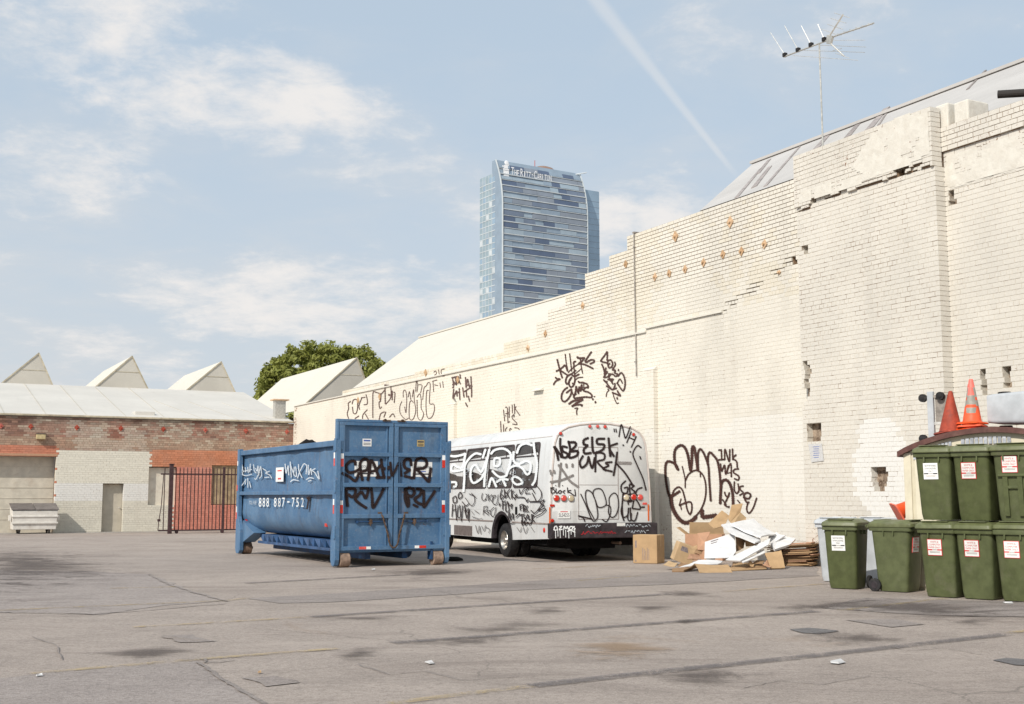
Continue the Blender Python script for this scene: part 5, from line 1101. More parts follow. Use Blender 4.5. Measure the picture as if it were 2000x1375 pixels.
for s_ in (-1, 1):
    xa, xb = (s_ * 1.22, s_ * .012) if s_ < 0 else (.012, 1.22)
    q = MB(); q.box((xa, .065, .345), (xb, .085, 2.995)); dr = q.build('door', BL, dump)
    for a, b in ribs: part_box('door_rail', (xa + .002, .0, a), (xb - .002, .066, b), BL, dr, .006)
    for a, b in ((1.105, 1.218), (.014, .105), (.135, .160)):
        for (z0, z1) in zip([r[1] for r in ribs[::-1]][:-1], [r[0] for r in ribs[::-1]][1:]):
            part_box('door_stile', (min(s_ * a, s_ * b), .003 if b > .2 or a < .1 else .035, z0 + .001), (max(s_ * a, s_ * b), .066, z1 - .001), BL, dr)
    for z in (2.52, 1.66, .72):
        q = MB(); x_ = s_ * 1.305; q.cyl((x_, .0, z - .13), (x_, .0, z + .13), .035, n=10); q.box((min(s_ * 1.16, x_), -.012, z - .10), (max(s_ * 1.16, x_), .03, z + .10)); q.build('hinge', BL, dr, bevel=.004)
    # locking bar and hasp
    q = MB(); q.cyl((s_ * .16, .03, .93), (s_ * .80, .03, .93), .012, n=8, mat=M['blue_d']); q.cyl((s_ * .50, .025, .84), (s_ * .50, .025, 1.08), .014, n=8, mat=M['chain']); q.box((s_ * .50 - .035, .015, .88), (s_ * .50 + .035, .066, .97), M['chain']); q.box((s_ * .80 - .02, .02, .90), (s_ * .80 + .02, .066, .96), M['blue_d']); q.build('lock_bar', None, dr)
    q = MB(); pts = [(s_ * .27, .03, 1.10), (s_ * .24, -.01, 1.02), (s_ * .19, -.02, .85), (s_ * .13, -.03, .66), (s_ * .10, -.03, .50), (s_ * .05, -.035, .41), (-s_ * .03, -.035, .385)]
    P_ = cat_rom(pts, .045)
    for k, (a, b) in enumerate(zip(P_[:-1], P_[1:])):
        d = (b - a); c = (a + b) / 2; o_ = .012 if k % 2 else 0; q.cyl(a - d * .2 + np.array([o_, 0, 0]), b + d * .2 + np.array([o_, 0, 0]), .012, n=6); q.cyl(a - d * .2 - np.array([o_, .012, 0]), b + d * .2 - np.array([o_, .012, 0]), .012, n=6)
    q.build('chain', M['chain'], dump, kind='stuff')
    q = MB(); q.box((s_ * .30 - .03, .025, 1.03), (s_ * .30 + .05, .06, 1.13)); q.box((min(s_ * .2, s_ * .33), .02, .99), (max(s_ * .2, s_ * .33), .05, 1.02)); q.build('hasp', M['chain'], dr)
    q = MB(); q.box((s_ * .17 - .09, .0, 3.035), (s_ * .17 + .09, .02, 3.065)); q.cyl((s_ * .2, .0, 3.06), (s_ * .2, .05, 3.06), .03, n=10); q.build('top_latch', M['chain'], dump)
    # retro-reflective tape
    for z0, z1, m_ in ((2.34, 2.235, 'white'), (2.235, 2.07, 'red'), (1.37, 1.28, 'white'), (1.28, 1.11, 'red')):
        part_box('reflective_tape', (s_ * 1.165 - .035, -.003 if (z1 + z0) / 2 > 2.3 else -.001, min(z0, z1)), (s_ * 1.165 + .035, .002, max(z0, z1)), M[m_], dr)
    for x0, x1, m_ in ((.50, .60, 'white'), (.60, .76, 'red')): part_box('reflective_tape', (min(s_ * x0, s_ * x1), -.004, .365), (max(s_ * x0, s_ * x1), .0, .42), M[m_], dr)
    for yy, z0, z1, m_ in ((.05, 2.36, 2.24, 'white'), (.05, 2.24, 2.08, 'red'), (.05, 1.40, 1.28, 'white'), (.05, 1.28, 1.10, 'red'), (DLEN - .10, 2.36, 2.24, 'white'), (DLEN - .10, 1.75, 1.6, 'red'), (DLEN - .10, 1.2, 1.05, 'white'), (DLEN - .1, 1.05, .88, 'red')):
        if s_ < 0: part_box('reflective_tape', (-1.304, yy, z1), (-1.300, yy + .07, z0), M[m_], dump)
# small plates and white notices on the doors
def plate(name, x0, x1, z0, z1, y, base_m, lines, parent=dump, label=None):
    q = MB(); q.box((x0, y - .004, z0), (x1, y, z1), base_m)
    for (txt, cx, cz, w, h, m_) in lines:
        if txt: put_text(q, txt, cx, cz, w, h, y - .0055, m_)
        else: q.box((cx - w / 2, y - .0055, cz - h / 2), (cx + w / 2, y - .0045, cz + h / 2), m_)
    return q.build(name, None, parent, label=label)
plate('sticker', -.69, -.49, 2.50, 2.66, .064, M['sticker'], [('', -.59, 2.62, .15, .03, M['blueink']), ('', -.59, 2.565, .16, .012, M['blackink']), ('', -.59, 2.535, .16, .012, M['blackink'])])
plate('sticker', .56, .73, 2.52, 2.66, .064, simple('ochre_sticker', (.42, .30, .10), .5), [('', .645, 2.62, .14, .03, M['blackink']), ('', .645, 2.57, .13, .012, M['blackink']), ('', .645, 2.545, .13, .012, M['blackink'])])
plate('sign_plate', -.86, -.34, 1.87, 2.19, .064, M['sticker'], [('CONSOLIDATED', -.60, 2.08, .46, .05, M['blackink']), ('', -.60, 1.985, .2, .02, M['blueink']), ('', -.60, 1.93, .34, .03, M['blackink'])])
plate('sign_plate', .42, .92, 1.87, 2.19, .064, M['sticker'], [('CONSOLIDATED', .67, 2.08, .46, .05, M['blackink']), ('', .67, 1.985, .2, .02, M['blueink']), ('', .67, 1.93, .34, .03, M['blackink'])])
# underframe with its row of tooth gussets
for s_ in (-1, 1):
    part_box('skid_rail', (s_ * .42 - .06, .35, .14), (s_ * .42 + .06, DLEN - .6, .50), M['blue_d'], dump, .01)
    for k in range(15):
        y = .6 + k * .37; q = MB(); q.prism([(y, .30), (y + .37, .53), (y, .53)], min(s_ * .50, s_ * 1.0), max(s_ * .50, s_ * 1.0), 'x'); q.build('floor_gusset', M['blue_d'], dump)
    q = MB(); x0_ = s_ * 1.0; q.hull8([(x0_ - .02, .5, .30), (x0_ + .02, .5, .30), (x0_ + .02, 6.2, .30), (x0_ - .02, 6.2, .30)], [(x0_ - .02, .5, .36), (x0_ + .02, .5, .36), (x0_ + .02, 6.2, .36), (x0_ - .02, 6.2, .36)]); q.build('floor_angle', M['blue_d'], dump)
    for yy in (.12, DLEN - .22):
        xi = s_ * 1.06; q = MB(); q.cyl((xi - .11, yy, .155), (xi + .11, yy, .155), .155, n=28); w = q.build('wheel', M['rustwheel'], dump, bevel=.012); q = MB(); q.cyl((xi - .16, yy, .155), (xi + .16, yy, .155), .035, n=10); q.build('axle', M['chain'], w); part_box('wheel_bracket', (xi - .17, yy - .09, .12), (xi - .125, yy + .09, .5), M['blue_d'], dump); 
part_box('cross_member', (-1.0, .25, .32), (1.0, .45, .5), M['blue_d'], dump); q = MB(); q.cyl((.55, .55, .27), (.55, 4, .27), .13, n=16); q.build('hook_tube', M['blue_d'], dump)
# small red-orange chips of tape on the rolled side
for py_, px0 in ((1024, 637), (1018, 481)):
    P = dl(onp(px0, py_, DO - DX * 1.13, DX)); q = MB(); q.box((P[0] - .012, P[1] - .06, P[2] - .05), (P[0] + .02, P[1] + .06, P[2] + .05)); o = q.build('reflector', M['red'], dump); o.rotation_euler = (0, 0, 0)
def surf_rear(x, y, lift):
    P = dl(onp(x, y, DO + DY * .058, DY))
    if rib_at(P[0], P[2]): P = dl(onp(x, y, DO - DY * .006, DY)); return (P[0], -.006 - lift, P[2])
    return (P[0], .0575 - lift, P[2])
D1 = [[(340, 290), (330, 230), (260, 225), (190, 290), (190, 370), (240, 415), (330, 400), (420, 350)], [(115, 425), (240, 490), (340, 555), (400, 420)], [(460, 550), (430, 400), (420, 260), (480, 190), (540, 200), (560, 280), (530, 370), (440, 400)], [(550, 550), (575, 400), (600, 220), (640, 250), (700, 400), (730, 480)], (38, [(560, 410), (700, 380)]), [(780, 190), (790, 320), (820, 480)], (40, [(700, 370), (770, 300), (820, 350), (900, 340), (900, 310)]), (40, [(690, 500), (930, 500)]),
      (36, [(930, 240), (945, 380), (955, 480)]), (34, [(960, 470), (1010, 390), (1080, 250), (1100, 330), (1120, 480)]), [(1290, 300), (1270, 200), (1190, 200), (1165, 270), (1190, 340), (1270, 370)], (40, [(1170, 435), (1270, 370)]), (40, [(1170, 475), (1310, 510)]), [(1330, 520), (1350, 350), (1370, 220), (1450, 170), (1530, 200), (1550, 280), (1500, 340), (1400, 350)], (44, [(1370, 350), (1480, 460), (1580, 565), (1600, 480), (1620, 340)])]
strokes('graffiti', D1, (655, 875), .115, surf_rear, 42, M['spray'], dump, .7)['label'] = 'thick dark tag sprayed across both container doors'
D2 = [[(180, 690), (190, 830), (205, 990)], [(190, 690), (330, 700), (330, 790), (280, 830), (220, 790)], [(420, 690), (550, 690), (540, 790), (510, 850), (470, 780), (430, 750), (360, 830), (340, 880), (420, 950), (530, 1020)], [(610, 680), (625, 850), (640, 1010), (740, 850), (820, 690)], (46, [(1190, 690), (1185, 850), (1230, 990), (1240, 890), (1200, 700), (1310, 690), (1340, 760), (1290, 820), (1230, 800)]), (44, [(1380, 690), (1460, 720), (1430, 800), (1350, 870), (1400, 930), (1480, 960)]), (42, [(1500, 720), (1500, 900), (1505, 1000), (1590, 880), (1690, 730)]), (36, [(1320, 960), (1400, 1000)])]
strokes('graffiti', D2[:4], (655, 875), .115, surf_rear, 42, M['spray'], dump, .7); strokes('graffiti', D2[4:], (655, 875), .115, surf_rear, 42, M['spray'], dump, .7)
def surf_side(x, y, lift):
    P = dl(onp(x, y, DO - DX * 1.222, DX)); return (-1.222 - lift, P[1], P[2])
D3 = [[(170, 260), (190, 330), (180, 400), (200, 480)], [(165, 330), (215, 420)], [(240, 330), (250, 420)], [(290, 320), (300, 430)], [(340, 260), (330, 420)], [(230, 400), (370, 370)], [(180, 470), (260, 490), (370, 460)], [(400, 270), (420, 400), (460, 440)], [(440, 340), (470, 400), (490, 300), (500, 480), (540, 310), (560, 480), (520, 540)], [(420, 540), (450, 560), (490, 480)], [(580, 350), (650, 400), (640, 450)], [(720, 400), (650, 440), (720, 480), (760, 540)], [(620, 525), (710, 520)],
      [(1020, 260), (1040, 440), (1080, 300), (1090, 480)], [(1120, 220), (1140, 520)], [(1130, 300), (1180, 430)], [(1200, 330), (1190, 460), (1240, 500), (1230, 330), (1200, 330)], [(1280, 270), (1290, 400), (1350, 530)], [(1380, 260), (1310, 400), (1260, 540)], [(1390, 250), (1440, 300), (1430, 460)], [(1470, 280), (1480, 470), (1520, 350), (1540, 470)], [(1610, 350), (1550, 390), (1600, 430), (1680, 560)], [(1660, 400), (1690, 560)], [(1120, 610), (1180, 570), (1280, 590)], [(1430, 570), (1500, 530), (1580, 545)], [(1470, 600), (1530, 580)],
      (14, [(160, 700), (220, 620), (260, 560)]), (14, [(250, 560), (240, 660)]), (14, [(290, 540), (290, 720)]), (14, [(320, 600), (350, 720)])]
strokes('graffiti', D3[:13] + D3[-4:], (455, 880), .1, surf_side, 15, M['sprayf'], dump, .8); strokes('graffiti', D3[13:-4], (455, 880), .1, surf_side, 16, M['sprayf'], dump, .8)
strokes('graffiti', [(60, [(1462, 915), (1478, 935)]), (30, [(1480, 930), (1470, 1010), (1450, 1140)])], (455, 880), .1, surf_side, 30, M['spray'], dump, .8)
def side_text(txt, px0, px1, py0, py1, mat):
    a = dl(onp(px0, (py0 + py1) / 2, DO - DX * 1.224, DX)); b = dl(onp(px1, (py0 + py1) / 2, DO - DX * 1.224, DX)); t_ = dl(onp((px0 + px1) / 2, py0, DO - DX * 1.224, DX))[2]; bt = dl(onp((px0 + px1) / 2, py1, DO - DX * 1.224, DX))[2]
    q = MB(); put_text(q, txt, 0, 0, 1, 1, 0, mat); W_ = abs(a[1] - b[1]); cy = (a[1] + b[1]) / 2
    q.v = [(-1.225, cy - v[0] * W_, (t_ + bt) / 2 + v[2] * (t_ - bt)) for v in q.v]; return q.build('phone_lettering', mat, dump)
for ch, px0 in (('8', 505.5), ('8', 512.8), ('8', 520.2), ('8', 535), ('8', 543), ('7', 551), ('7', 570), ('5', 578.6), ('2', 588)): side_text(ch, px0, px0 + 5.2, 972, 990, M['sprayw'])
side_text('-', 561, 565.5, 979, 981.5, M['sprayw']); side_text('TOLL FREE', 486, 501, 978, 985, M['sprayp'])
P0 = dl(onp(539.5, 913.5, DO - DX * 1.22, DX)); P1 = dl(onp(553.5, 940.5, DO - DX * 1.22, DX)); q = MB(); q.box((-1.226, min(P0[1], P1[1]), P1[2]), (-1.217, max(P0[1], P1[1]), P0[2]), M['sticker'])
ym = (P0[1] + P1[1]) / 2; q.box((-1.2275, ym - .16, P0[2] - .09), (-1.226, ym + .16, P0[2] - .06), M['redink']); q.box((-1.2275, ym - .12, P1[2] + .05), (-1.226, ym + .12, P1[2] + .09), M['redink']); q.build('notice_plate', None, dump)
# waste showing above the side
q = MB(); hp_ = dl(onp(600, 858, DO - DX * .6, DX))
vs_ = []; 
for i in range(9):
    for j in range(7):
        u = i / 8 * 2 - 1; v = j / 6 * 2 - 1; h = max(0, 1 - u * u) * max(0, 1 - v * v); vs_.append((-.55 + .5 * v, hp_[1] + .85 * u, 1.6 + 1.22 * h ** .5 + .05 * math.sin(i * 2.1 + j)))
q.add(vs_, [(i * 7 + j, i * 7 + j + 1, (i + 1) * 7 + j + 1, (i + 1) * 7 + j) for i in range(8) for j in range(6)])
wo = q.build('waste_heap', M['dark'], None, smooth=True); wo.parent = None; wo.matrix_world = Matrix.Translation(Vector(DO)) @ Matrix.Rotation(DA, 4, 'Z'); tag(wo, 'dark heap of waste just showing over the container side', 'waste')

# ================================================================== WHITE SHUTTLE BUS
BA_ = math.radians(22.5); BX = np.array([math.cos(BA_), math.sin(BA_), 0]); BY = np.array([-math.sin(BA_), math.cos(BA_), 0]); BS = 1.07; BO = (np.array([.82, 27.5, -CAMH]) + BX * 1.3) * BS + np.array([0, 0, CAMH])
bus = thing('shuttle_bus', 'white shuttle bus covered in graffiti with white letters across its dark windows', 'bus', BO, BA_); bus.scale = (BS, BS, BS)
def bl(P): P = (np.asarray(P) - BO) / BS; return np.array([P @ BX, P @ BY, P[2]])
HWT = [(.40, 1.285), (1.2, 1.285), (1.6, 1.275), (2.0, 1.25), (2.4, 1.215), (2.7, 1.175), (2.85, 1.12), (2.97, 1.01), (3.06, .84), (3.12, .55), (3.155, .25), (3.165, 0)]
def hw(z):
    for (z0, w0), (z1, w1) in zip(HWT[:-1], HWT[1:]):
        if z <= z1: return w0 + (w1 - w0) * (z - z0) / (z1 - z0)
    return 0
ZJ = 1.12; BLEN = 8.4
half = [(w, z) for z, w in HWT if z > 1.15]; sec = [(-hw(ZJ), ZJ)] + [(-w, z) for w, z in half] + [(w, z) for w, z in reversed(half[:-1])] + [(hw(ZJ), ZJ)]
q = MB(); rings = [(-.03, .935), (0., .965), (.05, .985), (.14, 1.0), (3.5, 1.0), (BLEN - .5, 1.0), (BLEN - .15, .97), (BLEN, .90)]; vs_ = []
for y, s_ in rings:
    for x, z in sec: vs_.append((x * s_, y, ZJ + (z - ZJ) * (s_ if s_ > .96 else s_ * .995)))
m_ = len(sec); fs = [(i * m_ + j, i * m_ + j + 1, (i + 1) * m_ + j + 1, (i + 1) * m_ + j) for i in range(len(rings) - 1) for j in range(m_ - 1)]
fs += [tuple(range(m_)), tuple(range((len(rings) - 1) * m_, len(rings) * m_))]; q.add(vs_, fs); q.build('body', M['bus'], bus, smooth='auto')
# lower side panels with the wheel arches cut out
WR, WRX, WF = 2.80, .43, 7.5
def lower(s_):
    arc = lambda c, r: [(c - r * math.cos(t), .43 + r * math.sin(t) * 1.02) for t in np.linspace(0.0, math.pi, 15)]
    pts = [(.0, .52), (WR - .60, .43)] + arc(WR, .60) + [(WF - .56, .43)] + arc(WF, .56) + [(BLEN - .1, .45), (BLEN - .05, ZJ - .002), (.0, ZJ - .002)]
    q = MB(); x0 = s_ * 1.285; x1 = s_ * 1.235; q.prism(pts, min(x0, x1), max(x0, x1), 'x'); return q.build('side_skirt', M['bus'], bus)
for s_ in (-1, 1):
    lower(s_)
    part_box('trim_strip', (min(s_ * 1.284, s_ * 1.298), .02, .835), (max(s_ * 1.284, s_ * 1.298), WR - .62, .868), M['bus_line'], bus); part_box('trim_strip', (min(s_ * 1.284, s_ * 1.298), WR + .62, .835), (max(s_ * 1.284, s_ * 1.298), WF - .58, .868), M['bus_line'], bus)
    for c, r in ((WR, .60), (WF, .56)):
        q = MB(); ts = np.linspace(0.0, math.pi, 25); vs_ = []
        for t in ts:
            for rr, xo in ((r - .005, 1.29), (r + .075, 1.305), (r - .02, 1.20)): vs_.append((s_ * xo, c - rr * math.cos(t), .43 + rr * math.sin(t)))
        fs = []
        for i in range(24): fs += [(3 * i, 3 * i + 1, 3 * i + 4, 3 * i + 3), (3 * i, 3 * i + 3, 3 * i + 5, 3 * i + 2)]
        q.add(vs_, fs); q.build('wheel_arch', M['bumper'], bus)
        q = MB(); vs_ = []
        for t in ts: vs_ += [(s_ * 1.24, c - (r - .005) * math.cos(t), .43 + (r - .005) * math.sin(t)), (s_ * .62, c - (r - .005) * math.cos(t), .43 + (r - .005) * math.sin(t))]
        vs_.append((s_ * .62, c, .43)); b_ = len(vs_) - 1; q.add(vs_, [(2 * i, 2 * i + 1, 2 * i + 3, 2 * i + 2) for i in range(24)] + [(b_, 2 * i + 1, 2 * i + 3) for i in range(24)]); q.build('wheel_well', M['dark'], bus)
        # wheel: tyre, rim with holes
        R_w = .405; q = MB(); q.lathe([(.22, -.13), (.36, -.135), (.395, -.11), (R_w, -.07), (R_w, .07), (.395, .11), (.36, .135), (.22, .13)], 36, None, T((s_ * 1.10, c, R_w), (0, math.pi / 2, 0))); w = q.build('wheel', M['black'], bus, smooth='auto')
        q = MB(); Mx = T((s_ * 1.10, c, R_w), (0, s_ * math.pi / 2, 0)); q.lathe([(.235, .12), (.225, .135), (.21, .10), (.17, .02), (.12, .06), (.07, .10), (.06, .13), (.001, .135)], 32, None, Mx)
        for k in range(8):
            a = k * math.pi / 4; q.cyl(Mx @ Vector((.10 * math.cos(a), .10 * math.sin(a), .07)), Mx @ Vector((.10 * math.cos(a), .10 * math.sin(a), .105)), .014, n=6)
        q.build('rim', M['chrome'], w, smooth='auto')
        if c == WR: q = MB(); q.lathe([(.2, -.12), (.38, -.12), (R_w, -.06), (R_w, .06), (.38, .12), (.2, .12)], 28, None, T((s_ * .80, c, R_w), (0, math.pi / 2, 0))); q.build('inner_tyre', M['black'], w)
q = MB(); q.box((-1.22, .05, .50), (1.22, BLEN - .2, ZJ - .01)); 
part_box('chassis', (-.62, .55, .27), (.62, BLEN - .3, .985), M['dark'], bus); part_box('dark_fill_left', (-1.12, 3.6, .30), (-.64, 5.4, .985), M['dark'], bus); part_box('dark_fill_right', (.64, .35, .34), (1.15, 2.15, .985), M['dark'], bus); part_box('dark_fill_rear', (-1.15, .45, .36), (-.64, 2.1, .985), M['dark'], bus); part_box('dark_fill_right', (.64, 3.5, .30), (1.15, 5.8, .985), M['dark'], bus); part_box('floor_pan', (-1.23, .02, .99), (1.23, BLEN - .2, 1.11), M['dark'], bus); q = MB(); q.cyl((-.9, WR, .405), (.9, WR, .405), .07, n=10); q.build('axle', M['dark'], bus); q = MB(); q.cyl((.55, .15, .40), (.55, 1.6, .42), .035, n=10); q.build('exhaust_pipe', M['rustwheel'], bus)  # chassis and boxes added near-black under the floor to darken the gap beneath
part_box('rear_panel', (-1.24, -.028, .86), (1.24, .03, ZJ + .002), M['bus'], bus)
q = MB(); q.box((-1.33, -.20, .53), (1.33, .02, .865)); bump_ = q.build('rear_bumper', M['bumper'], bus, bevel=.02)
# rear outline bead
q = MB(); pts = [(x * .972, .0, ZJ + (z - ZJ) * .972) for x, z in sec]; pts = [(-1.262, .0, .87)] + pts + [(1.262, .0, .87)]; q.tube(pts, .024, 8); q.build('rear_bead', M['bus_trim'], bus)
YR = -.034
def brp(px, py): return bl(onp(px, py, BO + BY * YR * BS, BY))
def c3(cx, cy): return brp(1060 + cx * .17816, 815 + cy * .17816)
# hatch seams on the rear
a = c3(390, 325); b = c3(832, 1115)
for (x0, x1, z0, z1) in ((a[0] - .006, a[0] + .006, b[2], a[2]), (b[0] - .006, b[0] + .006, b[2], a[2]), (a[0], b[0], a[2] - .006, a[2] + .006), (a[0], b[0], b[2] - .006, b[2] + .006), (a[0], b[0], (a[2] + b[2]) / 2 - .045, (a[2] + b[2]) / 2 - .037)): part_box('hatch_seam', (x0, YR - .001, z0), (x1, YR + .004, z1), M['bus_line'], bus)
def lens(cx, cy, r, m_, nm='marker_light'):
    p = c3(cx, cy); q = MB(); q.lathe([(r, 0), (r, .018), (r * .8, .030), (.001, .034)], 20, m_, T((p[0], YR, p[2]), (math.pi / 2, 0, 0))); q.lathe([(r * 1.22, 0), (r * 1.22, .010), (r, .012)], 20, M['bus_line'], T((p[0], YR, p[2]), (math.pi / 2, 0, 0))); return q.build(nm, None, bus, smooth='auto')
for cx, cy in ((195, 178), (515, 100), (600, 100), (682, 104), (995, 190)): lens(cx, cy, .036, M['red'])
for cx, cy, m_ in ((150, 888, 'red'), (230, 888, 'red'), (310, 890, 'amber'), (915, 880, 'amber'), (995, 875, 'red'), (1068, 878, 'red')): lens(cx, cy, .064, M[m_], 'tail_light')
lens(103, 1133, .04, M['red'], 'reflector')
for cx, cy in ((103, 967), (1118, 947)): p = c3(cx, cy); part_box('reflector', (p[0] - .055, YR - .012, p[2] - .024), (p[0] + .055, YR + .002, p[2] + .024), M['red'], bus, .004)
for cx, c0, c1 in ((76, 985, 1165), (1158, 955, 1135)): p = c3(cx, c0); p1 = c3(cx, c1); part_box('reflector_strip', (p[0] - .016, YR - .006, p1[2]), (p[0] + .016, YR + .002, p[2]), M['orange_r'], bus)
p = c3(165, 1022); p1 = c3(300, 1108); q = MB(); q.box((p[0], YR - .008, p1[2]), (p1[0], YR, p[2]), M['sticker']); cx = (p[0] + p1[0]) / 2; w_ = p1[0] - p[0]; h_ = p[2] - p1[2]
put_text(q, '5L54255', cx, p1[2] + h_ * .42, w_ * .86, h_ * .46, YR - .0095, M['blackink']); q.box((cx - w_ * .3, YR - .0095, p[2] - h_ * .20), (cx + w_ * .3, YR - .0085, p[2] - h_ * .10), M['redink']); q.build('licence_plate', None, bus)
p = c3(1180, 690); q = MB(); q.box((1.26, .35, p[2] - .16), (1.40, .39, p[2] + .05)); q.build('side_marker', M['orange_r'], bus)
# side windows
def bsp(px, py, off=.02):
    z = 1.8
    for _ in range(5): P = bl(onp(px, py, BO - BX * (hw(z) + off) * BS, BX)); z = P[2]
    return P
ZT, ZB = 2.70, 1.66
def win(y0, y1, nm='window'):
    def rr(y, z): return (-(hw(z) + .014), y, z)
    c = .09; out = []
    for (cy, cz, a0) in ((y1 - c, ZT - c, 0), (y0 + c, ZT - c, 90), (y0 + c, ZB + c, 180), (y1 - c, ZB + c, 270)):
        for k in range(5): a = math.radians(a0 + k * 22.5); out.append((cy + c * math.cos(a), cz + c * math.sin(a)))
    inn_ = [((y - (y0 + y1) / 2) * (1 - .055 / (y1 - y0) * 2) + (y0 + y1) / 2, (z - (ZT + ZB) / 2) * (1 - .045 / (ZT - ZB) * 2) + (ZT + ZB) / 2) for y, z in out]
    n = len(out); q = MB(); vs_ = [(-(hw(z) + .002), y, z) for y, z in out] + [(-(hw(z) + .022), y, z) for y, z in out] + [(-(hw(z) + .022), y, z) for y, z in inn_] + [(-(hw(z) + .004), y, z) for y, z in inn_]
    q.add(vs_, [(k * n + i, k * n + (i + 1) % n, (k + 1) * n + (i + 1) % n, (k + 1) * n + i) for k in range(3) for i in range(n)]); wv = q.build(nm, M['wframe'], bus)
    q = MB(); zs = sorted(set([z for y, z in inn_])); q.add([(-(hw(z) + .008), y, z) for y, z in inn_], [tuple(range(n))]); q.build('pane', M['glass'], wv)
    zd = ZB + (ZT - ZB) * .70; part_box('glazing_bar', (-(hw(zd) + .017), y0 + .05, zd - .014), (-(hw(zd) + .007), y1 - .05, zd + .014), M['wframe'], wv)
    q = MB(); ym = y0 + (y1 - y0) * .30; q.hull8([(-(hw(zd) + .016), ym - .012, zd), (-(hw(zd) + .016), ym + .012, zd), (-(hw(zd) + .006), ym + .012, zd), (-(hw(zd) + .006), ym - .012, zd)], [(-(hw(ZT - .05) + .016), ym - .012, ZT - .05), (-(hw(ZT - .05) + .016), ym + .012, ZT - .05), (-(hw(ZT - .05) + .006), ym + .012, ZT - .05), (-(hw(ZT - .05) + .006), ym - .012, ZT - .05)]); q.build('glazing_bar', M['wframe'], wv)
wy = [bsp(px, 905)[1] for px in (1053, 1003, 953, 908.5, 865)]
for i in range(4): win(wy[i] + .05, wy[i + 1] - .04)
win(wy[4] + .05, wy[4] + 1.1)
q = MB(); q.add([(x * .93, BLEN - .06 + .02, ZJ + (z - ZJ) * .93) for x, z in ((-1.1, 1.5), (1.1, 1.5), (1.0, 2.7), (-1.0, 2.7))], [(0, 1, 2, 3)]); o = q.build('windscreen', M['glass'], bus); o.location = (0, .045, 0)
# roof seam, vent grille, fuel flap, side marker
q = MB(); zz_ = 2.80; q.box((-(hw(zz_) + .006), .15, zz_ - .008), (-(hw(zz_) - .02), BLEN - .6, zz_ + .008)); q.build('roof_seam', M['bus_trim'], bus)
g0_ = bsp(886, 1035); g1_ = bsp(921, 1052); q = MB(); q.box((-1.292, g1_[1], .44), (-1.282, g0_[1], .70), M['bus_line'])
for k in range(16): yy = g1_[1] + (g0_[1] - g1_[1]) * (k + .5) / 16; q.box((-1.300, yy - .012, .45), (-1.292, yy + .012, .69), M['bumper'])
q.build('vent_grille', None, bus)
p = bsp(875 + 865 * .1527, 850 + 965 * .1527); part_box('fuel_flap', (-1.296, p[1] - .06, p[2] - .09), (-1.284, p[1] + .06, p[2] + .09), M['dark'], bus)
p = bsp(1061.5, 1035.5); q = MB(); q.lathe([(.055, 0), (.055, .01), (.03, .02), (.001, .022)], 16, M['red'], T((-1.285, p[1], p[2]), (0, -math.pi / 2, 0))); q.build('reflector', None, bus)
def surf_bus(x, y, lift):
    P = bsp(x, y, .028); return (-(hw(P[2]) + .028) - lift, P[1], P[2])
S1 = [[(35, 265), (90, 270), (170, 255), (225, 235)], [(225, 235), (190, 400), (130, 410), (70, 375), (45, 420), (60, 460), (130, 455), (200, 440)], [(30, 600), (100, 605), (100, 650), (70, 660)], [(425, 245), (350, 235), (270, 300), (215, 400), (210, 560), (200, 720)], [(480, 180), (445, 290)], [(500, 300), (440, 450), (410, 460), (350, 380), (300, 430), (290, 540), (330, 610), (420, 560), (470, 480)], [(530, 180), (490, 380), (470, 560), (465, 660)],
      (24, [(550, 240), (600, 190), (700, 170), (770, 200), (805, 250), (800, 340), (770, 450), (740, 520), (660, 540)]), [(590, 390), (600, 300), (660, 300), (670, 350), (640, 395), (590, 390)], [(565, 455), (620, 510), (690, 560), (740, 650)], [(620, 600), (690, 560), (770, 570)], [(520, 660), (560, 550), (620, 660)], (24, [(880, 230), (920, 140), (1000, 105), (1080, 130)]), [(1095, 90), (1110, 220), (1140, 360), (1120, 560), (1080, 640)],
      (24, [(840, 210), (840, 320), (900, 370), (1000, 330), (1060, 370), (1050, 470), (1010, 500), (960, 430), (900, 390), (830, 400), (780, 440), (750, 520)]), [(830, 540), (860, 530), (920, 560), (950, 610), (880, 630), (830, 590), (825, 545)]]
strokes('graffiti', S1, (875, 850), .1527, surf_bus, 23, M['sprayw_s'], bus, .8)['label'] = 'large white letters sprayed over the bus windows'
rs = random.Random(3); S1b = []
for k in range(46):
    x = rs.uniform(60, 1080); y = rs.uniform(330, 640) - (x - 600) * .06; S1b.append([(x, y), (x + rs.uniform(-25, 25), y + rs.uniform(-30, 30)), (x + rs.uniform(-40, 40), y + rs.uniform(-20, 20)), (x + rs.uniform(-50, 50), y + rs.uniform(-30, 30))])
strokes('scratched_tags', S1b, (875, 850), .1527, surf_bus, 3.2, M['sprayp_s'], bus, 1.2)['kind'] = 'stuff'
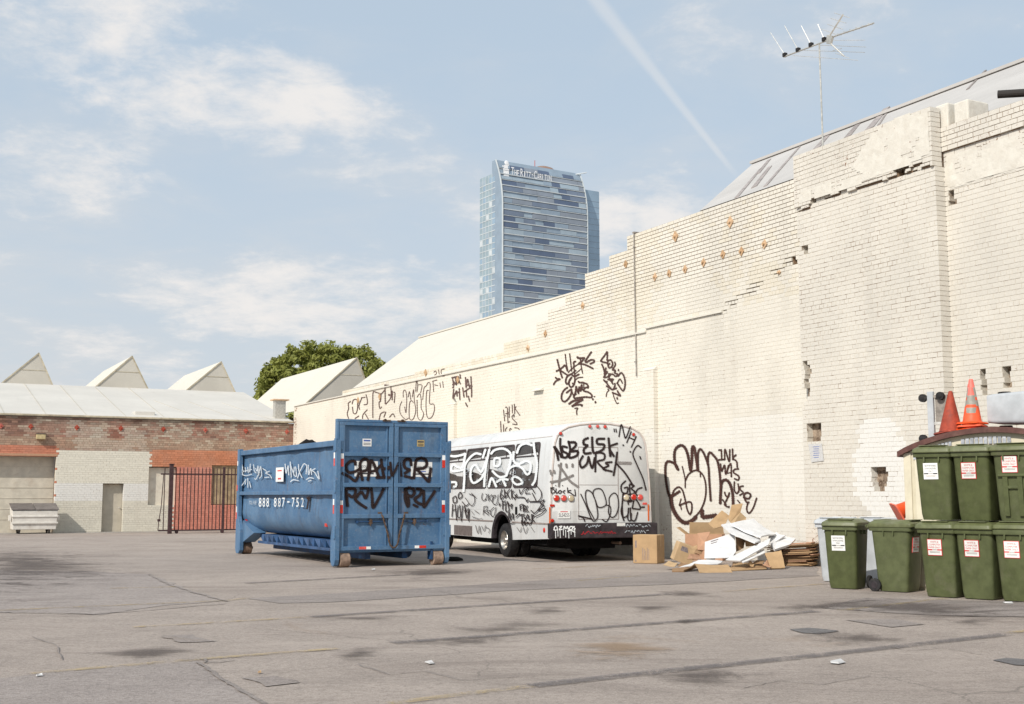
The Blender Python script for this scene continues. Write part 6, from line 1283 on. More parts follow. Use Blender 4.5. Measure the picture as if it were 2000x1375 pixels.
S2 = [[(440, 740), (430, 800), (450, 835), (490, 820)], [(480, 750), (500, 770), (470, 830)], [(515, 750), (520, 840)], [(560, 760), (530, 800), (560, 840), (580, 790), (555, 760)], [(590, 800), (610, 770), (580, 780), (570, 860), (620, 880), (645, 760)], [(460, 910), (450, 1020)], [(455, 915), (500, 910), (490, 960), (455, 970), (520, 1020)], [(540, 960), (500, 975), (530, 1000)], [(590, 920), (550, 960), (550, 1020), (590, 1030), (615, 920)],
      (13, [(690, 690), (670, 760), (680, 820), (710, 780), (690, 760)]), (13, [(720, 690), (730, 800)]), (13, [(730, 720), (760, 760), (730, 800)]), (13, [(790, 690), (760, 740), (790, 810)]), (13, [(810, 690), (815, 810)]), (13, [(840, 710), (815, 760), (850, 810)]), (13, [(850, 760), (890, 800)]), (13, [(880, 750), (850, 820)]), (13, [(700, 840), (700, 950)]), (13, [(690, 850), (740, 840)]), (12, [(700, 890), (730, 880)]), (13, [(740, 860), (740, 970), (780, 960), (760, 850), (790, 900), (820, 880), (810, 940)]), (10, [(650, 860), (665, 910)]), (10, [(645, 895), (675, 880)]),
      (12, [(910, 690), (930, 750), (970, 690), (1020, 670), (990, 740), (1050, 740)]), (12, [(1130, 640), (1190, 720), (1190, 800), (1140, 850), (1110, 800), (1080, 740)]), (14, [(890, 790), (980, 800), (1010, 850), (1030, 810)]), (16, [(1040, 850), (1180, 845)]), (12, [(1020, 690), (1070, 680), (1110, 740)]), (13, [(920, 890), (925, 960)]), (12, [(915, 895), (950, 880)]), (12, [(920, 920), (945, 915)]), (13, [(960, 880), (965, 980)]), (12, [(955, 890), (985, 900), (965, 930), (990, 980)]), (12, [(1000, 900), (985, 940), (1010, 980)]), (12, [(1020, 900), (1005, 940), (1030, 980)]), (14, [(910, 1020), (980, 1010)]), (15, [(945, 1015), (950, 1110)]), (14, [(970, 1030), (990, 1070), (1020, 1010), (980, 1110)]), (14, [(1030, 1020), (1035, 1080), (1060, 1075)]), (15, [(1070, 1010), (1075, 1100)]), (14, [(1070, 1015), (1100, 1030), (1075, 1060), (1110, 1110)]), (13, [(940, 1090), (950, 1150), (980, 1100), (990, 1150), (1020, 1110), (1040, 1140), (1080, 1100)]),
      (13, [(1060, 960), (1120, 990), (1230, 830), (1180, 870), (1230, 900), (1150, 960), (1250, 940), (1200, 1000), (1120, 1040)]), (13, [(60, 800), (100, 780), (110, 850), (70, 860), (60, 800)]), (13, [(130, 760), (160, 730), (180, 780), (140, 810), (130, 760)]), (12, [(60, 880), (50, 1040)]), (12, [(90, 880), (110, 1090)]), (12, [(60, 960), (100, 950)]), (12, [(130, 900), (120, 1030), (160, 1040), (150, 890)]), (12, [(190, 900), (170, 1100)]), (12, [(180, 850), (230, 900), (270, 870)]), (13, [(210, 900), (240, 1060), (270, 940)]), (12, [(270, 940), (265, 1100)]), [(270, 750), (330, 780), (340, 850), (300, 900), (220, 800)], [(300, 740), (360, 800)], (12, [(790, 990), (800, 1080), (830, 1000), (840, 1080)]), (12, [(800, 1130), (850, 1120)]), (14, [(870, 1050), (920, 1000)]), (12, [(780, 980), (770, 1060), (790, 1090)]), (10, [(220, 920), (240, 980), (260, 930)]), (10, [(210, 960), (230, 1030)])]
WSC[0] = .8
mx_ = lambda st: np.mean([p[0] for p in (st[1] if isinstance(st[0], (int, float)) else st)])
for lo_, hi_ in ((0, 380), (380, 655), (655, 1400)): strokes('graffiti', [st for st in S2 if lo_ <= mx_(st) < hi_], (875, 850), .1527, surf_bus, 9, M['spray'], bus, .8)
WSC[0] = 1.0
S3 = [[(350, 1150), (380, 1250), (400, 1160), (420, 1260)], [(430, 1160), (460, 1220), (480, 1150)], [(470, 1170), (530, 1200), (520, 1250)], [(300, 970), (330, 1010)], [(340, 960), (400, 1000)], [(310, 1040), (400, 1070), (440, 1060)], [(880, 1180), (920, 1230), (940, 1180)], [(960, 1170), (990, 1250), (1020, 1180)], [(1060, 1170), (1100, 1230)]]
strokes('graffiti', S3, (875, 850), .1527, surf_bus, 7, M['sprayg'], bus, .8)
def surf_brear(x, y, lift):
    P = brp(x, y); z = P[2]; return (P[0], YR - .004 - lift, P[2])
T1 = [(22, [(120, 320), (150, 380), (170, 470)]), (20, [(130, 320), (210, 430), (190, 320), (190, 230)]), (20, [(270, 330), (215, 320), (220, 370), (270, 400), (250, 440), (190, 430)]), (22, [(280, 260), (300, 350), (290, 440), (370, 420), (380, 370), (310, 370), (360, 310), (350, 275), (285, 275)]), (22, [(500, 225), (450, 250), (450, 295), (490, 310), (450, 350), (460, 395), (530, 390)]), (22, [(540, 215), (545, 340), (560, 390), (600, 380)]), (22, [(680, 235), (600, 240), (600, 290), (670, 300), (660, 350), (590, 390)]), (22, [(720, 225), (740, 430)]), (20, [(820, 285), (730, 330), (780, 430)]),
      (20, [(440, 420), (405, 490), (425, 550), (480, 510), (500, 430)]), (20, [(500, 430), (540, 555), (570, 440)]), (18, [(575, 600), (580, 440), (590, 390), (670, 400), (670, 460), (600, 490), (690, 585)]), (18, [(760, 490), (690, 500), (720, 530), (660, 565), (760, 595)]), (18, [(815, 380), (800, 500), (775, 640)]), (16, [(800, 500), (900, 610), (990, 750)]), (10, [(780, 125), (785, 160)]), (10, [(800, 125), (808, 165)]), [(835, 215), (860, 80), (890, 180), (910, 225), (960, 100)], [(970, 155), (920, 280)], [(1025, 210), (970, 330)], [(945, 220), (1010, 250)], [(1080, 335), (1040, 310), (1000, 360), (990, 420), (1040, 540), (1100, 680), (1130, 800)], (14, [(878, 300), (884, 312)]), (14, [(957, 373), (963, 384)]), [(1062, 428), (1072, 442)], [(1070, 448), (1078, 460)],
      (9, [(85, 770), (95, 830), (130, 820), (120, 790), (85, 775), (125, 770)]), (9, [(145, 780), (145, 830), (165, 825)]), (9, [(190, 800), (170, 815), (185, 835), (205, 815), (190, 800)]), (9, [(245, 800), (220, 815), (240, 835)]), (9, [(270, 770), (275, 830)]), (9, [(310, 800), (275, 810), (320, 840)]), (9, [(350, 790), (355, 860), (300, 825)]), (9, [(140, 745), (142, 752)]), (9, [(215, 745), (217, 752)]),
      (10, [(415, 840), (470, 960), (540, 1125), (590, 1115), (600, 1040), (570, 900), (530, 820), (480, 800), (465, 860), (490, 980), (560, 1115)]), (10, [(560, 880), (550, 820), (580, 785), (640, 790), (680, 870), (690, 960), (610, 985), (570, 900)]), (10, [(690, 960), (740, 980), (740, 1060), (700, 1140), (650, 1120)]), (10, [(730, 960), (730, 880), (780, 830), (820, 870), (830, 980), (800, 1070), (755, 1095), (720, 1050), (725, 960)]), (12, [(540, 1115), (390, 1080), (440, 1100), (460, 1140)]), (14, [(910, 695), (860, 750), (870, 820), (920, 830), (930, 770), (890, 775)]), (14, [(950, 740), (960, 840), (1010, 820), (970, 780), (1000, 750), (950, 730)]), (14, [(1090, 770), (1040, 790), (1020, 840), (1060, 870)]),
      (14, [(880, 840), (870, 960), (860, 1040), (890, 1135)]), (16, [(880, 850), (960, 850), (960, 910), (890, 910)]), [(930, 930), (975, 920), (960, 880), (930, 900), (940, 960)], (13, [(980, 1000), (1010, 890), (1070, 1000), (985, 1000)]), [(870, 970), (880, 1090), (930, 1070), (940, 990), (930, 1110), (960, 1130), (970, 1050)], [(960, 990), (965, 1110), (1010, 1130), (1040, 1040)], (14, [(1080, 985), (1115, 985)])]
for a_, b_ in ((0, 4), (4, 15), (15, 26), (26, 35), (35, 40), (40, 99)): strokes('graffiti', T1[a_:b_], (1060, 815), .17816, surf_brear, 12, M['spray'], bus, .8)
T2 = [[(200, 500), (190, 600), (175, 760)], [(170, 520), (230, 600), (300, 700), (390, 765)], [(80, 710), (200, 690), (335, 635)], [(80, 580), (95, 630)], [(120, 580), (130, 615)], [(255, 510), (262, 550)], [(325, 510), (325, 545)], (26, [(970, 505), (820, 500)]), (16, [(1128, 770), (1132, 800)])]
for a_, b_ in ((0, 7), (7, 8), (8, 9)): strokes('graffiti', T2[a_:b_], (1060, 815), .17816, surf_brear, 20, M['sprayg'], bus, .8)
def surf_bump(x, y, lift): P = bl(onp(x, y, BO - BY * .205 * BS, BY)); return (P[0], -.2045 - lift, P[2])
T3 = [(10, [(130, 1200), (125, 1235), (160, 1230), (150, 1195), (130, 1200)]), (10, [(180, 1200), (210, 1195), (180, 1230), (215, 1228)]), (10, [(230, 1230), (235, 1195), (255, 1220), (270, 1195), (280, 1230)]), (10, [(300, 1200), (290, 1225), (320, 1230), (325, 1200), (300, 1198)]), (10, [(350, 1195), (335, 1205), (355, 1220), (340, 1235)]), (10, [(270, 1250), (310, 1240), (355, 1262)])] + [(6, [(x, 1235), (x + 2, 1235 + h)]) for x, h in ((140, 90), (165, 70), (190, 85), (225, 60), (250, 80), (285, 90), (310, 50), (350, 75))]
strokes('graffiti', T3, (1060, 815), .17816, surf_bump, 10, M['sprayw_s'], bump_, .8)
rs = random.Random(9); T4 = []
for x0, x1, y0, n in ((880, 1190, 1190, 9), (900, 1170, 1255, 8), (470, 640, 1195, 6)):
    for k in range(n): x = x0 + (x1 - x0) * k / n; T4.append([(x, y0 + rs.uniform(-18, 18)), (x + 14, y0 + rs.uniform(-18, 18)), (x + 24, y0 + rs.uniform(-18, 18))])
strokes('graffiti', T4, (1060, 815), .17816, surf_bump, 5, M['sprayp_s'], bump_, .8)
T5 = []
for k in range(12): x = 420 + 32 * k; T5.append([(x, 1265 + rs.uniform(-16, 16)), (x + 14, 1265 + rs.uniform(-18, 18)), (x + 28, 1265 + rs.uniform(-16, 16))])
strokes('graffiti', T5, (1060, 815), .17816, surf_bump, 7, M['sprayr'], bump_, .8)
p = c3(828, 1182); part_box('sticker', (p[0] - .12, -.2065, .79), (p[0] + .09, -.2005, .86), M['sticker'], bump_)

# ================================================================== WHEELIE BINS
def label_part(kind, parent, cx, cz, y, w=.20, h=.22):
    q = MB(); ink = {'r': M['redink'], 'k': M['blackink'], 'b': M['blackink']}[kind]; edge = {'r': M['redink'], 'k': M['sticker'], 'b': M['blueink']}[kind]
    q.box((cx - w / 2 - .008, y - .003, cz - h / 2 - .008), (cx + w / 2 + .008, y + .02, cz + h / 2 + .008), edge); q.box((cx - w / 2, y - .0045, cz - h / 2), (cx + w / 2, y - .002, cz + h / 2), M['sticker'])
    words = ('WHITE &', 'COMPUTER', 'PAPER ONLY') if kind == 'r' else ('NEWSPAPERS', '& MAGAZINES', 'ONLY')
    for k, t_ in enumerate(words): put_text(q, t_, cx, cz + h * (.36 - .18 * k), w * (.62 if t_ in ('WHITE &',) else .34 if t_ == 'ONLY' else .86), h * .115, y - .006, ink)
    q.box((cx - w / 2, y - .006, cz - h * .20), (cx - w * .18, y - .0042, cz - h * .12), ink); q.box((cx + w * .18, y - .006, cz - h * .20), (cx + w / 2, y - .0042, cz - h * .12), ink)
    q.box((cx - w * .16, y - .006, cz - h * .18), (cx + w * .16, y - .0042, cz - h * .14), M['pipe']); q.box((cx - w * .36, y - .006, cz - h * .36), (cx + w * .36, y - .0042, cz - h * .33), M['pipe']); q.box((cx - w * .40, y - .006, cz - h * .29), (cx + w * .40, y - .0042, cz - h * .265), M['pipe'])
    o = q.build('sticker', None, parent); return o
def rrect(w, d, r, z, n=4, yo=0.0):
    out = []
    for (cx, cy, a0) in ((w - r, d - r, 0), (-w + r, d - r, 90), (-w + r, -d + r, 180), (w - r, -d + r, 270)):
        for k in range(n): a = math.radians(a0 + 90. * k / (n - 1)); out.append((cx + r * math.cos(a), cy + r * math.sin(a) + yo, z))
    return out
def loft(q, rings, mat=None, cap0=True, cap1=True):
    n = len(rings[0]); vs_ = [p for r in rings for p in r]; fs = [(k * n + i, k * n + (i + 1) % n, (k + 1) * n + (i + 1) % n, (k + 1) * n + i) for k in range(len(rings) - 1) for i in range(n)]
    if cap0: fs.append(tuple(range(n - 1, -1, -1)))
    if cap1: fs.append(tuple((len(rings) - 1) * n + i for i in range(n)))
    q.add(vs_, fs, mat)
BINH = 1.10
def make_bin(lab, loc, rz, sticker='r', col='bin', lid='binlid', grabbar=False, z=0.0, group=None, sx=1.0, lab_back=False, cat='bin'):
    t = thing('wheelie_bin', lab, cat, (loc[0], loc[1], z), rz, group)
    q = MB(); loft(q, [rrect(.215, .225, .05, .012, 4, .0), rrect(.228, .245, .05, .10, 4, .0), rrect(.262, .315, .055, .93, 4, .0), rrect(.268, .322, .055, .965, 4, .0)]); body = q.build('body', M[col], t, smooth='auto')
    q = MB(); loft(q, [rrect(.285, .345, .05, .925), rrect(.288, .35, .05, .945), rrect(.288, .35, .05, .985), rrect(.275, .335, .05, .992)]); q.build('rim', M[col], t, smooth='auto')
    q = MB(); loft(q, [rrect(.292, .365, .05, .988, 4, -.012), rrect(.295, .37, .05, 1.0, 4, -.012), rrect(.290, .36, .06, 1.045, 4, -.008), rrect(.262, .325, .07, 1.068, 4, .0), rrect(.24, .30, .07, 1.085, 4, .0), rrect(.20, .26, .07, 1.092, 4, 0.)]); ld = q.build('lid', M[lid], t, smooth='auto'); ld.rotation_euler = (random.choice((0., 0., .0, -.03)), random.uniform(-.012, .012), random.uniform(-.02, .02))
    q = MB(); q.box((-.20, -.33, 1.088), (.20, -.20, BINH)); q.box((-.20, .18, 1.088), (.20, .30, BINH)); q.build('lid_rib', M[lid], ld, bevel=.008)
    q = MB(); q.cyl((-.25, .395, 1.0), (.25, .395, 1.0), .018, n=10); q.box((-.25, .33, .975), (-.22, .40, 1.02)); q.box((.22, .33, .975), (.25, .40, 1.02)); q.build('handle', M[col], t)
    for s_ in (-1, 1):
        x = s_ * .265; w = MB(); w.cyl((x - .027, .27, .10), (x + .027, .27, .10), .10, n=24); wo_ = w.build('wheel', M['black'], t, bevel=.012)
        w = MB(); w.cyl((x + s_ * .0275, .27, .10), (x + s_ * .031, .27, .10), .055, .05, 16); w.build('hub', M['bumper'], wo_)
        r_ = MB(); r_.box((s_ * .11 - .010, -.345, .86), (s_ * .11 + .010, -.30, .925)); r_.build('rim_web', M[col], t)
        for yy in (-.06, .10):
            r_ = MB(); r_.box((min(s_ * .25, s_ * .285), yy - .008, .86), (max(s_ * .25, s_ * .285), yy + .008, .925)); r_.build('rim_web', M[col], t)
    if sticker:
        zc_l = .72 if not grabbar else .80; tilt = (.315 - .245) / .83
        s_o = label_part(sticker, t, 0.0 - .03, 0, 0); s_o.location = (0, -.245 - tilt * (zc_l - .10) - .006, zc_l); s_o.rotation_euler = (math.atan(tilt), 0, 0)
    if grabbar:
        q = MB(); yf = lambda zz: -.245 - (.315 - .245) / .83 * (zz - .10)
        for s_ in (-1, 1): q.hull8([(s_ * .10 - .035, yf(.08) - .035, .08), (s_ * .10 + .035, yf(.08) - .035, .08), (s_ * .10 + .035, yf(.08) + .01, .08), (s_ * .10 - .035, yf(.08) + .01, .08)], [(s_ * .10 - .035, yf(.64) - .035, .64), (s_ * .10 + .035, yf(.64) - .035, .64), (s_ * .10 + .035, yf(.64) + .01, .64), (s_ * .10 - .035, yf(.64) + .01, .64)])
        q.box((-.07, yf(.47) - .035, .46), (.07, yf(.47) + .0, .50)); q.box((-.20, yf(.67) - .04, .63), (.20, yf(.67) + .01, .665)); q.build('grab_bar', M[col], t, bevel=.006)
    return t
def bpos(corner, rz): c, s_ = math.cos(rz), math.sin(rz); return (corner[0] + c * .215 - s_ * .225, corner[1] + s_ * .215 + c * .225)
rzl = math.radians(-34); make_bin('olive green wheelie bin with black lettered sticker standing alone by cardboard', bpos(gnd(1621, 1149.6), rzl), rzl, 'k')
make_bin('olive green wheelie bin turned sideways showing both black wheels', gnd(1757, 1155)[:2], math.radians(47), 'r')
rzr = math.radians(-43); RX = np.array([math.cos(rzr), math.sin(rzr)]); RY = np.array([-math.sin(rzr), math.cos(rzr)])
A0_ = gnd(1810, 1165.5)[:2]
for k in range(4):
    P = bpos(A0_ + RX * (.555 * k), rzr + random.uniform(-.02, .02)); kind = 'r' if k < 3 else 'b'
    lb = ('olive bin with red-edged sticker, bottom row, right next to the sideways bin', 'olive bin with red-edged sticker, bottom row, second from the sideways bin', 'olive bin with red-edged sticker, bottom row, third from the sideways bin', 'olive bin with blue-edged sticker in the bottom row of stacked bins')[k]
    make_bin(lb, P, rzr + random.uniform(-.03, .03), kind)
tops = [('olive bin with black lettered sticker at the end of the top row', 'k', False), ('olive bin with torn red-edged sticker stacked in the top row', 'r', False), ('olive bin with a grab bar recess below its red sticker, top row', 'r', True), ('olive bin with blue-edged sticker stacked in the top row', 'b', False)]
for k, (lb, kd, gb) in enumerate(tops):
    P = bpos(A0_ + RX * (.555 * k + (-.03, .0, .03, .07)[k]) + RY * (.02, .0, -.03, .0)[k], rzr); make_bin(lb, P, rzr + (.02, -.02, .03, 0)[k], kd, z=BINH, grabbar=gb)
make_bin('pale grey wheelie bin behind the lone olive bin, nearer the brick wall', bpos(gnd(1608, 1136), rzl), rzl - .1, None, 'gbin', 'gbin')
make_bin('pale grey wheelie bin between the lone olive bin and the sideways bin', gnd(1722, 1137)[:2], rzl - .25, None, 'gbin', 'gbin')

# ================================================================== GARDEN SHED BEHIND THE BINS
sp = atY(1771, 970, 19.6); shed = thing('storage_shed', 'cream plastic storage shed with arched brown roof behind stacked bins', 'shed', (sp[0], 19.6, 0), rzr)
SW, SDp = 2.75, 1.75
def arch(x): return 2.13 + .34 * math.sin(math.pi * min(1, max(0, (x + .08) / (SW + .16)))) ** .8
xs = np.linspace(0, SW, 17); q = MB(); poly = [(0, 0), (SW, 0)] + [(x, arch(x) - .05) for x in xs[::-1]]; q.prism(poly, 0.0, SDp); q.build('body', M['cream'], shed)
xs = np.linspace(-.09, SW + .09, 25); q = MB(); poly = [(x, arch(x) - .06) for x in xs] + [(x, arch(x) + .025) for x in xs[::-1]]; n = len(xs)
vs_ = []; 
for yy in (-.10, SDp + .1): vs_ += [(x, yy, arch(x) - .055) for x in xs] + [(x, yy, arch(x) + .03) for x in xs]
fs = [(i, i + 1, n + i + 1, n + i) for i in range(n - 1)] + [(2 * n + i, 2 * n + i + 1, 3 * n + i + 1, 3 * n + i) for i in range(n - 1)] + [(n + i, n + i + 1, 3 * n + i + 1, 3 * n + i) for i in range(n - 1)] + [(i, i + 1, 2 * n + i + 1, 2 * n + i) for i in range(n - 1)] + [(0, n, 3 * n, 2 * n), (n - 1, 2 * n - 1, 4 * n - 1, 3 * n - 1)]
q.add(vs_, fs); q.build('roof', M['brown'], shed)
part_box('corner_post', (-.025, -.025, 0), (.10, .10, arch(.05) - .06), M['cream'], shed, .012); part_box('door_seam', (SW / 2 - .01, -.012, .05), (SW / 2 + .01, .004, 2.3), M['brown'], shed)
part_box('door_leaf', (.16, -.018, .06), (SW / 2 - .02, .0015, 2.06), M['cream'], shed, .006); part_box('door_leaf', (SW / 2 + .02, -.018, .06), (SW - .16, .0015, 2.06), M['cream'], shed, .006)
for (xa, xb, dz_) in ((.14, .78, -.16), (.92, 1.70, -.17)):
    nn = 11
    q = MB(); zz_ = lambda x: arch(x) + dz_
    for k in range(nn):
        x0 = xa + (xb - xa) * k / nn; x1 = x0 + (xb - xa) / nn * .78; zm = arch((x0 + x1) / 2) + dz_
        p_ = MB(); p_.box((x0, -.022, zm - .055), (x1, .004, zm + .055)); p_.build('louvre', M['louvre'], shed, bevel=.006)

# things stored on the shed roof
def shed_pt(x, y): return np.array([sp[0], 19.6]) + RX * x + RY * y
def make_cone(lab, loc, mats, h=.74, r=.155, base=.19, n_base=1, stripes=True, rot=(0, 0, 0), group=None):
    t = thing('traffic_cone', lab, 'cone', loc, 0, group); t.rotation_euler = rot
    def rr(z): return r + (.032 - r) * (z / h)
    q = MB(); loft(q, [rrect(base, base, .05, 0), rrect(base, base, .05, .018), rrect(base * .93, base * .93, .05, .03)], mats[0]); q.build('base', None, t)
    q = MB(); q.lathe([(r + .012, .028), (rr(.05), .05), (rr(h * .40), h * .40)], 28, mats[0])
    segs = [(.40, .53, 2), (.53, .60, 0), (.60, .82, 2), (.82, 1.0, 1)] if stripes else [(.40, 1.0, 1)]
    for a, b, m_ in segs: q.lathe([(rr(h * a), h * a), (rr(h * b), h * b)], 28, mats[m_])
    q.lathe([(rr(h), h), (rr(h) * .7, h + .008), (.012, h + .006)], 28, mats[1]); q.build('cone', None, t, smooth='auto'); return t
cx_, cy_ = .98, .30; c_ = shed_pt(cx_, cy_); zc0 = arch(cx_) + .035
CM = (M['cone'], M['cone_tip'], M['refl']); 
make_cone('orange traffic cone at the bottom of the stack on the shed roof', (c_[0], c_[1], zc0), CM, .66, .155, .19, rot=(.04, -.05, .5)); make_cone('orange traffic cone in the middle of the stack on the shed roof', (c_[0], c_[1], zc0 + .042), CM, .675, .15, .19, rot=(-.03, .03, .85)); make_cone('bright orange cone with grey bands topping the stack on the shed roof', (c_[0], c_[1], zc0 + .09), CM, .70, .15, .185, rot=(.0, .02, .6))
c_ = shed_pt(.64, .28); make_cone('old faded red cone leaning beside the orange cones on the shed', (c_[0], c_[1], arch(.64) + .03), (M['cone_old'], M['cone_old'], M['cone_old']), .70, .19, .20, stripes=False, rot=(-.10, .13, .4))
c_ = gnd(1742, 1140); make_cone('orange cone tipped over on top of the pale grey bin', (atY(1752, 1005, 20.1)[0], 20.1, BINH + .08), (M['cone'], M['cone'], M['cone']), .62, .14, .17, stripes=False, rot=(.2, 1.05, .2))
# upright steel cart frame with its wheels
c_ = shed_pt(.30, .35); cart = thing('cart_frame', 'grey steel cart frame stood on end on the shed roof', 'cart', (c_[0], c_[1], arch(.30) + .03), rzr)
for x in (0.0, .42): part_box('upright', (x - .05, -.03, 0), (x + .05, .03, .80 if x == 0 else .30), M['gbin'], cart, .006)
part_box('crossbar', (.05, -.02, .26), (.60, .02, .31), M['alu'], cart, .006); part_box('panel', (.06, .03, .31), (.26, .05, .74), M['pipe'], cart)
for (x, z) in ((-.12, .70), (-.14, .05), (.17, .72)):
    q = MB(); q.cyl((x, -.05, z), (x, .01, z), .065, n=20); q.lathe([(.04, 0), (.02, .008), (.001, .01)], 14, None, T((x, -.052, z), (math.pi / 2, 0, 0))); wv = q.build('wheel', M['black'], cart); q = MB(); q.box((min(x, 0), -.015, z - .02), (max(x, 0), .015, z + .02)); q.build('wheel_arm', M['pipe'], cart)
# a grey bin lying on the roof
c_ = shed_pt(2.05, .5); gb = make_bin('pale grey wheelie bin lying on its side on the shed roof', (c_[0], c_[1]), 0, None, 'gbin', 'gbin')
gb.location = (*shed_pt(1.20, .55), arch(1.5) + .33); gb.rotation_euler = (0, math.radians(90), rzr); gb.rotation_mode = 'XYZ'

# ================================================================== CARDBOARD PILE
def sheet3(name, pts, th, mat, label, cat='cardboard', group=None, ink=None):
    P = [atY(x, y, Y) for x, y, Y in pts]; P = [np.array([p[0], p[1], max(p[2], .006 + th)]) for p in P]
    c = sum(P) / len(P); nrm = np.zeros(3)
    for a, b in zip(P, P[1:] + P[:1]): nrm += np.cross(a - c, b - c)
    nrm /= np.linalg.norm(nrm)
    if nrm @ (CC - c) < 0: nrm = -nrm
    if len(P) == 4:
        q = MB(); G = 7; rs_ = random.Random(len(label) * 7 + int(pts[0][0])); ph = rs_.uniform(0, 6); am = rs_.uniform(.012, .035); V2 = []
        for sd_ in (0, 1):
            for i in range(G):
                for j in range(G):
                    u = i / (G - 1); v = j / (G - 1); p = (P[0] * (1 - u) + P[1] * u) * (1 - v) + (P[3] * (1 - u) + P[2] * u) * v
                    h = am * (math.sin(u * 3.1 + ph) * .7 + math.sin(v * 5.2 + ph * 2) * .4 + rs_.uniform(-.15, .15) * (sd_ == 0)); e = .010 * math.sin(u * 17 + v * 13 + ph)
                    p = p + nrm * (h - sd_ * th) + (p - c) * e; p[2] = max(p[2], .005); V2.append(p - c)
        gi = lambda sd_, i, j: sd_ * G * G + i * G + j; F2 = []
        for i in range(G - 1):
            for j in range(G - 1): F2 += [(gi(0, i, j), gi(0, i + 1, j), gi(0, i + 1, j + 1), gi(0, i, j + 1)), (gi(1, i, j), gi(1, i, j + 1), gi(1, i + 1, j + 1), gi(1, i + 1, j))]
        for i in range(G - 1): F2 += [(gi(0, i, 0), gi(1, i, 0), gi(1, i + 1, 0), gi(0, i + 1, 0)), (gi(0, i, G - 1), gi(0, i + 1, G - 1), gi(1, i + 1, G - 1), gi(1, i, G - 1)), (gi(0, 0, i), gi(0, 0, i + 1), gi(1, 0, i + 1), gi(1, 0, i)), (gi(0, G - 1, i), gi(1, G - 1, i), gi(1, G - 1, i + 1), gi(0, G - 1, i + 1))]
        q.add(V2, F2, mat)
    else:
      q = MB(); n = len(P); q.add([p - c for p in P] + [p - c - nrm * th for p in P], [tuple(range(n)), tuple(range(2 * n - 1, n - 1, -1))] + [(i, (i + 1) % n, n + (i + 1) % n, n + i) for i in range(n)], mat)
    o = q.build(name, mat, None); o.location = tuple(c); tag(o, label, cat, group)
    if ink and len(P) != 4:
        u = P[1] - P[0]; v = P[-1] - P[0]; k = MB()
        for (a0, b0, a1, b1) in ink:
            w4 = [P[0] + u * a + v * b - c + nrm * .003 for a, b in ((a0, b0), (a1, b0), (a1, b1), (a0, b1))]; k.add(w4, [(0, 1, 2, 3)])
        k.build('print', M['ink'], o)
    return o
def carton(label, loc, rz, sx, sy, sz, mat, tilt=(0, 0), ink=True, z=0.0):
    t = thing('cardboard_box', label, 'box', (loc[0], loc[1], z), rz); t.rotation_euler = (tilt[0], tilt[1], rz)
    q = MB(); q.box((-sx / 2, -sy / 2, .004), (sx / 2, sy / 2, sz)); b = q.build('carton', mat, t, bevel=.012)
    part_box('tape', (-sx / 2 - .001, -.03, sz - .25), (sx / 2 + .001, .03, sz + .002), M['card2'], t)
    if ink:
        for k in range(5): part_box('print', (-sx * .10 + k * .035, -sy / 2 - .0015, sz * .12), (-sx * .10 + k * .035 + .012, -sy / 2 + .001, sz * (.55 - .05 * (k % 3))), M['ink'], t)
        part_box('print', (-sx * .40, -sy / 2 - .0015, sz * .55), (-sx * .34, -sy / 2 + .001, sz * .80), M['ink'], t); part_box('print', (-sx * .40, -sy / 2 - .0015, sz * .06), (-sx * .36, -sy / 2 + .001, sz * .12), M['ink'], t)
    return t
g_ = gnd(1270, 1101); carton('tall closed brown carton standing beside the bus bumper', (g_[0], g_[1] + .25), math.radians(-27), .56, .48, .62, M['card'])
def c5(cx, cy, Y): return (1220 + .19 * cx, 970 + .19 * cy, Y)
# small tipped carton
t_ = thing('cardboard_box', 'small carton tipped on its corner next to the tall carton', 'box', tuple(gnd(1330, 1104)), math.radians(8)); t_.rotation_euler = (.12, math.radians(20), math.radians(10)); t_.location.z = .06
q = MB(); q.box((-.20, -.06, .0), (.22, .20, .40)); q.build('carton', M['card2'], t_, bevel=.01); part_box('print', (-.12, -.0615, .24), (.14, -.0595, .34), M['ink'], t_)
# open box at the back of the pile
t_ = thing('cardboard_box', 'open brown box with spread flaps at the back of the pile', 'box', (*gnd(1378, 1094)[:2], 0), math.radians(-16))
for nm, a, b in (('panel', (-.42, -.3, 0), (.42, -.288, .60)), ('panel', (-.42, .288, 0), (.42, .3, .60)), ('panel', (-.42, -.287, 0), (-.408, .287, .60)), ('panel', (.408, -.287, 0), (.42, .287, .60))): part_box(nm, a, b, M['card4' if a[0] > .3 or b[1] < -.2 else 'card'], t_)
q = MB(); q.hull8([(-.43, -.28, .60), (-.42, -.28, .60), (-.42, .28, .60), (-.43, .28, .60)], [(-.62, -.26, .74), (-.61, -.26, .75), (-.61, .26, .75), (-.62, .26, .74)]); q.build('flap', M['card'], t_)
q = MB(); q.hull8([(-.40, .29, .60), (.40, .29, .60), (.40, .30, .60), (-.40, .30, .60)], [(-.38, .18, .86), (.38, .18, .86), (.38, .19, .86), (-.38, .19, .86)]); q.build('flap', M['card2'], t_)
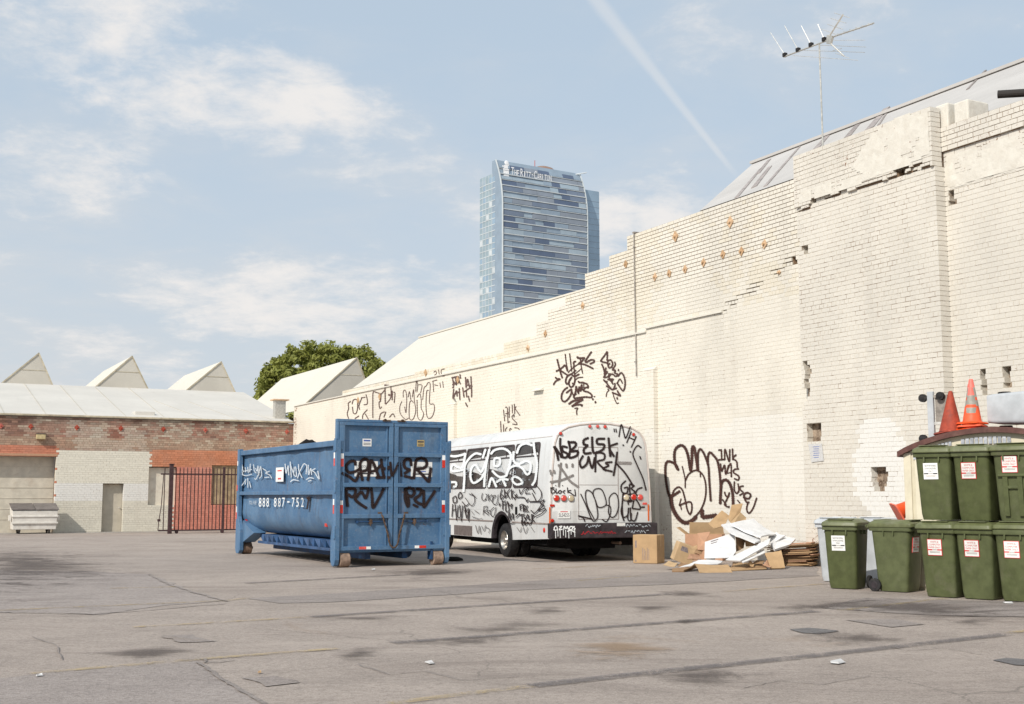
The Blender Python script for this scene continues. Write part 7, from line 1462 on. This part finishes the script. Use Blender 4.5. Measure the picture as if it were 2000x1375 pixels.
# tall flaps leaning on the wall
sheet3('cardboard_sheet', [c5(860, 275, 26.6), c5(1000, 140, 27.2), c5(1075, 195, 27.1), c5(1030, 295, 26.5), c5(920, 330, 26.4)], .012, M['card'], 'brown cardboard flap with a notched top leaning at the wall')
sheet3('cardboard_sheet', [c5(1065, 230, 26.9), c5(1100, 85, 27.4), c5(1215, 68, 27.6), c5(1190, 165, 27.3), c5(1090, 262, 26.8)], .012, M['card'], 'tall upright brown cardboard panel leaning highest on the wall')
sheet3('cardboard_sheet', [c5(1090, 262, 26.8), c5(1190, 160, 27.3), c5(1250, 215, 27.4), c5(1240, 300, 27.0), c5(1110, 300, 26.7)], .012, M['card2'], 'pale brown flap folded beside the tall upright panel')
IK = [(.25, .35, .55, .42), (.25, .5, .6, .55)]
sheet3('white_board', [c5(1085, 290, 26.1), c5(1325, 222, 26.9), c5(1560, 378, 26.3), c5(1395, 425, 25.5)], .03, M['cardw'], 'big white printed board lying across the top of the pile', ink=[(.45, .5, .72, .56), (.5, .62, .7, .66)])
sheet3('white_board', [c5(995, 285, 26.2), c5(1090, 268, 26.6), c5(1400, 445, 25.6), c5(1340, 470, 25.3), c5(1100, 372, 25.6)], .03, M['cardw'], 'white board slid under the big printed board')
sheet3('white_board', [c5(825, 465, 25.6), c5(1130, 368, 26.0), c5(1145, 560, 25.4), c5(1105, 625, 25.1), c5(820, 632, 25.2)], .014, M['cardw'], 'white printed panel standing upright in the middle of pile', ink=[(.2, .08, .45, .14), (.2, .22, .42, .28), (.22, .40, .46, .45)])
sheet3('white_board', [c5(1040, 645, 24.7), c5(1420, 460, 25.6), c5(1500, 425, 25.8), c5(1480, 490, 25.4), c5(1190, 655, 24.6)], .02, M['cardw'], 'long white board sloping down to the right of the upright panel')
sheet3('white_board', [c5(1195, 655, 24.7), c5(1440, 558, 25.3), c5(1445, 575, 25.2), c5(1220, 672, 24.55)], .02, M['cardw'], 'narrow white board beneath the long sloping one')
sheet3('white_board', [c5(560, 725, 24.55), c5(760, 640, 25.2), c5(1010, 650, 25.2), c5(960, 692, 24.75)], .015, M['cardw'], 'flat white board on the ground in front of upright panel')
sheet3('white_board', [c5(1500, 465, 25.9), c5(1590, 392, 26.5), c5(1760, 430, 26.4), c5(1700, 490, 26.0), c5(1545, 540, 25.6)], .05, M['cardw'], 'white carton lid tilted on the stack of flattened cardboard')
sheet3('white_board', [c5(1480, 400, 26.3), c5(1560, 378, 26.4), c5(1650, 415, 26.3), c5(1520, 470, 25.9)], .03, M['cardw'], 'white sheet between the printed board and the tilted lid')
sheet3('cardboard_sheet', [c5(720, 690, 24.35), c5(1060, 690, 24.4), c5(1110, 775, 23.9), c5(770, 790, 23.75)], .012, M['card'], 'folded brown sheet forming a low tent at the front', ink=[(.3, .25, .4, .55), (.68, .2, .75, .6)])
sheet3('cardboard_sheet', [c5(610, 785, 23.9), c5(720, 690, 24.4), c5(800, 690, 24.8), c5(700, 760, 24.6)], .012, M['card3'], 'dark inner side of the low tent shaped sheet')
sheet3('cardboard_sheet', [c5(485, 740, 24.3), c5(650, 718, 24.7), c5(700, 740, 24.5), c5(610, 775, 24.0), c5(490, 765, 24.0)], .02, M['card3'], 'flat brown sheet poking out left of the low tent')
for k, (dy, Y) in enumerate(((0, 24.6), (-14, 24.75), (-28, 24.9))):
    sheet3('cardboard_sheet', [c5(1080 + 20 * k, 740 + dy, Y), c5(1110, 700 + dy, Y + .6), c5(1440 - 20 * k, 715 + dy, Y + .5), c5(1460, 735 + dy, Y + .1), c5(1110, 770 + dy, Y - .3)], .02, M['card' if k != 1 else 'card3'], 'flattened brown sheet in the low pile right of the tent', group='flattened sheets right of the tent')
sheet3('cardboard_sheet', [c5(750, 375, 26.3), c5(880, 360, 26.4), c5(830, 470, 26.0), c5(820, 550, 25.9), c5(750, 545, 25.9)], .012, M['card4'], 'reddish brown panel behind the white upright panel')
sheet3('cardboard_sheet', [c5(640, 500, 26.2), c5(745, 495, 26.3), c5(750, 575, 25.9), c5(660, 600, 25.7)], .012, M['card'], 'brown panel between the tipped carton and the open box')
sheet3('cardboard_sheet', [c5(660, 600, 25.6), c5(770, 580, 25.9), c5(790, 640, 25.5), c5(640, 655, 25.2)], .012, M['card4'], 'pinkish brown scrap low beside the tipped carton')
sheet3('cardboard_sheet', [c5(1140, 410, 26.0), c5(1240, 415, 26.3), c5(1230, 520, 25.9), c5(1150, 560, 25.6)], .012, M['card3'], 'dark brown curled panel under the big white board')
sheet3('cardboard_sheet', [c5(1225, 420, 26.2), c5(1330, 420, 26.6), c5(1380, 480, 26.2), c5(1250, 505, 25.9)], .012, M['card'], 'brown flap in the gap below the white boards')
sheet3('cardboard_sheet', [c5(1440, 580, 25.2), c5(1610, 545, 25.3), c5(1650, 722, 24.9), c5(1500, 737, 24.8)], .02, M['card'], 'brown carton side with handle slot leaning on the flattened stack', ink=[(.62, .45, .70, .62)])
for k, (a_, b_, m_, lb) in enumerate(((600, 700, 'card3', 'dark torn cardboard scrap beside the tipped carton'), (880, 640, 'card2', 'crumpled tan paper at the foot of the white upright panel'), (1380, 670, 'card3', 'dark torn scrap under the narrow white board'), (1300, 690, 'card', 'small brown scrap below the narrow white board'), (1470, 690, 'card4', 'reddish scrap left of the carton side with handle slot'), (760, 560, 'card3', 'dark curled strip beside the reddish panel'), (470, 690, 'card2', 'tan scrap between the two cartons'))):
    x, y, _ = c5(a_, b_, 0); rs_ = random.Random(k + 40); w = rs_.uniform(7, 15); h = rs_.uniform(3, 7); g3 = max(23.9, min(25.9, 23.9 + (800 - b_) * .008)); sheet3('cardboard_scrap', [(x - w, y + h * .4, g3), (x - w * .3, y - h, g3 + .25), (x + w, y - h * .3, g3 + .3), (x + w * .6, y + h, g3 - .05)], .01, M[m_], lb)
# stack of flattened boxes against the wall
sg = gnd(1548, 1108); rs = random.Random(21); zz_ = .012
for k in range(16):
    th = rs.uniform(.020, .030); q = MB(); w, d = rs.uniform(.82, 1.0), rs.uniform(.55, .72); sag = rs.uniform(-.02, .03)
    q.hull8([(-w / 2, -d / 2, 0), (w / 2, -d / 2, sag * .3), (w / 2, d / 2, sag * .3), (-w / 2, d / 2, 0)], [(-w / 2, -d / 2, th * .7), (w / 2, -d / 2, th * .7 + sag * .3), (w / 2, d / 2, th * .7 + sag * .3), (-w / 2, d / 2, th * .7)])
    o = q.build('flattened_box', M[('card3', 'card', 'card3', 'card4')[k % 4]]); o.location = (sg[0] + .15 + rs.uniform(-.04, .05), sg[1] + .55 + rs.uniform(-.05, .05), zz_); o.rotation_euler = (0, -.02 - .004 * k, math.radians(-30 + rs.uniform(-6, 6))); tag(o, 'flattened brown box in the thick stack against the wall', 'cardboard', 'flattened boxes stacked against the wall'); zz_ += th + .004
# litter
for pts, lb, m_ in (([(820, 1294), (846, 1293), (856, 1299), (838, 1301)], 'crumpled white paper on the asphalt in the open lot', 'lite'), ([(64, 1322), (88, 1319), (90, 1322), (66, 1325)], 'white strip of litter on the dark asphalt corner', 'lite'), ([(1610, 1292), (1650, 1288), (1666, 1296), (1640, 1302), (1612, 1299)], 'flattened clear plastic bag lying on the asphalt', 'lite'), ([(1950, 1176), (1985, 1178), (1988, 1181), (1956, 1180)], 'white card lying at the foot of the bins', 'lite'), ([(500, 1315), (512, 1314), (514, 1317), (502, 1318)], 'small tan scrap on the asphalt beside the broken edge', 'card'), ([(722, 1112), (735, 1111), (737, 1114), (724, 1115)], 'tiny white scrap in front of the blue container', 'lite')):
    P = [gnd(*p) for p in pts]; c = sum(P) / len(P); q = MB(); n = len(P); q.add([(*(p - c)[:2] * .55, .008) for p in P] + [(*(p - c)[:2] * .45, .014 + .010 * (i % 2)) for i, p in enumerate(P)], [tuple(range(n)), tuple(range(n, 2 * n))] + [(i, (i + 1) % n, n + (i + 1) % n, n + i) for i in range(n)]); o = q.build('litter', M[m_]); o.location = (c[0], c[1], .003); tag(o, lb, 'litter')
g_ = gnd(884, 1096); q = MB(); q.lathe([(.001, .09), (.10, .085), (.17, .05), (.19, .012), (.18, .0)], 14); o = q.build('rubbish_lump', M['dark']); o.location = (g_[0], g_[1], .012); o.scale = (1.3, .7, 1); tag(o, 'small dark lump of rubbish behind the container wheel', 'rubbish')
